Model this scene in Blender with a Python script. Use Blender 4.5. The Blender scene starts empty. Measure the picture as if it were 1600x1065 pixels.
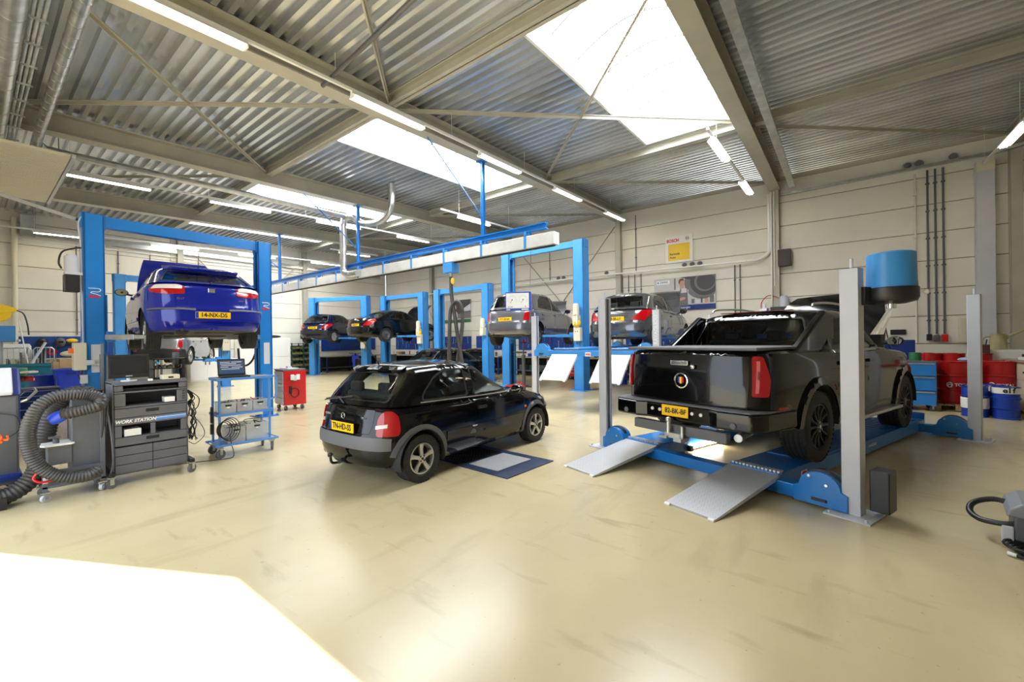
import bpy, math, random
import numpy as np
from mathutils import Vector, Matrix
from mathutils.geometry import delaunay_2d_cdt
random.seed(7)
SC = bpy.context.scene
COL = SC.collection
PI = math.pi
# ------------------------------------------------------------------ camera
cam_data = bpy.data.cameras.new('camera')
cam = bpy.data.objects.new('camera', cam_data)
COL.objects.link(cam)
SC.camera = cam
cam_data.sensor_width = 36.0
cam_data.lens = 36.0 * 661.0 / 1600.0
cam_data.clip_start = 0.05
cam_data.clip_end = 300
yaw, pitch, roll = [math.radians(a) for a in (37.8, -0.1, -0.738)]
cam.matrix_world = (Matrix.Translation((0, 0, 1.6)) @ Matrix.Rotation(yaw, 4, 'Z')
                    @ Matrix.Rotation(PI / 2 + pitch, 4, 'X') @ Matrix.Rotation(roll, 4, 'Z'))
# ------------------------------------------------------------------ world, sun, exposure
W = bpy.data.worlds.new('world')
SC.world = W
W.use_nodes = True
bg = W.node_tree.nodes['Background']
bg.inputs[0].default_value = (0.80, 0.90, 1.0, 1)
bg.inputs[1].default_value = 2.2
SKYLIGHT = 11.0
TUBE = 24.0
sun_d = bpy.data.lights.new('sun', 'SUN')
sun_d.energy = 16
sun_d.angle = 0.009
sun_d.color = (1, 0.96, 0.9)
sun = bpy.data.objects.new('sun', sun_d)
COL.objects.link(sun)
el = math.radians(41.8)
sd = Vector((0.89 * math.cos(el), 0.456 * math.cos(el), -math.sin(el)))
sun.rotation_euler = sd.to_track_quat('-Z', 'Y').to_euler()
vs = SC.view_settings
vs.view_transform = 'Standard'
vs.look = 'None'
vs.exposure = 0.92
vs.gamma = 1.0
vs.use_curve_mapping = False
SC.cycles.max_bounces = 7
SC.cycles.diffuse_bounces = 4
SC.cycles.glossy_bounces = 4
SC.cycles.transparent_max_bounces = 12
SC.cycles.sample_clamp_indirect = 6
SC.cycles.use_denoising = True

# ------------------------------------------------------------------ materials
def new_mat(name):
    m = bpy.data.materials.new(name)
    m.use_nodes = True
    return m, m.node_tree, m.node_tree.nodes['Principled BSDF']

def mat(name, col, rough=0.5, metal=0.0, var=0.0, vscale=3.0, bump=0.0, bscale=60.0, coat=0.0, emit=0.0, alpha=1.0, col2=None, stretch=(1, 1, 1), spec=0.5):
    m, nt, b = new_mat(name)
    c = (*col, 1)
    b.inputs['Base Color'].default_value = c
    b.inputs['Roughness'].default_value = rough
    b.inputs['Metallic'].default_value = metal
    b.inputs['Specular IOR Level'].default_value = spec
    b.inputs['Coat Weight'].default_value = coat
    b.inputs['Coat Roughness'].default_value = 0.03
    if emit:
        b.inputs['Emission Color'].default_value = c
        b.inputs['Emission Strength'].default_value = emit
    if alpha < 1:
        b.inputs['Alpha'].default_value = alpha
    if var or bump:
        tc = nt.nodes.new('ShaderNodeTexCoord')
        mp = nt.nodes.new('ShaderNodeMapping')
        mp.inputs['Scale'].default_value = stretch
        nt.links.new(tc.outputs['Object'], mp.inputs[0])
    if var:
        n = nt.nodes.new('ShaderNodeTexNoise')
        n.inputs['Scale'].default_value = vscale
        n.inputs['Detail'].default_value = 5
        nt.links.new(mp.outputs[0], n.inputs['Vector'])
        r = nt.nodes.new('ShaderNodeValToRGB')
        r.color_ramp.elements[0].position = 0.35
        r.color_ramp.elements[1].position = 0.65
        c2 = col2 if col2 else tuple(x * (1 - var) for x in col)
        r.color_ramp.elements[0].color = (*c2, 1)
        r.color_ramp.elements[1].color = c
        nt.links.new(n.outputs[0], r.inputs[0])
        nt.links.new(r.outputs[0], b.inputs['Base Color'])
    if bump:
        n2 = nt.nodes.new('ShaderNodeTexNoise')
        n2.inputs['Scale'].default_value = bscale
        n2.inputs['Detail'].default_value = 3
        nt.links.new(mp.outputs[0], n2.inputs['Vector'])
        bp = nt.nodes.new('ShaderNodeBump')
        bp.inputs['Strength'].default_value = bump
        bp.inputs['Distance'].default_value = 0.01
        nt.links.new(n2.outputs[0], bp.inputs['Height'])
        nt.links.new(bp.outputs[0], b.inputs['Normal'])
    return m

def glass_mat(name, tint=(0.55, 0.62, 0.6), ior=1.5):
    m = bpy.data.materials.new(name)
    m.use_nodes = True
    nt = m.node_tree
    nt.nodes.clear()
    o = nt.nodes.new('ShaderNodeOutputMaterial')
    t = nt.nodes.new('ShaderNodeBsdfTransparent')
    t.inputs[0].default_value = (*tint, 1)
    g = nt.nodes.new('ShaderNodeBsdfGlossy')
    g.inputs['Roughness'].default_value = 0.02
    f = nt.nodes.new('ShaderNodeFresnel')
    f.inputs[0].default_value = ior
    mx = nt.nodes.new('ShaderNodeMixShader')
    nt.links.new(f.outputs[0], mx.inputs[0])
    nt.links.new(t.outputs[0], mx.inputs[1])
    nt.links.new(g.outputs[0], mx.inputs[2])
    nt.links.new(mx.outputs[0], o.inputs[0])
    return m

M = {}
M['steel_beam'] = mat('steel_beam', (0.46, 0.44, 0.37), 0.45, 0, 0.12, 2)
M['galv'] = mat('galvanised', (0.74, 0.76, 0.78), 0.26, 0.82, 0.28, 1.2, stretch=(0.3, 1.2, 1))
M['zinc'] = mat('zinc', (0.62, 0.63, 0.63), 0.3, 0.9, 0.25, 6)
M['chrome'] = mat('chrome', (0.8, 0.8, 0.8), 0.12, 1)
M['alloy'] = mat('alloy', (0.62, 0.61, 0.58), 0.28, 0.75)
M['steelgrey'] = mat('steelgrey', (0.16, 0.16, 0.17), 0.4, 0.6)
M['rubber'] = mat('rubber', (0.022, 0.022, 0.022), 0.65, 0, 0.3, 8, bump=0.25, bscale=90)
M['hose'] = mat('hose', (0.045, 0.042, 0.042), 0.45, 0, 0.2, 6)
M['black'] = mat('black', (0.016, 0.016, 0.017), 0.4)
M['blackgloss'] = mat('blackgloss', (0.01, 0.01, 0.011), 0.12)
M['dark'] = mat('dark', (0.02, 0.02, 0.022), 0.8)
M['under'] = mat('underbody', (0.07, 0.065, 0.055), 0.7, 0.2, 0.5, 6)
M['liftblue'] = mat('liftblue', (0.012, 0.20, 0.62), 0.28, 0, 0.08, 3, coat=0.3)
M['liftblue2'] = mat('liftblue_light', (0.05, 0.29, 0.72), 0.35, 0, 0.08, 3)
M['liftgrey'] = mat('liftgrey', (0.60, 0.61, 0.67), 0.35, 0, 0.06, 3)
M['white'] = mat('white', (0.82, 0.82, 0.80), 0.4)
M['rampwhite'] = mat('ramp_white', (0.62, 0.62, 0.62), 0.45)
M['ductwhite'] = mat('duct_white', (0.74, 0.75, 0.74), 0.35, 0.15, 0.12, 4)
M['pitblue'] = mat('pit_blue', (0.035, 0.055, 0.13), 0.4, 0, 0.4, 9)
M['cream'] = mat('cream', (0.68, 0.64, 0.50), 0.5)
M['yellow'] = mat('yellow', (0.9, 0.58, 0.01), 0.35)
M['plate'] = mat('plate', (0.95, 0.55, 0.0), 0.35)
M['red'] = mat('red', (0.55, 0.012, 0.015), 0.25, coat=0.3)
M['drumred'] = mat('drumred', (0.50, 0.008, 0.01), 0.3, 0, 0.15, 4)
M['orange'] = mat('orange', (0.9, 0.16, 0.02), 0.35)
M['drumblue'] = mat('drumblue', (0.01, 0.05, 0.42), 0.3, 0, 0.2, 4)
M['binblue'] = mat('binblue', (0.02, 0.06, 0.62), 0.35, 0, 0.1, 2)
M['navy'] = mat('navy', (0.008, 0.03, 0.20), 0.4)
M['pegblue'] = mat('pegblue', (0.008, 0.055, 0.30), 0.45, 0, 0.25, 8)
M['teal'] = mat('teal', (0.01, 0.16, 0.22), 0.45, 0, 0.3, 3)
M['green'] = mat('green', (0.02, 0.16, 0.06), 0.45)
M['darkgreen'] = mat('darkgreen', (0.03, 0.10, 0.05), 0.5, 0, 0.3, 5)
M['wood'] = mat('wood', (0.42, 0.27, 0.13), 0.6, 0, 0.35, 8, stretch=(1, 6, 1))
M['card'] = mat('cardboard', (0.48, 0.33, 0.18), 0.8, 0, 0.15, 4)
M['cabgrey'] = mat('cabinet_grey', (0.13, 0.13, 0.145), 0.5, 0, 0.1, 5)
M['cartgrey'] = mat('cart_grey', (0.115, 0.125, 0.145), 0.45, 0, 0.1, 4)
M['plastic'] = mat('plastic_grey', (0.10, 0.105, 0.115), 0.5)
M['tread'] = mat('tread_plate', (0.60, 0.61, 0.64), 0.35, 0.35, bump=0.0)
M['greytrim'] = mat('grey_trim', (0.12, 0.12, 0.13), 0.55)
M['taillight'] = mat('taillight', (0.40, 0.002, 0.006), 0.08, coat=.6)
M['lenspink'] = mat('lens_pink', (0.7, 0.16, 0.18), 0.1, coat=.6)
M['lens'] = mat('clear_lens', (0.75, 0.7, 0.68), 0.12, coat=1)
M['amber'] = mat('amber', (0.9, 0.2, 0.02), 0.15)
M['seat'] = mat('seat_fabric', (0.03, 0.033, 0.036), 0.85, 0, 0.4, 20)
M['glass'] = glass_mat('car_glass', (.84, .88, .85), 1.45)
M['glassdark'] = glass_mat('car_glass_dark', (0.3, 0.32, 0.32), 1.35)
M['mirror'] = mat('mirror_glass', (0.75, 0.8, 0.78), 0.03, 1)
M['benchtop'] = mat('benchtop', (0.42, 0.38, 0.30), 0.5, 0, 0.3, 5)
M['screen'] = mat('screen', (0.02, 0.02, 0.022), 0.2)
M['laptop'] = mat('laptop_screen', (0.05, 0.08, 0.13), 0.2, emit=0.25)
M['trolleyblue'] = mat('trolley_blue', (0.10, 0.28, 0.68), 0.35)
M['clear'] = mat('clear_plastic', (0.72, 0.74, 0.76), 0.25, alpha=0.38)
M['p_black'] = mat('paint_black', (0.0025, 0.0025, 0.003), 0.12, 0, coat=.35, spec=.3)
M['p_blueblack'] = mat('paint_blueblack', (0.003, 0.005, 0.025), 0.12, 0, coat=.5, spec=.35)
M['p_blue'] = mat('paint_blue', (0.005, 0.014, 0.27), 0.16, 0.1, coat=.55, spec=.35)
M['p_silver'] = mat('paint_silver', (0.30, 0.31, 0.33), 0.25, 0.7, coat=0.8)
M['p_grey'] = mat('paint_grey', (0.10, 0.105, 0.115), 0.2, 0.6, coat=1)
M['p_scenic'] = mat('paint_bronze_grey', (0.17, 0.17, 0.19), 0.22, 0.6, coat=1)
M['ink'] = mat('ink', (0.01, 0.01, 0.012), 0.5)
M['inkred'] = mat('ink_red', (0.7, 0.01, 0.015), 0.5)
M['inkblue'] = mat('ink_blue', (0.05, 0.22, 0.75), 0.5)
M['inkwhite'] = mat('ink_white', (0.85, 0.85, 0.85), 0.4)

def tube_mat():
    m = bpy.data.materials.new('fluorescent')
    m.use_nodes = True
    nt = m.node_tree
    nt.nodes.clear()
    o = nt.nodes.new('ShaderNodeOutputMaterial')
    e = nt.nodes.new('ShaderNodeEmission')
    e.inputs[0].default_value = (1, 0.86, 0.62, 1)
    e.inputs[1].default_value = TUBE
    nt.links.new(e.outputs[0], o.inputs[0])
    return m
M['tube'] = tube_mat()
def sky_mat():
    m = bpy.data.materials.new('skylight_pane')
    m.use_nodes = True
    nt = m.node_tree
    nt.nodes.clear()
    o = nt.nodes.new('ShaderNodeOutputMaterial')
    e = nt.nodes.new('ShaderNodeEmission')
    e.inputs[0].default_value = (0.93, 0.97, 1, 1)
    e.inputs[1].default_value = SKYLIGHT
    nt.links.new(e.outputs[0], o.inputs[0])
    return m
M['sky'] = sky_mat()

def floor_mat():
    m, nt, b = new_mat('floor_epoxy')
    tc = nt.nodes.new('ShaderNodeTexCoord')
    def noise(sc, det, st=(1, 1, 1), rot=0):
        mp = nt.nodes.new('ShaderNodeMapping')
        mp.inputs['Scale'].default_value = st
        mp.inputs['Rotation'].default_value = (0, 0, rot)
        nt.links.new(tc.outputs['Object'], mp.inputs[0])
        n = nt.nodes.new('ShaderNodeTexNoise')
        n.inputs['Scale'].default_value = sc
        n.inputs['Detail'].default_value = det
        nt.links.new(mp.outputs[0], n.inputs['Vector'])
        return n
    def ramp(n, p0, p1, c0, c1):
        r = nt.nodes.new('ShaderNodeValToRGB')
        r.color_ramp.elements[0].position = p0
        r.color_ramp.elements[1].position = p1
        r.color_ramp.elements[0].color = (*c0, 1)
        r.color_ramp.elements[1].color = (*c1, 1)
        nt.links.new(n.outputs[0], r.inputs[0])
        return r
    def mult(a, c, f=1.0):
        x = nt.nodes.new('ShaderNodeMix')
        x.data_type = 'RGBA'
        x.blend_type = 'MULTIPLY'
        x.inputs[0].default_value = f
        nt.links.new(a.outputs[0 if a.bl_idname != 'ShaderNodeMix' else 2], x.inputs[6])
        nt.links.new(c.outputs[0], x.inputs[7])
        return x
    base = ramp(noise(0.35, 4), 0.2, 0.8, (0.60, 0.50, 0.285), (0.64, 0.55, 0.345))
    blot = ramp(noise(1.3, 4), 0.25, 0.75, (0.88, 0.87, 0.86), (1, 1, 1))
    scuff = ramp(noise(2.6, 8, (1, 0.22, 1), 0.5), 0.28, 0.44, (0.58, 0.56, 0.53), (1, 1, 1))
    scuff2 = ramp(noise(5.5, 9, (0.25, 1, 1), 0.3), 0.25, 0.40, (0.5, 0.5, 0.5), (1, 1, 1))
    sp = ramp(noise(24, 2), 0.24, 0.29, (0.35, 0.33, 0.3), (1, 1, 1))
    x = mult(base, blot)
    x = mult(x, scuff, 0.38)
    x = mult(x, scuff2, 0.45)
    x = mult(x, sp, 0.35)
    nt.links.new(x.outputs[2], b.inputs['Base Color'])
    b.inputs['Roughness'].default_value = 0.24
    return m
M['floor'] = floor_mat()
M['wall'] = mat('wall_panel', (0.80, 0.765, 0.685), 0.7, 0, 0.10, 0.7, bump=0.1, bscale=25)
M['joint'] = mat('wall_joint', (0.34, 0.30, 0.24), 0.8)

# ------------------------------------------------------------------ mesh helpers
class MB:
    def __init__(s):
        s.v = []; s.f = []; s.m = []; s.sm = []
    def add(s, vs_, fs, mi=0, smooth=False):
        o = len(s.v)
        s.v += [tuple(map(float, p)) for p in vs_]
        for f in fs:
            s.f.append([i + o for i in f]); s.m.append(mi); s.sm.append(smooth)
        return s
    def box(s, c, d, rz=0.0, mi=0, R=None):
        x, y, z = d[0] / 2, d[1] / 2, d[2] / 2
        pts = [Vector((a, b_, e)) for a in (-x, x) for b_ in (-y, y) for e in (-z, z)]
        R = R or Matrix.Rotation(rz, 3, 'Z')
        pts = [R @ p + Vector(c) for p in pts]
        return s.add(pts, [(0, 1, 3, 2), (4, 6, 7, 5), (0, 4, 5, 1), (2, 3, 7, 6), (0, 2, 6, 4), (1, 5, 7, 3)], mi)
    def b2(s, lo, hi, mi=0):
        return s.box([(a + b_) / 2 for a, b_ in zip(lo, hi)], [abs(b_ - a) for a, b_ in zip(lo, hi)], mi=mi)
    def bar(s, p0, p1, w, h, mi=0, up=(0, 0, 1)):
        p0, p1 = Vector(p0), Vector(p1)
        d = p1 - p0
        x = d.normalized()
        u = Vector(up)
        if abs(x.dot(u)) > 0.98:
            u = Vector((0, 1, 0))
        y = u.cross(x).normalized()
        z = x.cross(y)
        R = Matrix((x, y, z)).transposed()
        return s.box((p0 + p1) / 2, (d.length, w, h), mi=mi, R=R)
    def tube(s, path, r, seg=10, mi=0, caps=True, closed=False, radii=None):
        path = [Vector(p) for p in path]
        n = len(path)
        rings = []
        prev = None
        for i, p in enumerate(path):
            a = path[(i - 1) % n] if (i or closed) else p
            b_ = path[(i + 1) % n] if (i < n - 1 or closed) else p
            t = (b_ - a).normalized()
            if prev is None:
                u = Vector((0, 0, 1)) if abs(t.z) < 0.9 else Vector((1, 0, 0))
                prev = t.cross(u).normalized()
            x = (prev - t * prev.dot(t)).normalized()
            prev = x
            y = t.cross(x)
            rr = radii[i] if radii is not None else r
            rings.append([p + (x * math.cos(2 * PI * k / seg) + y * math.sin(2 * PI * k / seg)) * rr for k in range(seg)])
        vs_ = [q for g in rings for q in g]
        fs = []
        for i in range(n if closed else n - 1):
            j = (i + 1) % n
            for k in range(seg):
                k2 = (k + 1) % seg
                fs.append((i * seg + k, i * seg + k2, j * seg + k2, j * seg + k))
        s.add(vs_, fs, mi, True)
        if caps and not closed:
            o = len(s.v) - len(vs_)
            s.f.append([o + k for k in range(seg)][::-1]); s.m.append(mi); s.sm.append(False)
            s.f.append([o + (n - 1) * seg + k for k in range(seg)]); s.m.append(mi); s.sm.append(False)
        return s
    def cyl(s, p0, p1, r, seg=20, mi=0, r1=None):
        return s.tube([p0, p1], r, seg, mi, radii=[r, r if r1 is None else r1])
    def lathe(s, prof, c=(0, 0, 0), axis='z', seg=32, mi=0):
        # prof: (radius, height); open profile
        vs_ = []
        for k in range(seg):
            a = 2 * PI * k / seg
            for (r, h) in prof:
                x, y = r * math.cos(a), r * math.sin(a)
                p = {'z': (x, y, h), 'y': (x, h, y), 'x': (h, x, y)}[axis]
                vs_.append((p[0] + c[0], p[1] + c[1], p[2] + c[2]))
        n = len(prof)
        fs = []
        for k in range(seg):
            k2 = (k + 1) % seg
            for i in range(n - 1):
                fs.append((k * n + i, k2 * n + i, k2 * n + i + 1, k * n + i + 1))
        return s.add(vs_, fs, mi, True)
    def prism(s, poly, z0, z1, axis='z', mi=0, c=(0, 0, 0), smooth=False):
        # poly 2-D; axis z:(x,y) y:(x,z) x:(y,z)
        def P(q, h):
            p = {'z': (q[0], q[1], h), 'y': (q[0], h, q[1]), 'x': (h, q[0], q[1])}[axis]
            return (p[0] + c[0], p[1] + c[1], p[2] + c[2])
        n = len(poly)
        vs_ = [P(q, z0) for q in poly] + [P(q, z1) for q in poly]
        fs = [tuple(range(n))[::-1], tuple(range(n, 2 * n))]
        s.add(vs_, fs, mi, False)
        o = len(s.v) - 2 * n
        for i in range(n):
            j = (i + 1) % n
            s.f.append([o + i, o + j, o + n + j, o + n + i]); s.m.append(mi); s.sm.append(smooth)
        return s
    def ball(s, c, r, seg=16, mi=0, rz=0.0):
        r = (r, r, r) if isinstance(r, (int, float)) else r
        R = Matrix.Rotation(rz, 3, 'Z')
        vs_ = []; fs = []
        n = seg // 2
        for i in range(n + 1):
            t = PI * i / n
            for k in range(seg):
                a = 2 * PI * k / seg
                p = R @ Vector((r[0] * math.sin(t) * math.cos(a), r[1] * math.sin(t) * math.sin(a), r[2] * math.cos(t)))
                vs_.append(p + Vector(c))
        for i in range(n):
            for k in range(seg):
                k2 = (k + 1) % seg
                fs.append((i * seg + k, (i + 1) * seg + k, (i + 1) * seg + k2, i * seg + k2))
        return s.add(vs_, fs, mi, True)
    def build(s, name, mats, parent=None, bevel=0.0, sharp=35, seg=2, recalc=False):
        me = bpy.data.meshes.new(name)
        me.from_pydata(s.v, [], s.f)
        if not isinstance(mats, (list, tuple)):
            mats = [mats]
        for m_ in mats:
            me.materials.append(M[m_] if isinstance(m_, str) else m_)
        me.polygons.foreach_set('material_index', s.m)
        me.polygons.foreach_set('use_smooth', s.sm)
        if recalc:
            import bmesh
            b_ = bmesh.new(); b_.from_mesh(me)
            bmesh.ops.recalc_face_normals(b_, faces=b_.faces)
            b_.to_mesh(me); b_.free()
        me.update()
        if any(s.sm):
            me.set_sharp_from_angle(angle=math.radians(sharp))
        o = bpy.data.objects.new(name, me)
        COL.objects.link(o)
        if parent is not None:
            o.parent = parent
        if bevel:
            md = o.modifiers.new('bevel', 'BEVEL')
            md.width = bevel; md.segments = seg; md.limit_method = 'ANGLE'; md.angle_limit = math.radians(40)
        return o

def tag(o, label=None, cat=None, group=None, kind=None):
    if label: o['label'] = label
    if cat: o['category'] = cat
    if group: o['group'] = group
    if kind: o['kind'] = kind
    return o

def thing(name, label, cat, loc=(0, 0, 0), rz=0.0, group=None):
    o = bpy.data.objects.new(name, None)
    COL.objects.link(o)
    o.empty_display_size = 0.2
    o.location = loc
    o.rotation_euler = (0, 0, rz)
    return tag(o, label, cat, group)

def struct(o):
    o['kind'] = 'structure'
    return o

def dup(root, loc=None, rz=None, label=None, group=None, scale=None):
    r = root.copy(); COL.objects.link(r)
    if loc is not None: r.location = loc
    if rz is not None: r.rotation_euler = (0, 0, rz)
    if scale is not None: r.scale = scale
    if label: r['label'] = label
    if group: r['group'] = group
    for ch in list(root.children):
        c = ch.copy(); COL.objects.link(c); c.parent = r
        for g in list(ch.children):
            d = g.copy(); COL.objects.link(d); d.parent = c
    return r

def text(body, size, origin, xdir, zdir, m, parent=None, name='lettering', ext=0.0015, align='CENTER', sx=1.0, shear=0.0, bold=0.0):
    cu = bpy.data.curves.new(name, 'FONT')
    cu.body = body; cu.size = size; cu.extrude = ext
    cu.align_x = align; cu.align_y = 'CENTER'
    cu.resolution_u = 3; cu.shear = shear; cu.offset = bold
    o = bpy.data.objects.new(name, cu)
    COL.objects.link(o)
    cu.materials.append(M[m])
    x = Vector(xdir).normalized(); z = Vector(zdir); z = (z - x * x.dot(z)).normalized(); n = x.cross(z)
    mt = Matrix((x, z, n)).transposed().to_4x4()
    mt.translation = Vector(origin)
    if parent is not None:
        o.parent = parent
    me = bpy.data.meshes.new_from_object(o)
    bpy.data.objects.remove(o); bpy.data.curves.remove(cu)
    o = bpy.data.objects.new(name, me); COL.objects.link(o)
    if not me.materials: me.materials.append(M[m])
    o['kind'] = 'stuff'
    if parent is not None:
        o.parent = parent
    o.matrix_local = mt @ Matrix.Diagonal((sx, 1, 1, 1))
    return o

def spline(pts, n=12):
    """Catmull-Rom through points"""
    P = [Vector(p) for p in pts]
    P = [P[0] * 2 - P[1]] + P + [P[-1] * 2 - P[-2]]
    out = []
    for i in range(1, len(P) - 2):
        for k in range(n):
            t = k / n
            a, b_, c, d = P[i - 1:i + 3]
            out.append(0.5 * ((2 * b_) + (c - a) * t + (2 * a - 5 * b_ + 4 * c - d) * t * t + (3 * b_ - a - 3 * c + d) * t ** 3))
    out.append(P[-2])
    return out

def ribbed(path, r, pitch=0.022, seg=16, depth=0.12):
    """resample a path and make a corrugated hose"""
    P = [Vector(p) for p in path]
    L = [0.0]
    for a, b_ in zip(P, P[1:]):
        L.append(L[-1] + (b_ - a).length)
    n = int(L[-1] / (pitch / 2))
    ts = np.linspace(0, L[-1], max(n, 4))
    arr = np.array([tuple(p) for p in P])
    q = np.stack([np.interp(ts, L, arr[:, k]) for k in range(3)], 1)
    rad = [r * (1 - depth * (i % 2)) for i in range(len(q))]
    m_ = MB(); m_.tube([Vector(x) for x in q], r, seg, radii=rad)
    return m_
# ------------------------------------------------------------------ room shell
XL, XR, YF, YB = -22.3, 8.0, -1.0, 16.0
SL = 0.0307
def zr(y): return 6.67 - SL * (YB - y)
BX = [-17.9, -12.3, -6.9, -1.6, 3.45]       # roof beams / columns
f_ = MB(); f_.b2((XL - 0.2, YF - 6, -0.1), (XR + 0.2, YB + 0.2, 0.0))
struct(f_.build('floor', 'floor'))

def wall_with_panels(name, axis, c, a0, a1, breaks, zs, out, openings=()):
    """axis 'x': wall runs along x at y=c; panels stand proud on the inner side"""
    w = MB()
    def blk(mb, p0, p1, z0, z1, t0, t1):
        if axis == 'x': mb.b2((p0, c + out * t0, z0), (p1, c + out * t1, z1))
        else: mb.b2((c + out * t0, p0, z0), (c + out * t1, p1, z1))
    segs = [(a0, a1, 0.0, 6.9)]
    for (o0, o1, oz) in openings:
        ns = []
        for s in segs:
            if s[2] == 0.0 and s[0] <= o0 and s[1] >= o1:
                ns += [(s[0], o0, 0.0, 6.9), (o1, s[1], 0.0, 6.9), (o0, o1, oz, 6.9)]
            else: ns.append(s)
        segs = ns
    for s in segs:
        blk(w, s[0], s[1], s[2], s[3], 0.04, 0.12)
    root = struct(w.build(name, 'joint'))
    bs = [a0] + list(breaks) + [a1]
    rng = random.Random(3)
    for i in range(len(bs) - 1):
        for k in range(len(zs) - 1):
            p0, p1 = bs[i] + 0.006, bs[i + 1] - 0.006
            z0, z1 = zs[k] + 0.009, zs[k + 1] - 0.009
            sk = False
            for (o0, o1, oz) in openings:
                if p1 > o0 and p0 < o1 and z0 < oz: sk = True
            if sk: continue
            m_ = MB(); blk(m_, p0, p1, z0, z1, 0.0 + rng.random() * 0.006, 0.045)
            m_.build('panel', 'wall', root, bevel=0.012)
    return root
zs = [0.0, 0.6, 1.36, 2.11, 2.86, 3.61, 4.37, 5.13, 5.88, 6.75]
wb_ = wall_with_panels('wall_back', 'x', YB, XL, XR, BX, zs, 1)
wl_ = wall_with_panels('wall_left', 'y', XL, YF, YB, (5.3, 10.7), zs, -1)
wall_with_panels('wall_right', 'y', XR, YF, YB, (5.3, 10.7), zs, 1)
wall_with_panels('wall_front', 'x', YF, XL, XR, (-17.9, -15.2, -10.9, -7.62, -2.4, 3.4), zs, -1,
                 openings=((-7.62, -2.4, 4.45),))
for i, (x0, x1) in enumerate(((-7.62, -2.4),)):
    m_ = MB()
    m_.b2((x0 - 0.12, YF - 0.1, 0), (x0, YF + 0.03, 4.32)); m_.b2((x1, YF - 0.1, 0), (x1 + 0.12, YF + 0.03, 4.32))
    m_.b2((x0 - 0.12, YF - 0.1, 4.32), (x1 + 0.12, YF + 0.03, 4.45))
    struct(m_.build('trim_%d' % (i + 1), 'steel_beam'))

# corrugated roof deck, left open where the skylights are
SKY = [(-20.1, -18.15), (-14.55, -12.6), (-9.3, -7.12), (-3.85, -1.75)]
SY0, SY1 = 5.18, 10.62
per = 0.205
deck = MB()
prof = [(0.0, 0.0), (0.075, 0.0), (0.098, 0.085), (0.182, 0.085)]
y = YF
ys = []
while y < YB:
    ys += [(y + a, h) for a, h in prof]
    y += per
def strip(x0, x1, sel):
    base = len(deck.v)
    n = len(sel)
    deck.add([(x, yy, zr(yy) + h) for x in (x0, x1) for yy, h in sel], [(i, i + 1, n + i + 1, n + i) for i in range(n - 1)])
mid = [q for q in ys if SY0 <= q[0] <= SY1]
pre = [q for q in ys if q[0] < SY0] + [mid[0]]
post = [mid[-1]] + [q for q in ys if q[0] > SY1]
strip(XL - 0.1, XR + 0.1, pre)
strip(XL - 0.1, XR + 0.1, post)
xs = [XL - 0.1]
for a, b_ in SKY: xs += [a, b_]
xs.append(XR + 0.1)
for i in range(0, len(xs), 2):
    strip(xs[i], xs[i + 1], mid)
struct(deck.build('ceiling', 'galv'))
# skylights: white curb, arched glazing bars, glowing panes
for i, (a, b_) in enumerate(SKY):
    h = 0.42
    y0, y1 = mid[0][0], mid[-1][0]
    root = MB()
    t = 0.05
    for (p, q) in (((a, y0), (a + t, y1)), ((b_ - t, y0), (b_, y1)), ((a, y0), (b_, y0 + t)), ((a, y1 - t), (b_, y1))):
        v_ = []
        for (x, yy) in (p, (q[0], p[1]), q, (p[0], q[1])):
            v_ += [(x, yy, zr(yy) - 0.02)]
        for (x, yy) in (p, (q[0], p[1]), q, (p[0], q[1])):
            v_ += [(x, yy, zr(yy) + h)]
        root.add(v_, [(0, 3, 2, 1), (4, 5, 6, 7), (0, 1, 5, 4), (1, 2, 6, 5), (2, 3, 7, 6), (3, 0, 4, 7)])
    wn = struct(root.build('window_%d' % (i + 1), 'white'))
    nb = 6
    arc = lambda u: (a + (b_ - a) * u, 0.35 * math.sin(PI * u))
    for k in range(nb):
        ya, yb = y0 + (y1 - y0) * k / nb, y0 + (y1 - y0) * (k + 1) / nb
        p = MB()
        v_ = []
        for j in range(13):
            x, dz = arc(j / 12)
            v_ += [(x, ya, zr(ya) + h + dz), (x, yb, zr(yb) + h + dz)]
        p.add(v_, [(2 * j, 2 * j + 1, 2 * j + 3, 2 * j + 2) for j in range(12)], smooth=True)
        p.build('pane', 'sky', wn)
        if k:
            r = MB()
            r.tube([(arc(j / 16)[0], ya, zr(ya) + h - 0.03 + arc(j / 16)[1]) for j in range(17)], 0.022, 6)
            r.build('glazing_bar', 'greytrim', wn)
# roof beams (I sections), columns on the back and left wall, cross beams, bracing
def ibeam(mb, p0, p1, w, h, tf=0.025, tw=0.015):
    """web centre line p0-p1 is the TOP of the beam"""
    for dz, ww, hh in ((-tf / 2, w, tf), (-h / 2, tw, h), (-h + tf / 2, w, tf)):
        mb.bar((p0[0], p0[1], p0[2] + dz), (p1[0], p1[1], p1[2] + dz), ww, hh)
for x in BX:
    m_ = MB(); ibeam(m_, (x, YF, zr(YF) - 0.005), (x, YB - 0.05, zr(YB) - 0.005), 0.30, 0.40)
    struct(m_.build('roof_beam', 'steel_beam'))
for y in (0.0, 5.05, 10.75):
    for a, b_ in zip([XL] + BX, BX + [XR]):
        m_ = MB(); z = zr(y) - 0.01
        if y > 0: ibeam(m_, (a + 0.15, y, z), (b_ - 0.15, y, z), 0.16, 0.20)
        else: m_.b2((a + .15, y - .04, z - .2), (b_ - .15, y + .04, z))
        struct(m_.build('cross_beam', 'steel_beam'))
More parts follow.
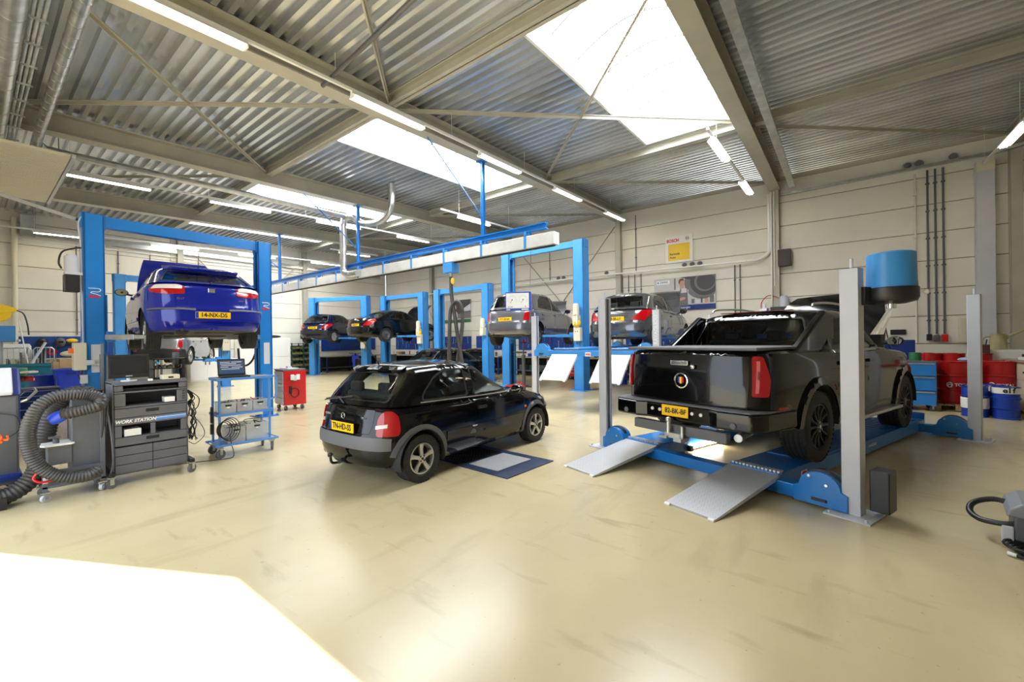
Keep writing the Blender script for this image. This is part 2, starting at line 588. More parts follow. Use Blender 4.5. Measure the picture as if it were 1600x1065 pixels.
for x in BX:
    m_ = MB()
    for dy, w in ((-0.03, .2), (-0.22, .2)):
        m_.b2((x - w / 2, YB + dy - .01, 0), (x + w / 2, YB + dy + .01, zr(YB) - .38))
    m_.b2((x - .01, YB - .22, 0), (x + .01, YB - .03, zr(YB) - .38))
    struct(m_.build('column', 'steel_beam'))
for y in (5.6, 10.9):
    m_ = MB()
    m_.b2((XL + .005, y - .1, 0), (XL + .03, y + .1, zr(y) - .05)); m_.b2((XL + .2, y - .1, 0), (XL + .22, y + .1, zr(y) - .05))
    m_.b2((XL + .02, y - .01, 0), (XL + .2, y + .01, zr(y) - .05))
    struct(m_.build('column', 'steel_beam'))
br = []
def brace(x0, y0, x1, y1, rr=0.035):
    m_ = MB()
    z0, z1 = zr(y0) - .13, zr(y1) - .13
    m_.bar((x0, y0, z0), (x1, y1, z1), 0.07, 0.012); m_.bar((x0, y0, z0 - .03), (x1, y1, z1 - .03), 0.012, 0.07)
    struct(m_.build('roof_brace', 'steel_beam'))
b4 = BX
brace(b4[1], 0.1, b4[2], 5.1); brace(b4[2], 0.1, b4[1], 5.1)
brace(b4[3], 0.1, b4[2], 5.1)
brace(b4[2], 5.3, b4[3], 10.6); brace(b4[3], 5.3, b4[2], 10.6)
brace(b4[2], 10.8, b4[3], 15.8); brace(b4[3], 10.8, b4[4], 15.8)
brace(b4[1], 10.8, b4[2], 15.8); brace(b4[0], 10.8, b4[1], 15.8); brace(b4[0], .1, b4[1], 5.1)
# wall bracing diagonals
for (p, q) in (((XL + .12, 5.7, 5.9), (XL + .12, 8.2, 3.3)), ((XL + .12, 10.8, 5.9), (XL + .12, 8.4, 3.3)),
               ((-7.1, YB - .03, 6.1), (-9.5, YB - .03, 3.3)), ((-12.2, YB - .03, 6.1), (-9.7, YB - .03, 3.3))):
    m_ = MB(); m_.bar(p, q, 0.09, 0.012); struct(m_.build('wall_brace', 'steel_beam'))
# wall top flashing angle
m_ = MB(); m_.b2((XL, YB - .1, zr(YB) - .12), (XR, YB - .06, zr(YB) - .005)); struct(m_.build('trim_3', 'steel_beam'))

# ------------------------------------------------------------------ ceiling lamps
def lamp_proto():
    t = thing('fluorescent_lamp', 'x', 'ceiling lamp')
    b_ = MB()
    b_.b2((-.03, 0, -.055), (.03, 1.56, -.003))
    b_.build('housing', 'white', t)
    r = MB()
    r.add([(-.03, .02, -.04), (-.10, .02, -.09), (-.10, 1.54, -.09), (-.03, 1.54, -.04), (.03, .02, -.04), (.10, .02, -.09), (.10, 1.54, -.09), (.03, 1.54, -.04)],
          [(0, 1, 2, 3), (4, 7, 6, 5)])
    r.build('reflector', 'white', t)
    for x in (-.035, .035):
        u = MB(); u.cyl((x, .04, -.085), (x, 1.52, -.085), .014, 8)
        u.build('tube', 'tube', t)
    for yy in (.02, 1.54):
        e = MB(); e.b2((-.06, yy - .012, -.105), (.06, yy + .012, -.05)); e.build('end_cap', 'white', t)
    return t
lp = lamp_proto()
first = [True]
def lamp(x, y, z, label, group):
    if first[0]:
        first[0] = False
        lp.location = (x, y, z); lp['label'] = label; lp['group'] = group
        lp.rotation_euler = (math.atan(SL), 0, 0)
        return lp
    o = dup(lp, (x, y, z), None, label, group)
    o.rotation_euler = (math.atan(SL), 0, 0)
    return o
row1 = ['nearest bright tube lamp along the central beam, cut by the top edge', 'second tube lamp along the central beam, above the middle skylight',
        'third tube lamp along the central beam, above the blue hanger post', 'fourth tube lamp along the central beam, beyond the exhaust rail end', 'last tube lamp on the central beam, against the back wall']
for y, l in zip((0.85, 3.98, 7.15, 10.35, 13.7), row1):
    lamp(-6.42, y, zr(y) - .50, l, 'tube lamps along the central beam')
for y, l in zip((9.75, 13.2), ('nearer of two hanging tube lamps left of the beam beside the big skylight', 'farther of two hanging tube lamps below the big skylight, near the wall')):
    lamp(-2.12, y, zr(y) - .58, l, 'tube lamps beside the right roof beam')
lamp(2.85, 12.35, zr(12.3) - .85, 'tube lamp at the right edge above the tall grey duct', 'tube lamps at right')
rowL = ['tube lamp beside the raised door leaf at left', 'second tube lamp in the row left of the third roof beam', 'third tube lamp in that row, above the blue hanger', 'fourth tube lamp in that row, above the exhaust rail']
for y, l in zip((1.25, 4.0, 6.95, 10.1), rowL):
    lamp(-13.3, y, zr(y) - .8, l, 'tube lamps left of the third beam')
lamp(-9.7, 9.75, zr(9.7) - .8, 'tube lamp hanging above the silver exhaust rail in the middle bay', 'tube lamps in the middle bay')
lamp(-17.6, 10.2, zr(10) - .8, 'small tube lamp above the far end of the silver duct', 'far tube lamps')
rowF = ['tube lamp high on the left wall above the hanging power unit', 'tube lamp high on the left wall above the blue hatchback', 'tube lamp high on the left wall beside the right blue post', 'tube lamp on the left wall near the far corner']
for y, l in zip((1.35, 4.35, 7.35, 10.6), rowF):
    lamp(-20.9, y, zr(y) - .8, l, 'tube lamps along the left wall')
# trunking that carries the lamps
def trunk(x, y0, y1, dz, w=.05, h=.045):
    m_ = MB(); m_.bar((x, y0, zr(y0) - dz), (x, y1, zr(y1) - dz), w, h)
    r = y0 + .8
    while r < y1:
        m_.cyl((x, r, zr(r) - dz), (x, r, zr(r) - .002), .004, 5); r += 2.6
    return m_.build('lamp_trunking', 'white')
for (x, y0, y1, dz, l) in ((-6.42, .3, 15.6, .48, 'white trunking rail carrying the lamps along the central beam'), (-2.12, 9.4, 15.3, .56, 'white trunking rail carrying two lamps below the big skylight'),
                           (-13.3, .6, 14.8, .78, 'white trunking rail carrying the lamps left of the third beam'), (-9.7, 9, 14.5, .78, 'white trunking rail above the exhaust duct'), (-17.6, 9.8, 12.2, .78, 'short trunking rail with one lamp above the far end of the duct'),
                           (-20.9, .6, 14.8, .78, 'pale trunking rail along the left wall'), (2.85, 12, 15.5, .83, 'white trunking rail at the right edge')):
    tag(trunk(x, y0, y1, dz), l, 'cable duct', 'lamp trunking rails')
# ------------------------------------------------------------------ car builder
def pip(poly, pts):
    """vectorised point in polygon"""
    x, y = pts[:, 0], pts[:, 1]
    ins = np.zeros(len(pts), bool)
    n = len(poly)
    for i in range(n):
        x0, y0 = poly[i]; x1, y1 = poly[(i + 1) % n]
        if y0 == y1: continue
        c = ((y0 > y) != (y1 > y)) & (x < (x1 - x0) * (y - y0) / (y1 - y0) + x0)
        ins ^= c
    return ins
def densify(poly, step, closed=True):
    out = []
    n = len(poly)
    for i in range(n if closed else n - 1):
        a, b_ = np.array(poly[i]), np.array(poly[(i + 1) % n])
        k = max(1, int(np.ceil(np.linalg.norm(b_ - a) / step)))
        for j in range(k): out.append(tuple(a + (b_ - a) * j / k))
    if not closed: out.append(tuple(poly[-1]))
    return out
def inset(poly, d):
    P = np.array(poly, float)
    n = len(P)
    area = 0.5 * sum(P[i][0] * P[(i + 1) % n][1] - P[(i + 1) % n][0] * P[i][1] for i in range(n))
    sg = 1 if area > 0 else -1
    out = []
    for i in range(n):
        a, b_, c = P[i - 1], P[i], P[(i + 1) % n]
        e1 = (b_ - a) / (np.linalg.norm(b_ - a) + 1e-9); e2 = (c - b_) / (np.linalg.norm(c - b_) + 1e-9)
        n1 = np.array([-e1[1], e1[0]]) * sg; n2 = np.array([-e2[1], e2[0]]) * sg
        m_ = n1 + n2; L = np.linalg.norm(m_)
        m_ = m_ / L if L > 1e-6 else n1
        q = b_ + m_ * d / max(0.4, m_.dot(n1))
        if abs(b_[0]) < 1e-4: q[0] = 0.0
        out.append(tuple(q))
    return out
def rounded(poly, r, k=4, L=1e9):
    P = [np.array(p, float) for p in poly]
    out = []
    n = len(P)
    for i in range(n):
        if abs(P[i][0]) < 1e-4 or abs(P[i][0] - L) < 1e-3:
            out.append(tuple(P[i])); continue
        a, b_, c = P[i - 1], P[i], P[(i + 1) % n]
        l1, l2 = np.linalg.norm(a - b_), np.linalg.norm(c - b_)
        rr = min(r, l1 * .45, l2 * .45)
        p0 = b_ + (a - b_) / (l1 + 1e-9) * rr; p1 = b_ + (c - b_) / (l2 + 1e-9) * rr
        for j in range(k + 1):
            t = j / k
            out.append(tuple((1 - t) ** 2 * p0 + 2 * t * (1 - t) * b_ + t * t * p1))
    return out

class Surf:
    """half body surface: u = arc length from the rear centre round the side to the front centre; v 0..1"""
    def __init__(s, kind, tab, zb, zt, q=3.2, pr=10, pf=8, ref=.5, crn=(0.9, .05)):
        # tab rows: (key, xr, xf, w); key = z for kind 'low', v for kind 'up'
        s.kind = kind; s.t = np.array(tab, float); s.zb = zb; s.zt = zt
        s.q = q; s.pr = pr; s.pf = pf; s.crn = crn
        g = np.linspace(0, 1, 260)
        def half(p):          # normalised outline from the end centre (X=1, Y=0) to the side (X=0, Y=1)
            X = np.r_[g, (1 - g ** q) ** (1 / p)]
            X = np.unique(np.round(X, 9))[::-1]
            return X, np.maximum(0, 1 - X ** p) ** (1 / q)
        Xr, Yr = half(pr); Xf, Yf = half(pf)
        s.X = np.r_[-Xr, Xf[::-1][1:]]; s.Y = np.r_[Yr, Yf[::-1][1:]]
        s.nr = len(Xr)
        s.arc = np.arange(len(s.X), dtype=float)
        P = s.P0(s.arc, np.full(len(s.X), ref))
        s.arc = np.r_[0, np.cumsum(np.linalg.norm(np.diff(P, axis=0), axis=1) + 1e-7)]
        s.L = s.arc[-1]
        s.H = float(np.mean(s.zt(np.array([0., 1., 2.])) - s.zb(np.array([0., 1., 2.]))))
    def prm(s, key):
        t = s.t
        return np.interp(key, t[:, 0], t[:, 1]), np.interp(key, t[:, 0], t[:, 2]), np.interp(key, t[:, 0], t[:, 3])
    def frame(s, key, v):
        xr, xf, w = s.prm(key)
        v0, ins = s.crn
        e = np.clip((v - v0) / (1 - v0), 0, 1)
        k = ins * (1 - np.sqrt(np.maximum(0, 1 - e * e)))
        return (xr + xf) / 2, (xf - xr) / 2 - k, w - k
    def P0(s, u, v):
        u = np.asarray(u, float); v = np.asarray(v, float)
        X = np.interp(u, s.arc, s.X); Y = np.interp(u, s.arc, s.Y)
        z0 = u * 0
        key = v if s.kind == 'up' else s.zb(z0) + v * (s.zt(z0 + 1.) - s.zb(z0))
        for it in range(1 if s.kind == 'up' else 4):
            xc, a, w = s.frame(key, v)
            x = xc + a * X; y = w * Y
            if s.kind == 'low': key = s.zb(x) + v * (s.zt(x) - s.zb(x))
        z = s.zb(x) + v * (s.zt(x) - s.zb(x))
        return np.stack([x, -y, z], -1)       # right half of the car is y<0
    def P(s, u, v):
        return s.P0(u, np.clip(np.asarray(v) / s.H, 0, 1))
    def dom(s, spec):
        """spec: list of ('s',x,z|v) side, ('r',y,z|v) rear, ('f',y,z|v) front"""
        out = []
        n = s.nr
        for k, a_, b_ in spec:
            v = b_ if s.kind == 'up' else .5
            for it in range(6):
                xc, a, w = s.frame(v if s.kind == 'up' else b_, v)
                if k == 's': u = float(np.interp((a_ - xc) / a, s.X, s.arc)); x = a_
                else:
                    r_ = min(1, abs(a_) / w)
                    if k == 'r': u = float(np.interp(r_, s.Y[:n], s.arc[:n]))
                    else: u = float(np.interp(r_, s.Y[n - 1:][::-1], s.arc[n - 1:][::-1]))
                    x = float(s.P0([u], [v])[0][0])
                if s.kind == 'low':
                    zb, zt = float(s.zb(np.array([x]))[0]), float(s.zt(np.array([x]))[0])
                    v = max(0, min(1, (b_ - zb) / (zt - zb)))
            out.append((u, v * s.H))
        return out
    def normals(s, U, V):
        e = 0.004
        U0 = np.clip(U - e, 0, s.L); U1 = np.clip(U + e, 0, s.L); V0 = np.clip(V - e, 0, s.H); V1 = np.clip(V + e, 0, s.H)
        du = s.P(U1, V) - s.P(U0, V); dv = s.P(U, V1) - s.P(U, V0)
        n = np.cross(du, dv)
        return n / (np.linalg.norm(n, axis=1, keepdims=True) + 1e-12)
    def tri(s, outer, holes=(), step=.08, stepv=.06, grid=True):
        """CDT in the domain"""
        loops = [densify(outer, step * .7)] + [densify(h, min(step, .05)) for h in holes]
        vs_ = []; es = []
        for lp_ in loops:
            o = len(vs_); n = len(lp_)
            vs_ += lp_; es += [(o + i, o + (i + 1) % n) for i in range(n)]
        if grid:
            bb = np.array(outer)
            gx = np.arange(bb[:, 0].min() + step / 2, bb[:, 0].max(), step)
            gy = np.arange(bb[:, 1].min() + stepv / 2, bb[:, 1].max(), stepv)
            G = np.array([(a, b_) for a in gx for b_ in gy])
            if len(G):
                ok = pip(outer, G)
                for h in holes: ok &= ~pip(h, G)
                E = np.array(vs_)
                G = G[ok]
                if len(G):
                    d = np.min(np.linalg.norm(G[:, None] - E[None], axis=2), axis=1)
                    vs_ += [tuple(g) for g in G[d > min(step, stepv) * .45]]
        r = delaunay_2d_cdt([Vector(p) for p in vs_], es, [], 0, 1e-6)
        V = np.array([(p[0], p[1]) for p in r[0]])
        F = np.array([f for f in r[2] if len(f) == 3])
        cen = V[F].mean(1)
        ok = pip(loops[0], cen)
        for h in loops[1:]: ok &= ~pip(h, cen)
        F = F[ok]
        # uniform orientation
        a = V[F[:, 1]] - V[F[:, 0]]; b2 = V[F[:, 2]] - V[F[:, 0]]
        cr = a[:, 0] * b2[:, 1] - a[:, 1] * b2[:, 0]
        F[cr > 0] = F[cr > 0][:, ::-1]
        return V, F

def half_mesh(mb, P, F, mi=0, sides=(1,), smooth=True):
    for sgn in sides:
        Q = P.copy(); Q[:, 1] *= sgn
        G = F if sgn == 1 else F[:, ::-1]
        mb.add([tuple(p) for p in Q], [tuple(int(i) for i in f) for f in G], mi, smooth)

def weld(o, d=0.0006):
    import bmesh
    b_ = bmesh.new(); b_.from_mesh(o.data)
    bmesh.ops.remove_doubles(b_, verts=b_.verts, dist=d)
    bmesh.ops.recalc_face_normals(b_, faces=b_.faces)
    b_.to_mesh(o.data); b_.free()
    o.data.set_sharp_from_angle(angle=math.radians(38))
    return o

def patch(s, spec, name, m_, parent, off=.006, side=1, both=False, step=.05, thick=None, dom=False, rnd=0.0, ins=0.0):
    poly = spec if dom else s.dom(spec)
    if rnd: poly = rounded(poly, rnd)
    if ins: poly = inset(poly, ins)
    V, F = s.tri(poly, (), step, step)
    U_, V_ = V[:, 0], V[:, 1]
    N = s.normals(U_, V_)
    P = s.P(U_, V_) + N * off
    mb = MB()
    sides = (1, -1) if both else (side,)
    half_mesh(mb, P, F, 0, sides)
    th = thick if thick is not None else abs(off) + .01
    E = np.array(densify(poly, step * .7))
    NE = s.normals(E[:, 0], E[:, 1])
    top = s.P(E[:, 0], E[:, 1]) + NE * off; bot = top - NE * th
    n = len(E)
    for sg in sides:
        A = top.copy(); B = bot.copy(); A[:, 1] *= sg; B[:, 1] *= sg
        fs = []
        for i in range(n):
            j = (i + 1) % n
            if both and abs(E[i][0]) < 1e-5 and abs(E[j][0]) < 1e-5: continue
            if both and abs(E[i][0] - s.L) < 1e-5 and abs(E[j][0] - s.L) < 1e-5: continue
            fs.append((i, j, n + j, n + i))
        mb.add([tuple(p) for p in A] + [tuple(p) for p in B], fs, 0, False)
    o = mb.build(name, m_, parent)
    return weld(o)

def arcpts(cx, cz, r, a0, a1, n=20):
    return [(cx + r * math.cos(a0 + (a1 - a0) * i / n), cz + r * math.sin(a0 + (a1 - a0) * i / n)) for i in range(n + 1)]

# ---- wheels
WH = {}
def wheel_meshes(r, w, rim_r, style):
    key = (r, w, rim_r, style)
    if key in WH: return WH[key]
    h = w / 2
    t = MB()
    g = .007
    p = [(rim_r, -h * .8), (rim_r + .015, -h * .98), (r * .86, -h), (r * .96, -h * .93), (r - .004, -h * .8)]
    for a in (-.55, -.2, .2, .55):
        p += [(r, h * a - .012), (r - g, h * a - .007), (r - g, h * a + .007), (r, h * a + .012)]
    p += [(r - .004, h * .8), (r * .96, h * .93), (r * .86, h), (rim_r + .015, h * .98), (rim_r, h * .8)]
    t.lathe(p, axis='y', seg=44)
    # tread blocks at the shoulders
    for sg in (-1, 1):
        for k in range(44):
            a = 2 * PI * (k + .5) / 44
            R = Matrix.Rotation(-a, 3, 'Y')
            c = R @ Vector((r - .006, sg * h * .86, 0))
            t.box(c, (.012, h * .2, r * .085), R=R)
    to = t.build('wheel', 'rubber'); COL.objects.unlink(to)
    m_ = MB()
    # rim: outer face at y=-h (right-hand wheel faces -y)
    if style == 'steel':
        m_.lathe([(rim_r, -h * .85), (rim_r - .012, -h * .9), (rim_r - .02, -h * .6), (rim_r * .82, -h * .35), (rim_r * .6, -h * .5), (rim_r * .35, -h * .42), (rim_r * .3, -h * .62), (.001, -h * .64)], axis='y', seg=32)
        for k in range(12):
            a = 2 * PI * k / 12
            m_.cyl((rim_r * .75 * math.cos(a), -h * .44, rim_r * .75 * math.sin(a)), (rim_r * .75 * math.cos(a), -h * .38, rim_r * .75 * math.sin(a)), .014, 8)
        mm = 'steelgrey'
    else:
        m_.lathe([(rim_r, -h * .92), (rim_r - .014, -h * .95), (rim_r - .022, -h * .7), (rim_r - .03, h * .3), (rim_r - .02, h * .8)], axis='y', seg=36)
        n, wi, wo, tw = {'five': (5, .22, .34, .0), 'seven': (7, .17, .26, 0), 'ten': (10, .10, .14, 0), 'cap': (8, .26, .50, 0), 'six': (6, .18, .30, 0), 'split': (10, .12, .12, 0), 'black': (12, .10, .13, 0)}[style]
        for k in range(n):
            a = 2 * PI * k / n + PI / 2
            if style == 'split': a += (.12 if k % 2 else -.12)
            ri, ro = rim_r * .22, rim_r - .012
            c, s_ = math.cos(a), math.sin(a)
            def q(rr, tt, yy): return (rr * c - tt * s_, yy, rr * s_ + tt * c)
            wi_, wo_ = wi * rim_r, wo * rim_r
            wm = (wi_ * .9 + wo_ * .35) * .62
            y0, y1, y2 = -h * .88, -h * .80, -h * .90
            rm = (ri + ro) / 2
            v_ = []
            for rr, ww, yy in ((ri, wi_, y0), (rm, wm * 1.2, y1), (ro, wo_, y2)):
                v_ += [q(rr, -ww / 2, yy), q(rr, -ww * .25, yy - .008), q(rr, ww * .25, yy - .008), q(rr, ww / 2, yy), q(rr, ww / 2, yy + .03), q(rr, -ww / 2, yy + .03)]
            fs = []
            for b_ in (0, 6):
                for j in range(6):
                    j2 = (j + 1) % 6
                    fs.append((b_ + j, b_ + j2, b_ + 6 + j2, b_ + 6 + j))
            m_.add(v_, fs, 0, True)
        m_.lathe([(rim_r * .27, -h * .7), (rim_r * .27, -h * .9), (rim_r * .22, -h * .95), (rim_r * .13, -h * .93), (rim_r * .11, -h * .97), (.001, -h * .97)], axis='y', seg=24)
        mm = 'black' if style == 'black' else 'alloy'
    ro_ = m_.build('rim', mm); COL.objects.unlink(ro_)
    if style in ('steel',): pass
    d = MB()
    d.lathe([(.001, -h * .2), (rim_r * .72, -h * .2), (rim_r * .72, h * .0), (rim_r * .98, h * .1), (rim_r * .98, h * .7), (.001, h * .7)], axis='y', seg=24)
    do = d.build('brake_disc', 'dark'); COL.objects.unlink(do)
    b_ = MB()
    nb = 4 if style in ('five', 'cap') else 5
    for k in range(nb):
        a = 2 * PI * (k + .5) / nb
        rr = rim_r * .20
        b_.cyl((rr * math.cos(a), -h * 1.0, rr * math.sin(a)), (rr * math.cos(a), -h * .85, rr * math.sin(a)), .011, 8)
    b_.cyl((0, -h * 1.0, 0), (0, -h * .9, 0), rim_r * .09, 16)
    bo = b_.build('hub_cap', 'chrome' if style == 'black' else 'black'); COL.objects.unlink(bo)
    WH[key] = (to, ro_, do, bo)
    return WH[key]
def add_wheel(parent, x, y, z, r, w, rim_r, style, right=True, steer=0.0, off=(0, 0, 0)):
    ms = wheel_meshes(r, w, rim_r, style)
    t = ms[0].copy(); COL.objects.link(t); t.parent = parent
    t.location = (x, y, z); t.rotation_euler = (0, random.random() * 6 * 0, (0 if right else PI) + steer)
    for m_ in ms[1:]:
        c = m_.copy(); COL.objects.link(c); c.parent = t
    return t

def seat(parent, x, y, z, m_='seat'):
    b_ = MB()
    b_.box((x + .2, y, z + .12), (.5, .48, .18))
    b_.box((x - .08, y, z + .45), (.16, .48, .62), R=Matrix.Rotation(-.2, 3, 'Y'))
    b_.box((x - .17, y, z + .86), (.09, .26, .17), R=Matrix.Rotation(-.15, 3, 'Y'))
    b_.cyl((x - .16, y - .06, z + .7), (x - .17, y - .06, z + .82), .008, 6); b_.cyl((x - .16, y + .06, z + .7), (x - .17, y + .06, z + .82), .008, 6)
    return b_.build('seat', m_, parent, bevel=.04, seg=3)

def fn(tab):
    t = np.array(tab, float)
    return lambda x: np.interp(np.asarray(x, float), t[:, 0], t[:, 1])

def make_car(c):
    """c: dict of dimensions. local frame: x forward, y left, origin on the ground under the rear axle"""
    root = thing(c.get('name', 'car'), c['label'], c.get('cat', 'car'), c['loc'], c['rz'], c.get('group'))
    paint = c['paint']
    low = Surf('low', c['low'], fn(c['zb']), fn(c['zt']), c.get('q', 3.6), c.get('pr', 11), c.get('pf', 7), crn=c.get('crn', (.88, .045)))
    up = Surf('up', c['up'], fn([(x, z - .012) for x, z in c['zt']]), fn(c['roof']), c.get('uq', 4), c.get('upr', 9), c.get('upf', 6), crn=(.86, .07))
    wb, tr, wr, ww = c['wb'], c['tr'], c['wr'], c['ww']
    ar = c.get('ar', wr + .055)
    # ---- lower body with wheel arches, doors and tailgate cut as real gaps
    holes = []
    arches = []
    for wx in (0.0, wb):
        pts = arcpts(wx, wr, ar, 0, PI, 22)
        zb0 = float(low.zb(np.array([wx]))[0])
        dz = max(0, wr - zb0)
        pts = [(wx + ar, zb0)] + [p for p in pts if p[1] > zb0 + .01] + [(wx - ar, zb0)]
        d = low.dom([('s', x, z) for x, z in pts])
        arches.append(d)
    holes += arches
    panels = []
    for nm, spec, rnd in c.get('panels', ()):
        d = low.dom(spec)
        if rnd: d = rounded(d, rnd)
        panels.append((nm, d)); holes.append(d)
    outer = [(0, 0), (low.L, 0), (low.L, low.H), (0, low.H)]
    V, F = low.tri(outer, holes, .085, .055)
    b_ = MB()
    half_mesh(b_, low.P(V[:, 0], V[:, 1]), F, 0, (1, -1))
    # top cap (bonnet / deck)
    us = np.linspace(0, low.L, 90)
    E = low.P(us, np.full(90, low.H))
    crown = c.get('crown', .06)
    hood_x = c.get('cowl', 1e9) if c.get('hood_open') else 1e9
    rs = np.linspace(-1, 1, 13)
    ymax = abs(E[:, 1]).max()
    vs_ = []
    for e in E:
        k = crown * min(1, abs(e[1]) / ymax)
        for r in rs: vs_.append((e[0], e[1] * r, e[2] + k * (1 - r * r)))
    fs = [(i * 13 + j, i * 13 + j + 1, (i + 1) * 13 + j + 1, (i + 1) * 13 + j) for i in range(89) for j in range(12)]
    o0 = len(b_.v)
    b_.add(vs_, fs, 0, True)
    n0 = len(b_.f) - len(fs)
    for k, f in enumerate(fs):
        if E[f[0] // 13][0] > hood_x:
            b_.m[n0 + k] = 1
    # bottom
    E = low.P(us, np.full(90, 0.0))
    vs_ = [(e[0], e[1] * r, e[2]) for e in E for r in (-1, 1)]
    b_.add(vs_, [(2 * i, 2 * i + 1, 2 * i + 3, 2 * i + 2) for i in range(89)], 2, False)
    body = weld(b_.build('body', [paint, 'dark', 'under'], root))
    for nm, d in panels:
        di = inset(d, .004)
        V, F = low.tri(di, (), .08, .05)
        both = any(abs(p[0]) < 1e-4 for p in d)
        for sides, mirror in (((1, -1), True),) if both else (((1,), False), ((-1,), False)):
            p = MB(); half_mesh(p, low.P(V[:, 0], V[:, 1]) , F, 0, sides)
            po = weld(p.build(nm, paint, root))
            if nm == 'door':
                hx, hz = c['handles'][len([1 for q in panels if q[0] == 'door' and q[1][0][0] < d[0][0]]) if len(c['handles']) > 1 else 0]
                hd = low.dom([('s', hx - .09, hz - .022), ('s', hx + .09, hz - .022), ('s', hx + .09, hz + .022), ('s', hx - .09, hz + .022)])
                ho = patch(low, rounded(hd, .015), 'door_handle', c.get('handle_mat', paint), po, off=.028, side=sides[0], dom=True, thick=.026)
    # dark inner liner behind gaps and arches
    ln = MB()
    V, F = low.tri(outer, arches, .2, .15)
    N = low.normals(V[:, 0], V[:, 1])
    half_mesh(ln, low.P(V[:, 0], V[:, 1]) - N * .03, F, 0, (1, -1), False)
    for wx in (0.0, wb):
        pts = arcpts(wx, wr, ar, -.35, PI + .35, 18)
        zb0 = float(low.zb(np.array([wx]))[0])
        yo = tr / 2 + ww / 2 + .02
        for sg in (1, -1):
            v_ = []
            for x, z in pts:
                v_ += [(x, sg * yo, max(z, zb0)), (x, sg * (yo - .36), max(z, zb0))]
            ln.add(v_, [(2 * i, 2 * i + 1, 2 * i + 3, 2 * i + 2) for i in range(len(pts) - 1)], 0, True)
            ln.prism([(x, max(z, zb0)) for x, z in pts], sg * (yo - .36), sg * (yo - .365), 'y')
    ln.build('wheel_well', 'dark', root)
    # ---- cabin
    holes = []; glz = []
    for nm, spec, kind in c['windows']:
        d = rounded(up.dom(spec), c.get('wr_', .05), 4, up.L)
        d = [(max(0, min(up.L, p[0])), p[1]) for p in d]
        holes.append(d); glz.append((nm, d, kind))
    outer = [(0, 0), (up.L, 0), (up.L, up.H), (0, up.H)]
    V, F = up.tri(outer, holes, .08, .05)
    b_ = MB(); half_mesh(b_, up.P(V[:, 0], V[:, 1]), F, 0, (1, -1))
    us = np.linspace(0, up.L, 70)
    E = up.P(us, np.full(70, up.H))
    ymax = abs(E[:, 1]).max()
    rc = c.get('rcrown', .045)
    vs_ = [(e[0], e[1] * r, e[2] + rc * min(1, abs(e[1]) / ymax) * (1 - r * r)) for e in E for r in rs]
    b_.add(vs_, [(i * 13 + j, i * 13 + j + 1, (i + 1) * 13 + j + 1, (i + 1) * 13 + j) for i in range(69) for j in range(12)], 0, True)
    cab = weld(b_.build('cabin', paint, root))
    for nm, d, kind in glz:
        sd_ = ((1, -1),) if kind == 'c' else ((1,), (-1,))
        for sides in sd_:
            V, F = up.tri(d, (), .08, .06)
            N = up.normals(V[:, 0], V[:, 1])
            g = MB(); half_mesh(g, up.P(V[:, 0], V[:, 1]) - N * .006, F, 0, sides)
            go = weld(g.build(nm, c.get('glass', 'glass'), root))
            fr = MB()
            dd = inset(d, -.008)
            di = inset(d, .016)
            for sg in sides:
                n = len(d)
                A = np.array(dd); B = np.array(di)
                A[:, 0] = np.clip(A[:, 0], 0, up.L); B[:, 0] = np.clip(B[:, 0], 0, up.L)
                if kind == 'c':
                    for arr in (A, B):
                        for i in range(n):
                            if abs(d[i][0]) < 1e-4: arr[i, 0] = 0
                            if abs(d[i][0] - up.L) < 1e-4: arr[i, 0] = up.L
                PA = up.P(A[:, 0], A[:, 1]) + up.normals(A[:, 0], A[:, 1]) * .002
                PB = up.P(B[:, 0], B[:, 1]) + up.normals(B[:, 0], B[:, 1]) * .0
                PA[:, 1] *= sg; PB[:, 1] *= sg
                fs = []
                for i in range(n):
                    j = (i + 1) % n
                    if kind == 'c' and ((abs(d[i][0]) < 1e-4 and abs(d[j][0]) < 1e-4) or (abs(d[i][0] - up.L) < 1e-4 and abs(d[j][0] - up.L) < 1e-4)): continue
                    fs.append((i, j, n + j, n + i))
                fr.add([tuple(p) for p in PA] + [tuple(p) for p in PB], fs, 0, True)
            fr.build('window_seal', c.get('seal', 'black'), go)
    # interior
    if c.get('interior', True):
        fl = MB()
        x0, x1 = c['cabx']
        wI = c['low'][-1][3] - .12
        fl.b2((x0, -wI, wr * .9), (x1, wI, wr * .9 + .03))
        zt_ = float(low.zt(np.array([x1]))[0])
        fl.b2((x1 - .35, -wI, zt_ - .18), (x1, wI, zt_ - .02))
        fl.b2((x0 - .02, -wI + .05, wr * .9), (x0 + .05, wI - .05, zt_ - .25))
        fl.build('dashboard', 'seat', root, bevel=.03)
        sx = x1 - 1.25
        for sg in (1, -1): seat(root, sx, sg * .36, wr * .9 + .05)
        rsb = MB(); rsb.box((sx - .75, 0, zt_ - .12), (.14, wI * 1.6, .6), R=Matrix.Rotation(-.25, 3, 'Y'))
        rsb.box((sx - .85, .3, zt_ + .22), (.08, .24, .14)); rsb.box((sx - .85, -.3, zt_ + .22), (.08, .24, .14))
        rsb.build('rear_seat', 'seat', root, bevel=.03)
        sw = MB(); ctr = Vector((x1 - .52, .36, zt_ - .02))
        R = Matrix.Rotation(-.45, 3, 'Y')
        sw.tube([ctr + R @ Vector((0, .18 * math.cos(a), .18 * math.sin(a))) for a in np.linspace(0, 2 * PI, 25)[:-1]], .014, 8, closed=True)
        sw.bar(ctr + Vector((0, -.17, 0)), ctr + Vector((0, .17, 0)), .03, .04); sw.bar(ctr, ctr + Vector((.25, 0, -.12)), .06, .06)
        sw.build('steering_wheel', 'black', root)
    # wheels
    st = c['style']
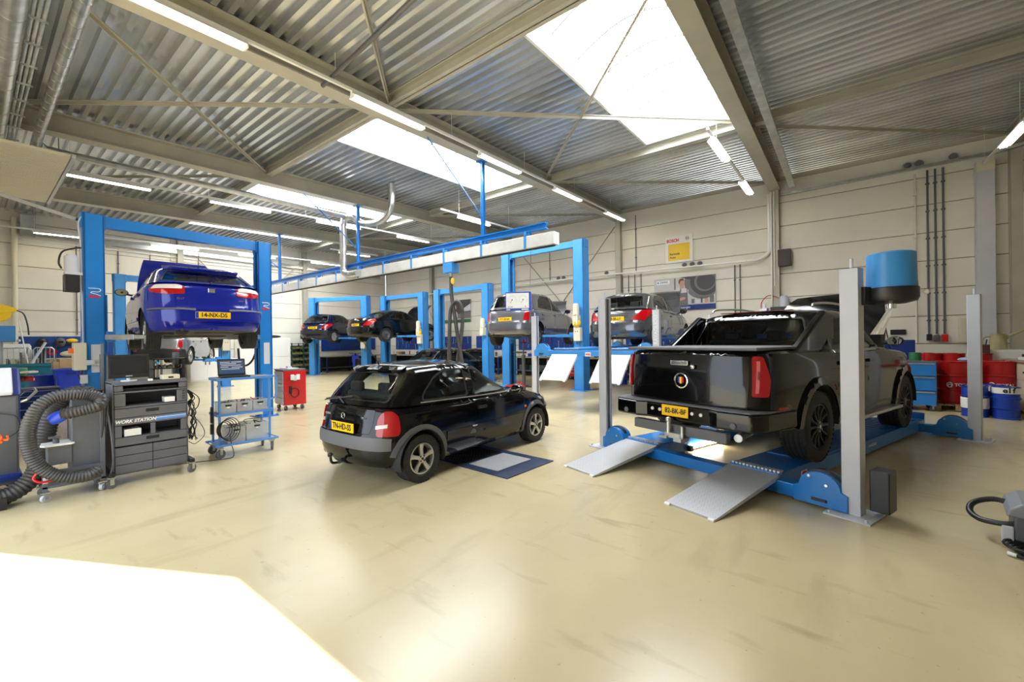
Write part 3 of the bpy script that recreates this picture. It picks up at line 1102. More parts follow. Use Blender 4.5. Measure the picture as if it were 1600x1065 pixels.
    for i, (wx, s_) in enumerate(((0, st), (wb, c.get('style_f', st)))):
        for sg in (-1, 1):
            add_wheel(root, wx, sg * tr / 2, wr + c.get('droop', 0), wr, ww, c['rim'], s_, right=sg < 0)
    # underside: exhaust, axle
    ub = MB()
    zb0 = c['zb'][0][1]
    ub.cyl((0, -tr / 2 + .1, wr + c.get('droop', 0)), (0, tr / 2 - .1, wr + c.get('droop', 0)), .035, 10)
    ub.build('rear_axle', 'under', root)
    ex = MB(); ro_ = c['low'][1][1]
    ex.tube(spline([(wb - .4, .1, zb0 - .02), (.7, .1, zb0 - .03), (.2, .25, zb0 - .03), (ro_ + .35, .38, zb0 - .0), (ro_ + .02, .42, zb0)], 6), .025, 8)
    ex.cyl((ro_ + .55, .35, zb0 - .0), (ro_ + .12, .40, zb0 - .0), .085, 14)
    ex.build('exhaust', 'under', root)
    # mirrors
    mx, my, mz = c['mirror']
    for sg in (1, -1):
        m_ = MB(); m_.ball((mx, sg * (my + .1), mz), (.055, .105, .072), 16); m_.bar((mx + .02, sg * (my - .06), mz - .05), (mx, sg * (my + .07), mz - .02), .04, .03)
        mo = m_.build('mirror', c.get('mirror_mat', paint), root)
        g = MB(); g.lathe([(.001, -.052), (.06, -.053), (.062, -.045)], axis='x', seg=16); go = g.build('mirror_glass', 'mirror', mo)
        go.location = (mx, sg * (my + .1), mz); go.scale = (1, 1.4, 1)
    # raised bonnet
    if c.get('hood_open'):
        hl, hw, ang = c['hood_open']
        h = MB()
        n = 10
        cx_, cz_ = c['cowl'], float(low.zt(np.array([c['cowl']]))[0]) + .03
        top = []; 
        for i in range(n + 1):
            t = i / n
            L_ = hl * t
            bend = -.16 * t ** 3 * hl
            wv = hw * (1 - .22 * t ** 2)
            row = []
            for j in range(9):
                u = -1 + j / 4
                yy = u * wv
                xx = L_; zz = bend - .05 * u * u - (0.10 * t ** 6)
                xr_ = xx * math.cos(ang) - zz * math.sin(ang); zr_ = xx * math.sin(ang) + zz * math.cos(ang)
                row.append((cx_ + xr_ - .12 * u * u * t * hl * .5, yy, cz_ + zr_))
            top += row
        k = len(top)
        nrm = (math.sin(ang) * .03, 0, -math.cos(ang) * .03)
        bot = [(p[0] + nrm[0], p[1], p[2] + nrm[2]) for p in top]
        fs = [(i * 9 + j, i * 9 + j + 1, (i + 1) * 9 + j + 1, (i + 1) * 9 + j) for i in range(n) for j in range(8)]
        h.add(top, fs, 0, True); h.add(bot, [f[::-1] for f in fs], 1, True)
        rim_ = [j for j in range(9)] + [i * 9 + 8 for i in range(1, n + 1)] + [n * 9 + j for j in range(7, -1, -1)] + [i * 9 for i in range(n - 1, 0, -1)]
        h.add([top[i] for i in rim_] + [bot[i] for i in rim_], [(i, (i + 1) % len(rim_), len(rim_) + (i + 1) % len(rim_), len(rim_) + i) for i in range(len(rim_))], 0)
        h.build('bonnet', [paint, c.get('hood_in', 'dark')], root)
        s_ = MB(); s_.cyl((cx_ + hl * .85, -hw * .8, cz_ - .1), (cx_ + hl * .8 * math.cos(ang), -hw * .8, cz_ + hl * .8 * math.sin(ang)), .008, 6); s_.build('bonnet_stay', 'black', root)
    return root, low, up

def plate(parent, x, z, txt, w=.52, h=.11, ang=0.0, y=0, dark=True, size=.10):
    """rear number plate; text faces -x"""
    m_ = MB(); R = Matrix.Rotation(ang, 3, 'Y')
    m_.box((x, y, z), (.012, w, h), R=R)
    p = m_.build('number_plate', 'plate', parent, bevel=.004)
    if dark:
        b_ = MB(); b_.box((x - .0075, y + w / 2 - .022, z), (.002, .04, h * .94), R=R); b_.build('plate_band', 'drumblue', p)
    if txt:
        text(txt, size, (x - .0085, y - .012, z), (0, -1, 0), (math.sin(ang) if 0 else 0, 0, 1), 'ink', p, 'lettering', sx=.88, bold=.0018)
    return p
# ------------------------------------------------------------------ the vehicles
def hatch_side_windows(xr0, xr1, bx, fx0, fx1, three=False):
    pass

def corsa():
    c = dict(label='black three-door hatchback parked on the floor over the metal pit cover', loc=(-4.51, 3.15, 0), rz=math.radians(90.8), paint='p_black',
        low=[(.18, -.44, 3.02, .70), (.26, -.52, 3.12, .765), (.36, -.565, 3.16, .79), (.55, -.57, 3.165, .80), (.60, -.545, 3.14, .795), (.66, -.53, 3.10, .795), (.80, -.51, 3.0, .785), (.90, -.485, 2.85, .765), (1.0, -.45, 2.7, .74)],
        zb=[(-.6, .25), (-.35, .235), (0, .20), (2.4, .20), (3.2, .21)], zt=[(-.6, .945), (0, .93), (1.0, .90), (1.95, .885), (2.35, .84), (2.8, .75), (3.0, .67), (3.2, .58)],
        up=[(0, -.46, 2.12, .755), (.25, -.385, 1.86, .725), (.5, -.29, 1.62, .69), (.75, -.18, 1.40, .645), (1, -.08, 1.22, .60)],
        roof=[(-.5, 1.33), (-.1, 1.345), (.5, 1.375), (1.2, 1.36), (2.1, 1.30)], q=3.6, pr=10, pf=5, upr=8, upf=5,
        wb=2.44, tr=1.40, wr=.285, ww=.185, rim=.185, ar=.345, style='five', cowl=2.0, cabx=(-.1, 1.95), mirror=(1.78, .80, .95), mirror_mat='black',
        panels=[('tailgate', [('r', 0, .62), ('r', .47, .62), ('r', .50, .70), ('r', .51, .895), ('r', 0, .91)], .03),
                ('door', [('s', .98, .28), ('s', 1.9, .26), ('s', 2.02, .40), ('s', 2.06, .84), ('s', .93, .865), ('s', .91, .45)], .05)],
        handles=[(1.08, .76)], handle_mat='black',
        windows=[('rear_window', [('r', 0, .12), ('r', .60, .12), ('r', .565, .55), ('r', .49, .86), ('r', 0, .90)], 'c'),
                 ('windscreen', [('f', 0, .06), ('f', .66, .06), ('f', .52, .88), ('f', 0, .90)], 'c'),
                 ('quarter_window', [('s', .04, .10), ('s', .84, .10), ('s', .86, .86), ('s', .52, .87), ('s', .30, .70), ('s', .10, .35)], 's'),
                 ('door_window', [('s', .96, .10), ('s', 1.80, .10), ('s', 1.45, .60), ('s', 1.16, .84), ('s', .98, .87)], 's')])
    root, low, up = make_car(c)
    root.scale = (.953,) * 3
    # grey bumper strip and wheel arch trims
    for sd_ in (1, -1):
        for nm, wx, a0, a1 in (('arch_trim', 0, -.15, PI * .93), ('arch_trim', 2.44, .0, PI + .12)):
            o = arcpts(wx, .285, .405, a0, a1, 16); i_ = arcpts(wx, .285, .347, a0, a1, 16)[::-1]
            patch(low, [('s', x, max(z, .22)) for x, z in o + i_], nm, 'greytrim', root, off=.012, side=sd_)
        patch(low, [('s', .40, .43), ('s', 2.05, .43), ('s', 2.05, .54), ('s', .40, .54)], 'rubbing_strip', 'blackgloss', root, off=.010, side=sd_)
        tl = patch(low, [('r', .56, .60), ('r', .56, .80), ('r', .60, .88), ('r', .67, .88), ('r', .715, .83), ('r', .735, .72), ('r', .74, .60)], 'tail_lamp', 'taillight', root, off=.014, side=sd_, rnd=.05)
        patch(low, [('r', .55, .685), ('r', .66, .70), ('r', .66, .74), ('r', .55, .725)], 'reversing_lens', 'lens', tl, off=.018, side=sd_)
        ind = patch(low, [('s', 2.10, .62), ('s', 2.15, .62), ('s', 2.15, .65), ('s', 2.10, .65)], 'side_repeater', 'amber', root, off=.006, side=sd_)
        hl = patch(low, [('f', .38, .58), ('f', .38, .70), ('f', .62, .72), ('s', 2.86, .70), ('s', 2.9, .58)], 'headlamp', 'lens', root, off=.01, side=sd_, rnd=.03)
    patch(low, [('r', 0, .445), ('r', 0, .585), ('r', .6, .585), ('s', -.375, .575), ('s', -.385, .445)], 'bumper_strip', 'greytrim', root, off=.022, both=True)
    patch(low, [('f', 0, .42), ('f', 0, .56), ('f', .6, .56), ('s', 2.85, .55), ('s', 2.83, .42)], 'bumper_strip', 'greytrim', root, off=.018, both=True)
    plate(root, -.565, .675, 'TN-HD-SS', w=.50, h=.11, y=.0)
    # badge
    m_ = MB(); m_.lathe([(.030, -.004), (.034, 0), (.038, -.004)], axis='x', seg=24); b_ = m_.build('badge', 'chrome', root); b_.location = (-.528, .02, .80)
    z_ = MB(); z_.bar((0, -.045, .012), (0, .045, -.012), .006, .008); z_.build('badge_mark', 'chrome', b_)
    for sg in (1, -1):
        text('CORSA' if sg > 0 else '1.4', .035, (-.527, sg * .36, .80), (0, -1, 0), (0, 0, 1), 'alloy', root)
    # wiper, aerial, tow hook, tailgate lock
    w_ = MB(); w_.tube([(-.50, .05, .94), (-.44, .28, 1.0), (-.47, .50, .965)], .008, 6); w_.bar((-.50, .48, .955), (-.40, .02, 1.02), .012, .012); w_.build('rear_wiper', 'black', root)
    a_ = MB(); a_.cyl((.05, .12, 1.40), (-.16, .14, 1.68), .004, 6); a_.cyl((.05, .12, 1.385), (.04, .12, 1.42), .012, 8); a_.build('aerial', 'black', root)
    t_ = MB(); t_.tube(spline([(-.35, .06, .24), (-.58, .06, .24), (-.66, .06, .26), (-.675, .06, .33)], 5), .016, 8); t_.ball((-.675, .06, .355), .026, 12)
    t_.b2((-.46, -.12, .24), (-.42, .2, .30)); t_.cyl((-.6, .0, .26), (-.6, -.08, .30), .022, 10); t_.build('tow_bar', 'black', root)
    # sticker letters in the back of the headrest
    # spoiler lip
    patch(up, [('r', 0, .915), ('r', 0, .985), ('r', .50, .98), ('r', .50, .91)], 'spoiler', 'p_black', root, off=.03, both=True, thick=.03)
    # rain gutter line along side window bottom
    for sd_ in (1, -1):
        patch(up, [('s', .02, .045), ('s', 1.80, .045), ('s', 1.80, .075), ('s', .02, .075)], 'window_strip', 'alloy', root, off=.006, side=sd_)
    return root
corsa()

def escalade():
    c = dict(name='pickup_truck', cat='pickup truck', label='large black pickup truck with flat bed cover standing on the low four-post lift', loc=(-1.07, 6.12, .195), rz=math.radians(71.8), paint='p_black',
        low=[(.30, -1.0, 4.05, .93), (.42, -1.22, 4.12, .985), (.52, -1.25, 4.18, 1.0), (.72, -1.26, 4.2, 1.005), (.95, -1.255, 4.18, 1.01), (1.15, -1.25, 4.1, 1.0), (1.35, -1.225, 4.0, .97)],
        zb=[(-1.3, .50), (-.6, .48), (0, .40), (3.3, .40), (4.3, .42)], zt=[(-1.3, 1.345), (.2, 1.335), (2.4, 1.33), (2.7, 1.29), (3.6, 1.23), (4.2, 1.14)],
        glass='glassdark', up=[(0, .17, 2.72, .93), (.3, .25, 2.50, .90), (.6, .33, 2.26, .86), (.85, .40, 2.05, .82), (1, .45, 1.9, .78)],
        roof=[(-.1, 1.80), (.5, 1.83), (1.2, 1.86), (2, 1.84), (2.7, 1.78)], q=5, pr=16, pf=7, upr=14, upf=7, uq=4.5, crown=.02, crn=(.93, .05), wr_=.04,
        wb=3.30, tr=1.72, wr=.425, ww=.28, rim=.27, ar=.50, style='black', cowl=2.75, cabx=(.55, 2.6), mirror=(2.38, 1.0, 1.42), mirror_mat='black',
        hood_open=(1.25, .86, math.radians(62)),
        panels=[('tailgate', [('r', 0, .70), ('r', .76, .70), ('r', .775, 1.29), ('r', 0, 1.31)], .015),
                ('door', [('s', .72, .46), ('s', 1.45, .44), ('s', 1.46, 1.29), ('s', .50, 1.29), ('s', .52, .8)], .05),
                ('door', [('s', 1.50, .44), ('s', 2.55, .44), ('s', 2.66, .6), ('s', 2.62, 1.28), ('s', 1.50, 1.29)], .05)],
        handles=[(.68, 1.16), (1.68, 1.16)], handle_mat='blackgloss',
        windows=[('rear_window', [('r', 0, .06), ('r', .80, .06), ('r', .66, .86), ('r', 0, .88)], 'c'),
                 ('windscreen', [('f', 0, .06), ('f', .84, .06), ('f', .70, .88), ('f', 0, .90)], 'c'),
                 ('quarter_window', [('s', .22, .12), ('s', .50, .12), ('s', .60, .80), ('s', .52, .72)], 's'),
                 ('rear_door_window', [('s', .62, .10), ('s', 1.42, .10), ('s', 1.42, .84), ('s', .72, .84)], 's'),
                 ('front_door_window', [('s', 1.50, .10), ('s', 2.40, .10), ('s', 2.06, .82), ('s', 1.50, .84)], 's')])
    root, low, up = make_car(c)
    root.scale = (.935,) * 3
    for sd_ in (1, -1):
        tl = patch(low, [('r', .80, .86), ('r', .79, 1.29), ('s', -1.10, 1.29), ('s', -1.07, 1.05), ('s', -1.09, .86)], 'tail_lamp', 'taillight', root, off=.018, side=sd_, rnd=.03)
        patch(low, [('r', .83, .90), ('r', .83, 1.24), ('r', .855, 1.24), ('r', .855, .90)], 'lens_strip', 'lenspink', tl, off=.021, side=sd_)
        for wx in (0, 3.3):
            o = arcpts(wx, .425, .60, -.05, PI + .05, 16); i_ = arcpts(wx, .425, .505, -.05, PI + .05, 16)[::-1]
            patch(low, [('s', x, max(z, .42)) for x, z in o + i_], 'arch_flare', 'p_black', root, off=.03, side=sd_, thick=.035)
        patch(low, [('s', -.98, .66), ('s', -.78, .66), ('s', -.78, .74), ('s', -.98, .74)], 'side_lamp', 'taillight', root, off=.008, side=sd_)
        b_ = MB(); b_.box((1.65, sd_ * 1.02, .42), (2.2, .16, .045)); b_.build('running_board', 'alloy', root, bevel=.015)
        r_ = MB(); r_.tube(spline([(.62, sd_ * .70, 1.90), (.72, sd_ * .69, 1.945), (1.3, sd_ * .68, 1.97), (1.9, sd_ * .67, 1.945), (2.0, sd_ * .67, 1.90)], 6), .016, 8); r_.build('roof_rail', 'alloy', root)
        # buttress from the roof down to the bed side
        m_ = MB()
        m_.prism([(-.42, 1.30), (.75, 1.30), (.75, 1.80), (.48, 1.83)], sd_ * .80, sd_ * .895, 'y'); m_.build('buttress', 'p_black', root, bevel=.025)
        text('ESCALADE', .055, (2.95 if sd_ < 0 else 2.95, sd_ * 1.006, .98), (-sd_, 0, 0), (0, 0, 1), 'alloy', root)
    # hard bed cover and its rim
    m_ = MB(); m_.box((-.56, 0, 1.372), (1.30, 1.74, .035)); m_.build('bed_cover', 'cabgrey', root, bevel=.012)
    # rear bumper with step, side pods and lamps
    m_ = MB()
    pl = [(-1.22, -.985), (-1.40, -.90), (-1.44, -.55), (-1.38, -.42), (-1.38, .42), (-1.44, .55), (-1.40, .90), (-1.22, .985), (-.66, 1.03), (-.66, -1.03)]
    m_.prism(pl, .50, .70); m_.build('rear_bumper', 'p_black', root, bevel=.03, seg=3)
    s_ = MB(); s_.prism([(p[0] + .005, p[1] * .985) for p in pl], .70, .712); s_.build('bumper_step', 'greytrim', root)
    for sg in (-1, 1):
        for yy in (.20, .31):
            l = MB(); l.lathe([(.001, -.012), (.02, -.01), (.022, 0)], axis='x', seg=12); lo = l.build('plate_lamp', 'lens', root); lo.location = (-1.385, sg * (yy + .02), .62)
        l = MB(); l.lathe([(.001, -.01), (.03, -.008), (.034, 0)], axis='x', seg=14); lo = l.build('parking_sensor', 'greytrim', root); lo.location = (-1.425, sg * .72, .56)
    plate(root, -1.40, .625, '82-BK-BF', w=.36, h=.13, size=.085, dark=False)
    # tow assembly: drawbar beam with coupling
    m_ = MB(); m_.box((-1.34, 0, .40), (.09, 1.25, .12)); m_.build('tow_beam', 'greytrim', root, bevel=.012)
    m_ = MB(); m_.b2((-1.46, -.10, .31), (-1.30, .10, .37)); m_.cyl((-1.44, .06, .36), (-1.44, .06, .50), .028, 12); m_.ball((-1.44, .06, .52), .035, 12)
    m_.b2((-1.52, -.16, .29), (-1.36, -.06, .33)); m_.b2((-1.5, .05, .30), (-1.36, .15, .33)); m_.cyl((-1.42, -.11, .3), (-1.42, -.11, .46), .02, 8); m_.build('tow_coupling', 'zinc', root)
    m_ = MB(); m_.tube([(-.9, -.62, .42), (-1.25, -.68, .40)], .045, 12); m_.tube([(-.9, -.62, .42), (-.5, -.5, .45)], .05, 12); m_.build('tail_pipe', 'zinc', root)
    # tailgate handle, badge wreath and shield, third brake light
    m_ = MB(); m_.box((-1.268, .02, 1.20), (.02, .24, .06)); m_.build('tailgate_handle', 'chrome', root, bevel=.01)
    m_ = MB(); m_.ball((-1.275, -.16, 1.16), (.02, .03, .03), 10); m_.build('tailgate_lock', 'chrome', root)
    b_ = MB(); b_.lathe([(.075, -.004), (.083, -.014), (.094, -.010), (.098, 0)], axis='x', seg=32)
    bo = b_.build('badge', 'chrome', root); bo.location = (-1.262, 0, .985)
    for k, (yy, m__) in enumerate(((-.026, 'inkred'), (.0, 'yellow'), (.026, 'drumblue'))):
        q_ = MB(); q_.b2((-.016, yy - .0125, -.035 + abs(yy) * .4), (-.004, yy + .0125, .045)); q_.build('badge_shield', m__, bo)
    m_ = MB(); m_.box((.53, 0, 1.868), (.06, 1.0, .014)); m_.build('brake_lamp', mat('dark_red', (.16, .004, .01), .15, coat=.5), root, bevel=.005)
    m_ = MB(); m_.box((1.1, 0, 1.50), (.02, .5, .1)); m_.build('sticker', 'inkblue', root)
    return root
escalade()

def generic(label, loc, rz, paint, dims, style, plate_txt, hood=None, scale=.95, tail='mid', droop=0.0, group=None, doors=5, glass='glass', extra=None, bump='paint', seat_=True):
    """hatchback: dims = (rear overhang, wheelbase, front overhang, width, height, belt, tumble)"""
    ro, wb, fo, wd, ht, belt, rw = dims
    w = wd / 2; F_ = wb + fo
    c = dict(label=label, loc=loc, rz=rz, paint=paint, group=group,
        low=[(.20, -ro + .14, F_ - .14, w * .90), (.30, -ro + .03, F_ - .04, w * .965), (.45, -ro, F_, w * .99), (.60, -ro + .01, F_ - .01, w), (.68, -ro + .05, F_ - .06, w), (belt - .08, -ro + .10, F_ - .25, w * .985), (belt + .03, -ro + .15, F_ - .45, w * .95)],
        zb=[(-ro, .28), (-.3, .24), (0, .21), (wb, .21), (F_, .22)], zt=[(-ro, belt + .04), (0, belt + .02), (wb * .5, belt - .02), (wb - .45, belt - .05), (wb - .1, belt - .10), (wb + .4, belt - .20), (F_, belt - .36)],
        up=[(0, -ro + .13, wb - .25, w * .92), (.3, -ro + .13 + rw * .3, wb - .55, w * .87), (.6, -ro + .13 + rw * .62, wb - .86, w * .81), (.85, -ro + .13 + rw * .88, wb - 1.12, w * .75), (1, -ro + .13 + rw, wb - 1.28, w * .70)],
        roof=[(-ro, ht - .09), (0, ht - .06), (.7, ht - .035), (1.3, ht - .05), (wb, ht - .12)],
        wb=wb, tr=wd - .30, wr=.305, ww=.195, rim=.20, ar=.365, style=style, cowl=wb - .35, cabx=(-.1, wb - .45), mirror=(wb - .62, w * .98, belt + .03), mirror_mat='black', droop=droop, glass=glass,
        hood_open=hood, interior=seat_, pr=9, pf=5,
        panels=[('tailgate', [('r', 0, .64), ('r', .48, .64), ('r', .52, belt - .03), ('r', 0, belt - .02)], .03)] +
               ([('door', [('s', .28, .62), ('s', .48, .30), ('s', 1.05, .28), ('s', 1.05, belt - .06), ('s', .18, belt - .05)], .04), ('door', [('s', 1.09, .28), ('s', wb - .62, .27), ('s', wb - .45, .40), ('s', wb - .42, belt - .10), ('s', 1.09, belt - .06)], .04)] if doors == 5 else
                [('door', [('s', .85, .28), ('s', wb - .62, .27), ('s', wb - .45, .40), ('s', wb - .42, belt - .10), ('s', .85, belt - .06)], .04)]),
        handles=[(.32, belt - .14), (1.2, belt - .14)] if doors == 5 else [(1.0, belt - .14)],
        windows=[('rear_window', [('r', 0, .12), ('r', w * .76, .12), ('r', w * .60, .84), ('r', 0, .88)], 'c'),
                 ('windscreen', [('f', 0, .06), ('f', w * .80, .06), ('f', w * .60, .86), ('f', 0, .88)], 'c')] +
                ([('rear_door_window', [('s', .08, .12), ('s', 1.0, .10), ('s', 1.0, .86), ('s', .45, .86), ('s', .2, .6)], 's'), ('front_door_window', [('s', 1.08, .10), ('s', wb - .62, .10), ('s', wb - .98, .58), ('s', wb - 1.2, .82), ('s', 1.08, .86)], 's')]
                 if doors == 5 else [('quarter_window', [('s', .0, .14), ('s', .80, .11), ('s', .82, .86), ('s', .40, .86), ('s', .15, .6)], 's'), ('front_door_window', [('s', .90, .10), ('s', wb - .62, .10), ('s', wb - .98, .58), ('s', wb - 1.2, .82), ('s', .92, .86)], 's')]))
    if extra: c.update(extra)
    root, low, up = make_car(c)
    root.scale = (scale,) * 3
    xr = -ro
    for sd_ in (1, -1):
        if tail == 'mid':
            sp = [('r', w * .62, .74), ('r', w * .66, belt - .06), ('r', w * .84, belt - .02), ('s', -ro + .38, belt - .05), ('s', -ro + .28, .74)]
        elif tail == 'claw':
            sp = [('r', w * .50, .70), ('r', w * .74, belt - .03), ('s', -ro + .46, belt + .0), ('s', -ro + .50, belt - .06), ('s', -ro + .28, .74), ('r', w * .84, .68)]
        elif tail == 'tall':
            sp = [('r', w * .70, .66), ('r', w * .74, belt - .03), ('s', -ro + .30, belt - .03), ('s', -ro + .26, .70)]
        else:
            sp = [('r', w * .42, belt - .17), ('r', w * .42, belt - .045), ('r', w * .50, belt - .015), ('r', w * .84, belt - .03), ('s', -ro + .36, belt - .09), ('s', -ro + .33, belt - .15), ('r', w * .70, belt - .185)]
        patch(low, sp, 'tail_lamp', 'taillight', root, off=.012, side=sd_, rnd=.04)
        patch(low, [('f', w * .45, .58), ('f', w * .5, .68), ('s', F_ - .35, .70), ('s', F_ - .3, .60)], 'headlamp', 'lens', root, off=.01, side=sd_, rnd=.03)
        patch(low, [('s', .42, .46), ('s', wb - .42, .46), ('s', wb - .42, .52), ('s', .42, .52)], 'rubbing_strip', 'black' if bump != 'paint' else paint, root, off=.012, side=sd_)
    bl = patch(low, [('r', 0, .42), ('r', 0, .60), ('r', w * .8, .60), ('s', -ro + .28, .58), ('s', -ro + .24, .42)], 'bumper', 'black' if bump != 'paint' else paint, root, off=.02, both=True)
    plate(root, -ro + .05 - .0, .73 if tail != 'leon' else .50, plate_txt, size=.095)
    w_ = MB(); w_.bar((-ro + .12, .0, belt + .04), (-ro + .24, -.30, belt + .12), .012, .012); w_.ball((-ro + .13, 0, belt + .04), .02, 8); w_.build('rear_wiper', 'black', root)
    return root, low, up

# blue hatchback on the nearest two-post lift
D = (.78, 2.51, .86, 1.74, 1.45, 1.05, .62)
leon, low, up = generic('shiny blue hatchback raised on the nearest blue two-post lift, bonnet open', (-9.24, 2.66, 1.56), math.radians(174.7), 'p_blue', D, 'seven', None, hood=(1.0, .70, math.radians(80)), scale=1.0, tail='leon', droop=-.06, extra=dict(hood_in='p_blue', mirror_mat='black', zt=[(-.78, 1.09), (0, 1.06), (1.2, .97), (2.06, .93), (2.4, .88), (2.9, .77), (3.4, .66)]))
def drop_plate(r):
    for o in list(r.children):
        if o.name.startswith('number_plate'):
            for q in list(o.children): bpy.data.objects.remove(q)
            bpy.data.objects.remove(o)
drop_plate(leon)
plate(leon, -.80, .53, '14-NX-DS', w=.50, h=.11, size=.10)
w = .87
for sd_ in (1, -1):
    tl = [o for o in leon.children if o.name.startswith('tail_lamp')]
    patch(low, [('r', .40, .965), ('r', .40, 1.01), ('r', .45, 1.03), ('r', .72, 1.015), ('s', -.46, .955)], 'clear_lens', 'lens', tl[0 if sd_ == 1 else 1], off=.017, side=sd_, rnd=.015)
    patch(low, [('r', .24, .60), ('r', .24, .625), ('r', .75, .625), ('s', -.45, .62), ('s', -.45, .60)], 'bumper_trim', 'greytrim', leon, off=.03, side=sd_)
m_ = MB(); m_.b2((-.012, -.05, -.035), (0, .05, .035)); bd = m_.build('badge', 'chrome', leon, bevel=.01); bd.location = (-.685, 0, .96)
text('SEAT', .045, (-.70, .43, .80), (0, -1, 0), (0, 0, 1), 'chrome', leon)
text('LEON', .04, (-.70, -.44, .80), (0, -1, 0), (0, 0, 1), 'chrome', leon)
m_ = MB(); m_.cyl((.35, .0, 1.44), (.12, .02, 1.72), .0045, 6); m_.cyl((.35, 0, 1.43), (.34, 0, 1.47), .014, 8); m_.build('aerial', 'black', leon)
patch(up, [('r', 0, .90), ('r', 0, .99), ('r', .55, .985), ('r', .55, .90)], 'spoiler', 'p_blue', leon, off=.05, both=True, thick=.045)
m_ = MB()
for sg in (-1, 1):
    m_.bar((.0, sg * .55, .24), (-.45, sg * .45, .30), .07, .05); m_.cyl((0, sg * .45, .28), (.05, sg * .45, .5), .05, 10)
m_.b2((-.4, -.5, .23), (.45, .2, .30)); m_.b2((.55, -.5, .18), (1.3, .5, .26))
m_.build('fuel_tank', 'under', leon, bevel=.03)

# silver crossover on the lift behind it
suv, low, up = generic('silver crossover raised low on the blue lift behind the blue hatchback', (-18.5, 4.2, .89), math.radians(148), 'p_silver', (.85, 2.6, .9, 1.80, 1.66, 1.06, .5), 'split', None, scale=.88, tail='tall', extra=dict(wr=.345, ar=.41, rim=.235, ww=.215))
drop_plate(suv)
for sd_ in (1, -1):
    patch(low, [('r', .55, .56), ('r', .55, .60), ('r', .68, .60), ('r', .68, .56)], 'reflector', 'taillight', suv, off=.03, side=sd_)
patch(low, [('r', 0, .30), ('r', 0, .64), ('r', .72, .64), ('s', -.52, .60), ('s', -.42, .30)], 'bumper_cladding', 'black', suv, off=.026, both=True)

# two dark cars on the far lifts
c206, low, up = generic('small black hatchback with red tail lamps on the farthest lift by the left wall', (-19.92, 10.5, 1.58), math.radians(117), 'p_blueblack', (.62, 2.44, .76, 1.65, 1.43, .93, .50), 'cap', '57-HX-RB', hood=(.85, .66, math.radians(42)), scale=1.0, tail='claw', bump='black', doors=3)
D = (1.0, 2.72, .92, 1.81, 1.44, .97, .95)
sed, low, up = generic('black saloon with a raised boot edge on the second far lift', (-16.47, 11.14, 1.61), math.radians(94.6), 'p_black', D, 'steel', '20-RF-ZT', hood=(1.15, .72, math.radians(62)), scale=1.0, tail='claw', extra=dict(style_f='seven',
    up=[(0, -.42, 2.45, .83), (.3, -.16, 2.1, .785), (.6, .12, 1.78, .73), (.85, .38, 1.5, .68), (1, .58, 1.35, .63)],
    windows=[('rear_window', [('r', 0, .12), ('r', .66, .12), ('r', .52, .86), ('r', 0, .88)], 'c'), ('windscreen', [('f', 0, .06), ('f', .70, .06), ('f', .52, .86), ('f', 0, .88)], 'c'),
             ('rear_door_window', [('s', .12, .12), ('s', 1.02, .10), ('s', 1.02, .84), ('s', .72, .82)], 's'), ('front_door_window', [('s', 1.10, .10), ('s', 2.05, .10), ('s', 1.65, .6), ('s', 1.4, .82), ('s', 1.10, .84)], 's')]))
D = (.72, 2.58, .83, 1.72, 1.61, 1.02, .30)
sce, low, up = generic('bronze-grey compact people carrier raised on the tall blue lift, bonnet open', (-8.15, 10.7, 1.51), math.radians(96.6), 'p_scenic', D, 'steel', 'XT-GS-64', hood=(.8, .68, math.radians(58)), scale=1.0, tail='tall', droop=-.08)
D = (.66, 2.54, .83, 1.75, 1.47, .96, .55)
c207, low, up = generic('dark grey hatchback with swept red tail lamps on the raised four-post lift', (-4.58, 10.85, 1.382), math.radians(89), 'p_grey', D, 'cap', '73-SR-LV', hood=(1.0, .74, math.radians(64)), scale=1.0, tail='claw')
m_ = MB(); m_.box((.12, 0, 1.41), (.05, .22, .03)); m_.build('brake_lamp', 'taillight', c207, bevel=.006)
D = (.75, 2.52, .85, 1.73, 1.42, .93, .62)
alfa, low, up = generic('black hatchback standing on the floor behind the parked hatchback, bonnet open', (-12.0, 10.5, 0), math.radians(90), 'p_black', D, 'ten', '11-NK-LV', hood=(.8, .68, math.radians(50)), scale=.95, tail='claw', doors=3)
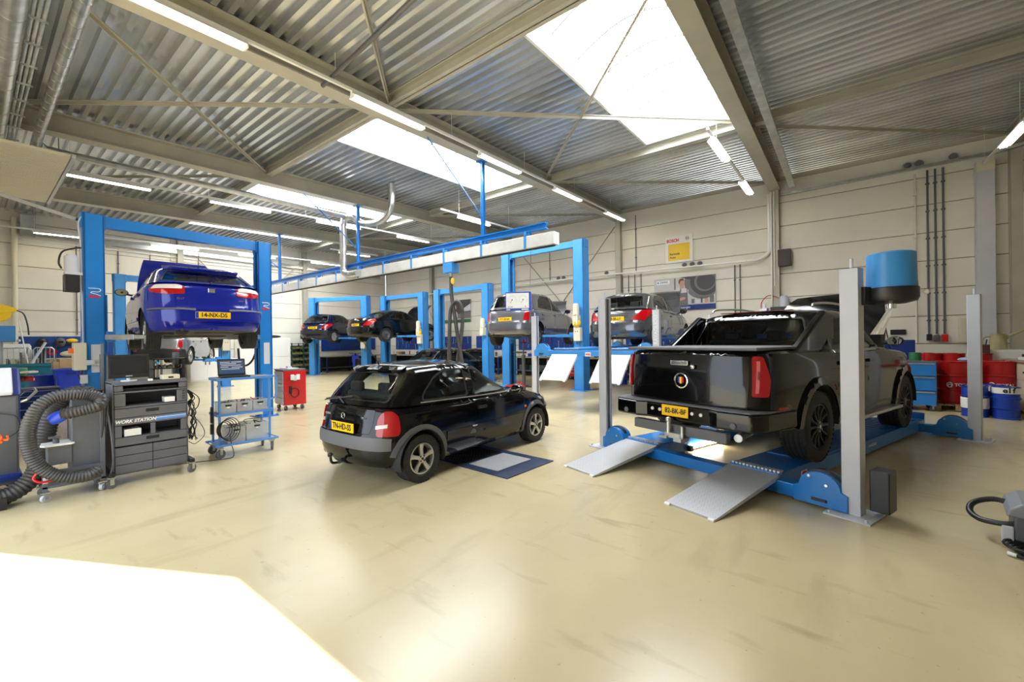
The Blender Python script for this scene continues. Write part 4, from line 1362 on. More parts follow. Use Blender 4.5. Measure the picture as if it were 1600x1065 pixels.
# ------------------------------------------------------------------ lifts
def two_post(label, A, B, h, car_z, group, m_='liftblue2', arms=((-.72, .95), (-.72, -1.0), (.72, .95), (.72, -1.0)), box=None, motor=None, disc=None, pw=.30, pd=.26, baroff=0.0, extra_w=True, armm=None):
    A = Vector((*A, 0)); B = Vector((*B, 0))
    c = (A + B) / 2
    d = B - A
    rz = math.atan2(d.y, d.x)
    hw = d.length / 2
    t = thing('two_post_lift', label, 'car lift', tuple(c), rz, group)
    for s_ in (-1, 1):
        p = MB()
        x = s_ * hw
        # C-shaped post, open towards the car
        p.b2((x + s_ * pw * .5, -pd / 2, 0.02), (x + s_ * (pw * .5 - .04), pd / 2, h))
        p.b2((x - s_ * pw * .5, -pd / 2, 0.02), (x + s_ * pw * .5, -pd / 2 + .035, h))
        p.b2((x - s_ * pw * .5, pd / 2 - .035, 0.02), (x + s_ * pw * .5, pd / 2, h))
        p.b2((x - s_ * pw * .5, -pd / 2, .02), (x - s_ * (pw * .5 - .03), -pd / 2 + .09, h)); p.b2((x - s_ * pw * .5, pd / 2 - .09, .02), (x - s_ * (pw * .5 - .03), pd / 2, h))
        p.b2((x - pw * .5, -pd / 2, h - .02), (x + pw * .5, pd / 2, h))
        p.build('post', m_, t, bevel=.008)
        b_ = MB(); b_.b2((x - pw * .75, -pd * .9, 0), (x + pw * .75, pd * .9, .02))
        for bx, by in ((-1, -1), (-1, 1), (1, -1), (1, 1)): b_.cyl((x + bx * pw * .65, by * pd * .75, .02), (x + bx * pw * .65, by * pd * .75, .045), .016, 6)
        b_.build('base_plate', m_, t)
        g = MB(); g.b2((x - s_ * pw * .62, -pd * .36, car_z - .22), (x + s_ * pw * .2, pd * .36, car_z + .75)); g.b2((x - s_ * pw * .95, -pd * .5, car_z - .06), (x - s_ * pw * .5, pd * .5, car_z + .12))
        cg = g.build('carriage', m_, t, bevel=.01)
        sc_ = MB(); sc_.cyl((x, 0, .05), (x, 0, h - .06), .025, 8); sc_.build('screw_spindle', 'dark', t)
    top = MB(); top.b2((-hw - pw * .3, -.07, h - .20), (hw + pw * .3, .07, h - .005)); top.b2((-hw - pw * .55, -.09, h - .24), (-hw + pw * .6, .09, h + .01)); top.b2((hw - pw * .6, -.09, h - .24), (hw + pw * .55, .09, h + .01))
    top.build('top_beam', m_, t, bevel=.008)
    for (ax, ay) in arms:
        s_ = 1 if ax > 0 else -1
        a = MB(); p0 = Vector((s_ * (hw - pw * .62), .09 if ay > 0 else -.09, car_z + .02)); p1 = Vector((ax, ay, car_z + .02)); pm = p0.lerp(p1, .55)
        a.bar(p0, pm, .13, .09); a.bar(p0.lerp(p1, .4) + Vector((0, 0, .0)), p1, .10, .065)
        ao = a.build('arm', armm or m_, t, bevel=.006)
        q = MB(); q.cyl(p1 + Vector((0, 0, .02)), p1 + Vector((0, 0, .10)), .03, 12); q.cyl(p1 + Vector((0, 0, .10)), p1 + Vector((0, 0, .145)), .065, 16); q.build('pad', 'rubber', ao)
    if box:
        s_, z, sy = box
        x = s_ * hw
        b_ = MB(); b_.b2((x - .1, sy * (pd / 2 + .005), z), (x + .14, sy * (pd / 2 + .14), z + .42)); bo = b_.build('control_box', 'cream', t, bevel=.012)
        k = MB()
        for i in range(2): k.cyl((x - .02 + .07 * i, sy * (pd / 2 + .14), z + .3), (x - .02 + .07 * i, sy * (pd / 2 + .155), z + .3), .014, 10)
        k.build('push_button', 'red', bo)
        for o_, p_ in ((-.03, .1), (.09, .17)):
            k = MB(); k.cyl((x + o_, sy * (pd / 2 + .07), z), (x + o_, sy * (pd / 2 + .07), z - p_), .012, 6); k.build('conduit', 'greytrim', bo)
    if motor:
        s_, z, sy = motor
        x = s_ * hw
        b_ = MB(); b_.cyl((x, sy * (pd / 2 + .13), z), (x, sy * (pd / 2 + .13), z + .32), .10, 18); b_.cyl((x, sy * (pd / 2 + .13), z + .32), (x, sy * (pd / 2 + .13), z + .36), .075, 14); b_.bar((x, sy * pd / 2, z + .1), (x, sy * (pd / 2 + .1), z + .1), .1, .1)
        b_.b2((x - .09, sy * (pd / 2 + .02), z - .30), (x + .09, sy * (pd / 2 + .2), z)); b_.build('motor', 'cream', t, bevel=.006)
    if disc:
        s_, z, sy = disc
        x = s_ * hw
        b_ = MB(); b_.ball((x + s_ * .0, sy * (pd / 2 + .10), z), (.14, .11, .14), 18); b_.build('cable_reel', 'yellow', t)
    return t
leonlift = two_post('nearest and largest two-post lift, deep blue, with a white and red logo on each post', (-10.02, 1.32), (-10.10, 4.03), 3.82, 1.72, 'two-post lifts', 'liftblue', pw=.27, pd=.27, arms=((-.66, .9), (-.66, -.85), (.66, .9), (.66, -.85)), armm='zinc')
# maker's logo on both posts, label plates
for s_ in (-1, 1):
    hwx = 1.355 * s_
    m_ = MB()
    zz = 2.22 + (.25 if s_ < 0 else .18)
    pth = [(hwx - .075, zz + .09), (hwx + .05, zz + .09), (hwx + .075, zz + .065), (hwx + .05, zz + .035), (hwx - .02, zz + .035), (hwx - .045, zz + .015), (hwx + .02, zz - .005), (hwx + .075, zz - .03)]
    m_.tube([(p.x, -.138, p.y) for p in spline([(a, b_, 0) for a, b_ in pth], 5)], .006, 6)
    m_.build('logo', 'inkwhite', leonlift)
    text('RAV', .075, (hwx, -.1385, zz - .05), (1, 0, 0), (0, 0, 1), 'inkred', leonlift, bold=.003)
    st = MB(); st.b2((hwx - .05, -.138, 1.15), (hwx + .07, -.1355, 1.62)); st.build('instruction_label', 'liftgrey', leonlift)
two_post('blue two-post lift behind the blue hatchback holding the silver crossover', (-18.35, 5.97), (-18.5, 3.05), 3.9, 1.0, 'two-post lifts', arms=((-.62, .8), (-.62, -.9), (.62, .8), (.62, -.9)), box=(-1, 1.35, 1))
two_post('farthest blue two-post lift, holding the small black hatchback', (-20.72, 10.62), (-17.98, 11.75), 3.82, 1.78, 'two-post lifts', box=(1, 1.3, -1), pw=.34, pd=.34)
two_post('second far blue two-post lift, holding the black saloon', (-17.35, 12.4), (-14.75, 12.55), 3.8, 1.82, 'two-post lifts', box=(1, 1.5, -1), motor=(1, 2.15, -1), disc=(1, 1.98, -1), pw=.34, pd=.34)
two_post('third far blue two-post lift, lowered, over the black hatchback on the floor', (-13.6, 12.45), (-10.75, 12.35), 3.8, .22, 'two-post lifts', arms=((-.95, .9), (-.95, -.6), (.95, .9), (.95, -.6)), motor=(1, 2.1, -1), pw=.34, pd=.34)
two_post('tallest blue two-post lift, holding the bronze-grey people carrier', (-9.45, 12.0), (-6.42, 11.85), 4.72, 1.70, 'two-post lifts', box=(1, 1.55, -1), motor=(1, 2.35, -1), disc=(1, 2.1, -1), pw=.36, pd=.36)

def four_post(label, loc, rz, W_, L_, z, ramp_ang, group, posts_h=2.2, t1=(.62, 1.13), t2=(2.10, 2.62), near='liftblue', lettering=True, rl=1.22):
    """local x: forward along the lift, y: to the left; origin at the near right post"""
    t = thing('four_post_lift', label, 'car lift', loc, rz, group)
    zt = z
    for i, (x, y, s_) in enumerate(((0, 0, -1), (0, W_, 1), (L_, 0, -1), (L_, W_, 1))):
        p = MB(); a, b_ = .062, .068
        p.b2((x - a, y + s_ * b_ - (.008 if s_ > 0 else 0), 0.01), (x + a, y + s_ * b_ + (.008 if s_ < 0 else 0), posts_h))
        p.b2((x - a, y - b_, .01), (x - a + .01, y + b_, posts_h)); p.b2((x + a - .01, y - b_, .01), (x + a, y + b_, posts_h))
        p.b2((x - a, y - s_ * b_ - .004, .01), (x - a + .035, y - s_ * b_ + .004, posts_h)); p.b2((x + a - .035, y - s_ * b_ - .004, .01), (x + a, y - s_ * b_ + .004, posts_h))
        p.b2((x - a, y - b_, posts_h - .01), (x + a, y + b_, posts_h))
        p.cyl((x, y, posts_h), (x, y, posts_h + .09), .014, 8)
        p.build('post', 'liftgrey', t, bevel=.004)
        q = MB(); q.b2((x - .19, y - .17, 0), (x + .19, y + .17, .014))
        for bx in (-1, 1):
            for by in (-1, 1): q.cyl((x + bx * .155, y + by * .135, .014), (x + bx * .155, y + by * .135, .035), .012, 6)
        q.build('base_plate', 'liftgrey', t)
        k = MB(); k.b2((x - .02, y - s_ * .02 - .01, .2), (x + .02, y - s_ * .02 + .01, posts_h - .06)); ko = k.build('safety_rack', 'zinc', t)
    for x in (0, L_):
        m_ = MB(); m_.b2((x - .075, .22, zt - .17), (x + .075, W_ - .22, zt - .045))
        m_.build('cross_beam', near, t, bevel=.006)
        for s_, y in ((-1, 0), (1, W_)):
            yy = y + (.24 if s_ < 0 else -.24)
            m_ = MB()
            arc_ = [(yy + .17 * math.cos(a) * 1.0, zt - .02 + .15 * math.sin(a)) for a in np.linspace(0, PI, 14)]
            lo = zt - .185
            poly = [(yy + .22, lo)] + [(yy + .22, zt - .04)] + arc_ + [(yy - .22, zt - .04), (yy - .22, lo)]
            m_.prism(poly, x - .085, x + .085, 'x'); so = m_.build('beam_end', near, t, bevel=.005)
            w_ = MB(); w_.cyl((x - .03, yy, zt - .02), (x + .03, yy, zt - .02), .165, 24)
            w_.b2((x - .10, yy - .06, zt - .14), (x - .086, yy + .06, zt - .115)); w_.build('pulley', 'black', so)
            for by, bz in ((.08, .08), (-.06, .02), (.05, -.13), (-.04, -.13)):
                b_ = MB(); b_.cyl((x - .098, yy + by, zt + bz), (x - .084, yy + by, zt + bz), .013, 8); b_.build('bolt', 'chrome', so)
    for (y0, y1) in (t1, t2):
        m_ = MB(); m_.b2((-.02, y0, zt - .17), (L_ + .25, y0 + .012, zt)); m_.b2((-.02, y1 - .012, zt - .17), (L_ + .25, y1, zt)); m_.b2((-.02, y0, zt - .012), (L_ + .25, y1, zt))
        m_.b2((L_ + .22, y0, zt - .17), (L_ + .25, y1, zt + .10))
        ro = m_.build('runway', near, t, bevel=.004)
        for k in range(9):
            b_ = MB(); xx = L_ - .15 - k * .16
            b_.b2((xx, y0 + .05, zt), (xx + .1, y1 - .05, zt + .016)); b_.build('slat', near, ro)
        b_ = MB(); b_.b2((.75, y0 + .03, zt), (2.3, y1 - .03, zt + .012)); b_.build('slide_plate', near, ro)
        # hinged ramp of tread plate
        a = ramp_ang
        R = Matrix.Rotation(-a, 3, 'Y')
        def T(p): return Vector((.06, 0, zt + .004)) + R @ Vector(p)
        q = MB()
        mid_ = (y0 + y1) / 2; wd = y1 - y0
        c_ = [(-rl, -wd / 2, 0), (-rl, wd / 2, 0), (0, wd / 2, 0), (0, -wd / 2, 0)]
        v_ = [T((x, y + mid_, z_)) for z_ in (0, -.018) for x, y, _ in c_]
        q.add(v_, [(0, 3, 2, 1), (4, 5, 6, 7), (0, 1, 5, 4), (1, 2, 6, 5), (2, 3, 7, 6), (3, 0, 4, 7)])
        for yy in (y0, y1 - .02):
            q.add([T((x, y, z_)) for x in (-rl * .96, -.05) for y in (yy, yy + .02) for z_ in (-.018, -.05 if x > -1 else -.022)], [(0, 1, 3, 2), (4, 6, 7, 5), (0, 4, 5, 1), (2, 3, 7, 6), (0, 2, 6, 4), (1, 5, 7, 3)])
        rp = q.build('ramp', 'tread' if near == 'liftblue' else 'rampwhite', t)
        # chequer lugs
        lg = MB()
        nx, ny = 44, 19
        for i in range(nx):
            for j in range(ny):
                x = -rl + .03 + (rl - .05) * i / nx; y = y0 + .02 + (wd - .04) * (j + .5 * (i % 2)) / ny
                s1 = 1 if (i + j) % 2 else -1
                dx, dy = .010, .0035
                pts = [(x - dx * .7, y - s1 * dx * .7 - dy * .3), (x + dx * .7, y + s1 * dx * .7 - dy * .3), (x + dx * .7, y + s1 * dx * .7 + dy), (x - dx * .7, y - s1 * dx * .7 + dy)]
                lg.add([T((a_, b_, .0022)) for a_, b_ in pts] + [T((x, y, .0035))], [(0, 1, 4), (1, 2, 4), (2, 3, 4), (3, 0, 4)])
        lo = lg.build('tread_lug', 'tread', rp); lo['kind'] = 'stuff'
        hz_ = MB()
        for i in range(13):
            yy = y0 + .02 + (wd - .04) * i / 12
            hz_.b2((.02, yy - .012, zt - .004), (.10, yy + .012, zt + .018))
        hz_.build('hinge_comb', 'tread', rp)
        for yy in (y0 + .03, y1 - .03):
            w_ = MB(); e = T((-rl - .01, yy, -.012)); w_.cyl((e.x, yy - .028, e.z), (e.x, yy + .028, e.z), .017, 12); w_.build('roller', 'white', rp)
    if lettering:
        text('RAVAGLIOLI', .05, (L_ * .55, t1[0] - .0015, zt - .085), (1, 0, 0), (0, 0, 1), 'inkwhite', t)
    for x in (.55,):
        b_ = MB(); b_.b2((x - .07, t1[0] - .003, zt - .12), (x + .07, t1[0], zt - .06)); so = b_.build('sticker', 'inkwhite', t)
        text('4000', .05, (x, t1[0] - .0035, zt - .09), (1, 0, 0), (0, 0, 1), 'inkred', so, bold=.002)
    return t
lift1 = four_post('low grey and blue four-post lift under the black pickup, ramps down on the floor', (.085, 4.86, 0), math.radians(71.2), 3.02, 4.72, .205, math.radians(9.0), 'four-post lifts')
# control box behind the near post
m_ = MB(); m_.b2((.03, -.24, .06), (.22, -.10, .42)); m_.build('pump_unit', 'black', lift1, bevel=.01)
lift2 = four_post('raised four-post lift under the dark grey hatchback, pale ramps hanging', (-3.03, 8.86, 0), math.radians(90), 3.1, 4.5, 1.38, math.radians(45), 'four-post lifts', near='liftblue2', lettering=False, t1=(.55, 1.25), t2=(1.85, 2.55), rl=1.0)
text('RAVAGLIOLI', .11, (-.0645, .0, 1.78), (0, 0, 1), (0, 1, 0), 'inkwhite', lift2)
m_ = MB(); m_.b2((-.079, 1.50, 1.205), (-.0755, 1.64, 1.30)); so = m_.build('sticker', 'inkwhite', lift2)
text('4000', .06, (-.0795, 1.57, 1.25), (0, -1, 0), (0, 0, 1), 'inkred', so, bold=.002)
# small work lamp tubes under the pickup
wl = thing('work_lamp', 'glowing tube work lamp beside the left runway under the pickup', 'work lamp', (-1.66, 6.15, .03), math.radians(71))
m_ = MB(); m_.cyl((0, 0, .045), (.8, 0, .045), .02, 10); m_.build('tube', 'tube', wl)
for x in (0, .8):
    m_ = MB(); m_.b2((x - .03, -.03, 0), (x + .03, .03, .07)); m_.build('end_cap', 'black', wl)

# blue round wiper-paper dispenser on the near right post
d_ = thing('paper_dispenser', 'bright blue drum-shaped dispenser with black base and hanging white paper, beside the tall grey post', 'dispenser', (.36, 5.02, 1.93))
m_ = MB(); m_.lathe([(.001, .395), (.155, .395), (.168, .385), (.172, .15), (.176, .09), (.17, .09)], seg=36); m_.build('cover', 'liftblue2', d_)
m_ = MB(); m_.lathe([(.172, .09), (.185, .085), (.186, .0), (.17, -.03), (.10, -.05), (.001, -.05)], seg=36); m_.build('base', 'black', d_)
m_ = MB(); m_.bar((-.16, -.06, .02), (-.22, -.17, .02), .08, .16); m_.build('bracket', 'black', d_)
m_ = MB(); m_.cyl((.0, 0, -.05), (0, 0, -.09), .035, 14); m_.build('nozzle', 'chrome', d_)
m_ = MB(); m_.cyl((.185, 0, .04), (.215, 0, .04), .008, 6); m_.ball((.225, 0, .04), .022, 10); m_.build('knob', 'white', d_)
m_ = MB()
v_ = []
for i in range(9):
    t = i / 8
    for j in range(5):
        u = -1 + j / 2
        v_.append((-.10 * t + u * (.016 + .03 * t), -.03 * t + .012 * math.sin(u * 4 + t * 5), -.08 - .24 * t))
m_.add(v_, [(i * 5 + j, i * 5 + j + 1, i * 5 + j + 6, i * 5 + j + 5) for i in range(8) for j in range(4)], smooth=True)
m_.build('paper', 'white', d_)

# ------------------------------------------------------------------ pit cover in the floor
pc = thing('pit_cover', 'steel pit frame with chequered lid in the floor beside the black hatchback', 'pit cover', (-3.78, 4.3, 0), math.radians(-3))
m_ = MB()
for a, b_ in (((-.72, -.46), (.76, -.34)), ((-.72, .34), (.76, .46)), ((-.72, -.34), (-.60, .34)), ((.50, -.34), (.76, .34)), ((-.05, -.34), (.0, .34))):
    m_.b2((*a, 0), (*b_, .012))
m_.build('frame', 'pitblue', pc)
m_ = MB(); m_.b2((-.01, -.33, .0), (.49, .33, .014)); lid = m_.build('chequer_plate', 'tread', pc)
lg = MB()
for i in range(26):
    for j in range(34):
        x = .0 + .485 * (i + .5) / 26; y = -.32 + .64 * (j + .5 * (i % 2)) / 34
        s1 = 1 if (i + j) % 2 else -1
        pts = [(x - .006, y - s1 * .006 - .002), (x + .006, y + s1 * .006 - .002), (x + .006, y + s1 * .006 + .002), (x - .006, y - s1 * .006 + .002)]
        lg.add([(a, b_, .0145) for a, b_ in pts] + [(x, y, .017)], [(0, 1, 4), (1, 2, 4), (2, 3, 4), (3, 0, 4)])
lo = lg.build('tread_lug', 'tread', lid); lo['kind'] = 'stuff'
for k in range(14):
    m_ = MB(); yy = -.32 + k * .048; m_.b2((-.59, yy, .0), (-.06, yy + .03, .014)); m_.build('slat', 'dark', pc)

# ------------------------------------------------------------------ exhaust extraction rail
ex = thing('exhaust_rail', 'long white and silver extraction duct hanging under a blue girder across the bays', 'extraction rail', (-12, 7.8, 3.65))
m_ = MB(); m_.b2((-10.2, -.11, 0), (7.2, .11, .27)); m_.build('duct', 'ductwhite', ex, bevel=.008)
m_ = MB(); m_.b2((-10.2, -.03, -.03), (7.15, .03, 0)); m_.build('rubber_lip', 'black', ex)
m_ = MB(); ibeam(m_, (-10.2, 0, .52), (6.95, 0, .52), .13, .14); m_.build('girder', 'liftblue', ex)
for i in range(13):
    x = -9.4 + i * 1.32
    m_ = MB(); m_.b2((x - .035, -.115, -.005), (x + .035, -.111, .38)); m_.b2((x - .035, .111, -.005), (x + .035, .115, .38)); m_.b2((x - .035, -.115, .275), (x + .035, .115, .285)); m_.b2((x - .06, -.03, .28), (x + .06, .03, .40)); m_.build('hanger_strap', 'liftblue2', ex)
for bx in (-17.9, -12.3, -6.9):
    m_ = MB(); x = bx + 12
    m_.b2((x - .035, -.05, .52), (x + .035, -.04, zr(7.8) - .41 - 3.65)); m_.b2((x - .035, .04, .52), (x + .035, .05, zr(7.8) - .41 - 3.65)); m_.b2((x - .006, -.05, .52), (x + .006, .05, zr(7.8) - .41 - 3.65))
    m_.b2((x - .14, -.09, zr(7.8) - .43 - 3.65), (x + .14, .09, zr(7.8) - .405 - 3.65))
    m_.build('hanger_post', 'liftblue', ex)
    m_ = MB(); m_.cyl((x, 0, .95), (x, -1.75, zr(6) - .42 - 3.65), .016, 6); m_.build('tie_rod', 'liftblue', ex)
tr_ = thing('hose_trolley', 'blue trolley under the silver duct with a looped black exhaust hose', 'exhaust hose', (-8.05, 7.8, 3.38))
m_ = MB(); m_.b2((-.17, -.13, 0), (.17, .13, .25)); m_.build('carriage', 'liftblue2', tr_, bevel=.01)
m_ = MB(); m_.cyl((0, 0, 0), (0, 0, -.10), .055, 14); m_.build('collar', 'zinc', tr_)
m_ = MB(); m_.ball((.11, -.05, -.22), (.055, .04, .085), 14); m_.build('pull_switch', 'yellow', tr_)
hs = spline([(0, 0, -.08), (.0, 0, -.4), (.04, .0, -.75), (.10, .02, -1.1), (.18, .03, -1.6), (.28, .04, -2.1), (.33, .05, -2.5), (.27, .05, -2.72), (.15, .05, -2.62), (.17, .06, -2.2), (.28, .06, -1.7), (.36, .05, -1.1), (.28, .02, -.80), (.12, .0, -.78), (.0, -.03, -1.0), (-.03, -.05, -1.6), (-.04, -.06, -2.3), (-.02, -.06, -2.95)], 8)
ribbed(hs, .052, .02, 12, .10).build('hose', 'hose', tr_)
# spiral ventilation pipe dropping into the duct
vp = thing('ventilation_pipe', 'silver spiral pipe bending from the roof down into the extraction duct', 'pipe', (0, 0, 0))
def spiral(path, r, name='pipe', m_='zinc', parent=None, n=10, pitch=.14):
    mb = MB(); P = spline(path, n) if len(path) > 2 else [Vector(p) for p in path]
    mb.tube(P, r, 18)
    L = 0; last = 0
    for a, b_ in zip(P, P[1:]):
        d = (b_ - a); l = d.length
        if l < 1e-6: continue
        t = 0
        while last + pitch < L + l:
            last += pitch
            p = a + d * ((last - L) / l)
            u = d.normalized() * .008
            mb.tube([p - u, p + u], r + .004, 18)
        L += l
    return mb.build(name, m_, parent)
spiral([(-12.05, 7.62, 3.80), (-12.55, 7.62, 3.80), (-12.84, 7.62, 3.92), (-12.88, 7.62, 4.25), (-12.88, 7.62, 4.9), (-12.88, 7.62, 5.45)], .11, parent=vp)
spiral([(-12.88, 7.62, 5.45), (-12.85, 7.66, 5.66), (-12.55, 7.75, 5.70), (-12.2, 7.9, 5.45), (-11.5, 7.95, 5.35), (-11.0, 7.95, 5.45), (-10.75, 7.95, 5.75), (-10.72, 7.95, 6.39)], .10, 'bend', parent=vp)
# ducts at the south side that end at the third beam, pipe running back
dk = thing('duct_run', 'silver pipes and cable tray under the roof at the left edge, one turning back', 'pipe', (0, 0, 0))
spiral([(-4.5, .36, 5.62), (-13.4, .36, 5.62)], .13, parent=dk, pitch=.55)
spiral([(-4.5, .88, 5.64), (-12.3, .88, 5.64), (-12.62, .95, 5.62), (-12.72, 1.3, 5.60), (-12.72, 4.5, 5.66), (-12.78, 7.62, 5.72)], .075, 'bend', parent=dk, pitch=.3)
m_ = MB()
for i in range(3): m_.cyl((-4.5, .53 + i * .05, 5.68), (-13.0, .53 + i * .05, 5.68), .02, 8)
for k in range(12): m_.b2((-5 - k * .7, .50, 5.62), (-4.97 - k * .7, .67, 5.645))
m_.build('cable_tray', 'zinc', dk)
# raised sectional door leaf
dl = thing('raised_door_leaf', 'pale ribbed sectional door leaf raised flat under the roof at left', 'door', (-12.9, .18, 5.02))
for k in range(4):
    m_ = MB(); x = -1.95 + k * .98
    m_.b2((x, -1.0, -.02), (x + .965, 1.0, .03)); 
    for j in range(9): m_.b2((x + .05 + j * .1, -1.0, -.026), (x + .06 + j * .1, 1.0, -.02))
    m_.build('panel', 'cream', dl)
for s_ in (-1, 1):
    m_ = MB(); m_.bar((-2.0, s_ * 1.04, .0), (2.0, s_ * 1.04, .0), .05, .07); m_.cyl((0, s_ * 1.04, .03), (0, s_ * 1.04, 1.1), .01, 6); m_.build('track', 'galv', dl)
# cable rail from the left edge to the blue lift post
m_ = MB(); m_.bar((-10.1, 1.16, 3.72), (-10.9, -.2, 4.25), .10, .05)
o_ = m_.build('cable_rail', 'galv'); tag(o_, 'galvanised cable rail running to the top of the nearest blue post', 'cable rail')
# hanging bar (cable) right of the Leon lift: grey diagonal pipe through the central beam
m_ = MB(); m_.cyl((-6.75, 3.66, 5.86), (-3.9, 3.66, 6.18), .035, 10); o_ = m_.build('roof_pipe', 'steelgrey'); tag(o_, 'dark grey pipe running from the central beam up to the roof deck', 'pipe')
# galvanised tray along the right beam and down the wall
m_ = MB()
y0, y1 = 3.0, 15.7
for dx in (-.07, .07): m_.bar((-1.13 + dx, y0, zr(y0) - .32), (-1.13 + dx, y1, zr(y1) - .42), .012, .07)
m_.bar((-1.13, y0, zr(y0) - .35), (-1.13, y1, zr(y1) - .45), .14, .006)
o_ = m_.build('cable_tray', 'zinc'); tag(o_, 'galvanised cable tray running under the roof beside the right beam', 'cable tray')
# ------------------------------------------------------------------ foreground left: workstation cabinet
def caster(parent, x, y, r=.05, m_='greytrim', rz=.3):
    m1 = MB(); m1.box((x, y, r * 2 + .018), (.07, .06, .012)); R = Matrix.Rotation(rz, 3, 'Z')
    for s_ in (-1, 1):
        p = R @ Vector((0, s_ * .022, 0)); m1.box((x + p.x, y + p.y, r * 1.45), (.035, .004, r * 1.3), rz=rz)
    f = m1.build('caster', 'zinc', parent)
    w_ = MB(); a = R @ Vector((0, .016, 0)); w_.cyl((x - a.x, y - a.y, r), (x + a.x, y + a.y, r), r, 20); a *= 1.15; w_.cyl((x - a.x, y - a.y, r), (x + a.x, y + a.y, r), r * .45, 14)
    w_.build('caster_wheel', m_, f)
ws = thing('workstation_cabinet', 'dark grey wheeled diagnosis cabinet lettered in white and blue, carrying a monitor', 'cabinet', (-6.5, 1.35, 0), PI / 2)
b_ = MB()
b_.b2((-.35, 0, .12), (-.335, .42, 1.17)); b_.b2((.335, 0, .12), (.35, .42, 1.17)); b_.b2((-.335, .40, .12), (.335, .42, 1.15)); b_.b2((-.35, -.01, 1.15), (.35, .42, 1.175)); b_.b2((-.335, 0, .12), (.335, .42, .14))
b_.b2((-.335, .02, .88), (.335, .41, .90)); b_.b2((-.335, .02, .53), (.335, .41, .545)); b_.b2((-.335, .02, .70), (.335, .41, .715)); b_.b2((-.335, .02, 1.055), (.335, .41, 1.065))
b_.build('body', 'cabgrey', ws, bevel=.004)
def wpan(z0, z1, x0=-.335, x1=.335, nm='drawer', handle=False, hx=.0, t=.018):
    m1 = MB(); m1.b2((x0 + .003, -t, z0 + .003), (x1 - .003, .004, z1 - .003)); o = m1.build(nm, 'cabgrey', ws, bevel=.004)
    if handle:
        h = MB(); h.b2((hx - .06, -t - .002, (z0 + z1) / 2 - .017 + .01), (hx + .06, -t + .001, (z0 + z1) / 2 + .02 + .01)); ho = h.build('recessed_handle', 'black', o)
        h = MB(); h.b2((hx - .062, -t - .006, (z0 + z1) / 2 - .012), (hx + .062, -t, (z0 + z1) / 2 - .006)); h.build('handle_lip', 'greytrim', o)
# upper frames around the two slots
wpan(1.135, 1.165, nm='front_rail'); wpan(1.07, 1.135, -.335, -.255, 'front_rail'); wpan(1.07, 1.135, .255, .335, 'front_rail'); wpan(1.045, 1.07, nm='front_rail')
wpan(.90, 1.045, -.335, -.235, 'front_rail'); wpan(.90, 1.045, .235, .335, 'front_rail'); wpan(.875, .90, nm='front_rail')
wpan(.765, .875, handle=True); wpan(.68, .765, nm='front_rail'); wpan(.545, .68, -.335, -.27, 'front_rail'); wpan(.545, .68, -.02, .03, 'front_rail'); wpan(.545, .68, .27, .335, 'front_rail')
wpan(.445, .545, handle=True)
for k in range(3): wpan(.335 - .1 * k + .015 * 0, .435 - .1 * k, -.335, 0, 'drawer'); wpan(.335 - .1 * k, .435 - .1 * k, 0, .335, 'drawer')
for k in range(4):
    m1 = MB(); m1.b2((.29, -.022, 1.02 - k * .03), (.315, -.018, 1.03 - k * .03)); m1.build('vent_slot', 'black', ws)
m1 = MB(); m1.b2((-.25, .03, 1.072), (.25, .3, 1.10)); m1.build('keyboard', 'black', ws)
m1 = MB(); m1.b2((.12, -.01, .905), (.22, .12, .965)); m1.build('module', 'white', ws, bevel=.004)
m1 = MB(); m1.b2((-.25, .0, .55), (-.10, .18, .63)); m1.build('disc_drive', 'white', ws, bevel=.004)
text('WORK STATION', .052, (-.15, -.0185, .722), (1, 0, 0), (0, 0, 1), 'inkwhite', ws, shear=.25, sx=.92, bold=.0015)
m1 = MB(); m1.prism([(.02, .702), (.325, .702), (.325, .745), (.03, .745)], -.0195, -.018, 'y'); m1.build('stripe', 'trolleyblue', ws)
m1 = MB(); m1.prism([(.02, .729), (.325, .729), (.325, .735), (.03, .735)], -.0205, -.0195, 'y'); m1.build('stripe_line', 'inkwhite', ws)
for x in (-.37, .37):
    m1 = MB(); m1.b2((x - .025, -.08, .12), (x + .025, .50, .17)); m1.b2((x - .02, .38, .17), (x + .02, .42, 1.0 if x > 0 else 1.5)); m1.build('foot', 'black', ws, bevel=.004)
    for y in (-.05, .47): caster(ws, x, y, .052, rz=.6 if x > 0 else .1)
m1 = MB(); m1.b2((-.385, .36, 1.0), (-.36, .40, 1.62)); m1.build('side_pole', 'cartgrey', ws)
m1 = MB(); m1.b2((.30, .30, 1.17), (.345, .42, 1.5)); m1.build('side_pole', 'cartgrey', ws)
rng = random.Random(5)
for k in range(9):
    x0 = .375; y0 = .05 + rng.random() * .2
    pts = [(x0, y0, 1.02)]; 
    for j in range(6): pts.append((x0 + .02 + rng.random() * .07, y0 + rng.uniform(-.07, .07), .95 - j * .11 - rng.random() * .04))
    m1 = MB(); m1.tube(spline(pts, 5), .006, 5); m1.build('cable', 'black', ws)
m1 = MB(); m1.tube(spline([(.38, .1, .7), (.46, .0, .62), (.52, -.02, .45), (.44, .05, .33), (.38, .1, .36)], 6), .004, 5); m1.build('cable', 'black', ws)
for k in range(4):
    m1 = MB(); r_ = .10 + .02 * k
    m1.tube([(-.40 - .012 * k + .05 * math.sin(a) * .3, .02 + r_ * .5 * math.cos(a), .80 + r_ * 1.9 * math.sin(a)) for a in np.linspace(0, 2 * PI, 26)[:-1]], .007, 6, closed=True); m1.build('cable', 'black' if k % 2 else 'plastic', ws)
m1 = MB(); m1.tube(spline([(-.40, .02, .95), (-.37, -.06, .6), (-.36, -.07, .3), (-.38, -.05, .15)], 6), .009, 6); m1.build('cable', 'plastic', ws)
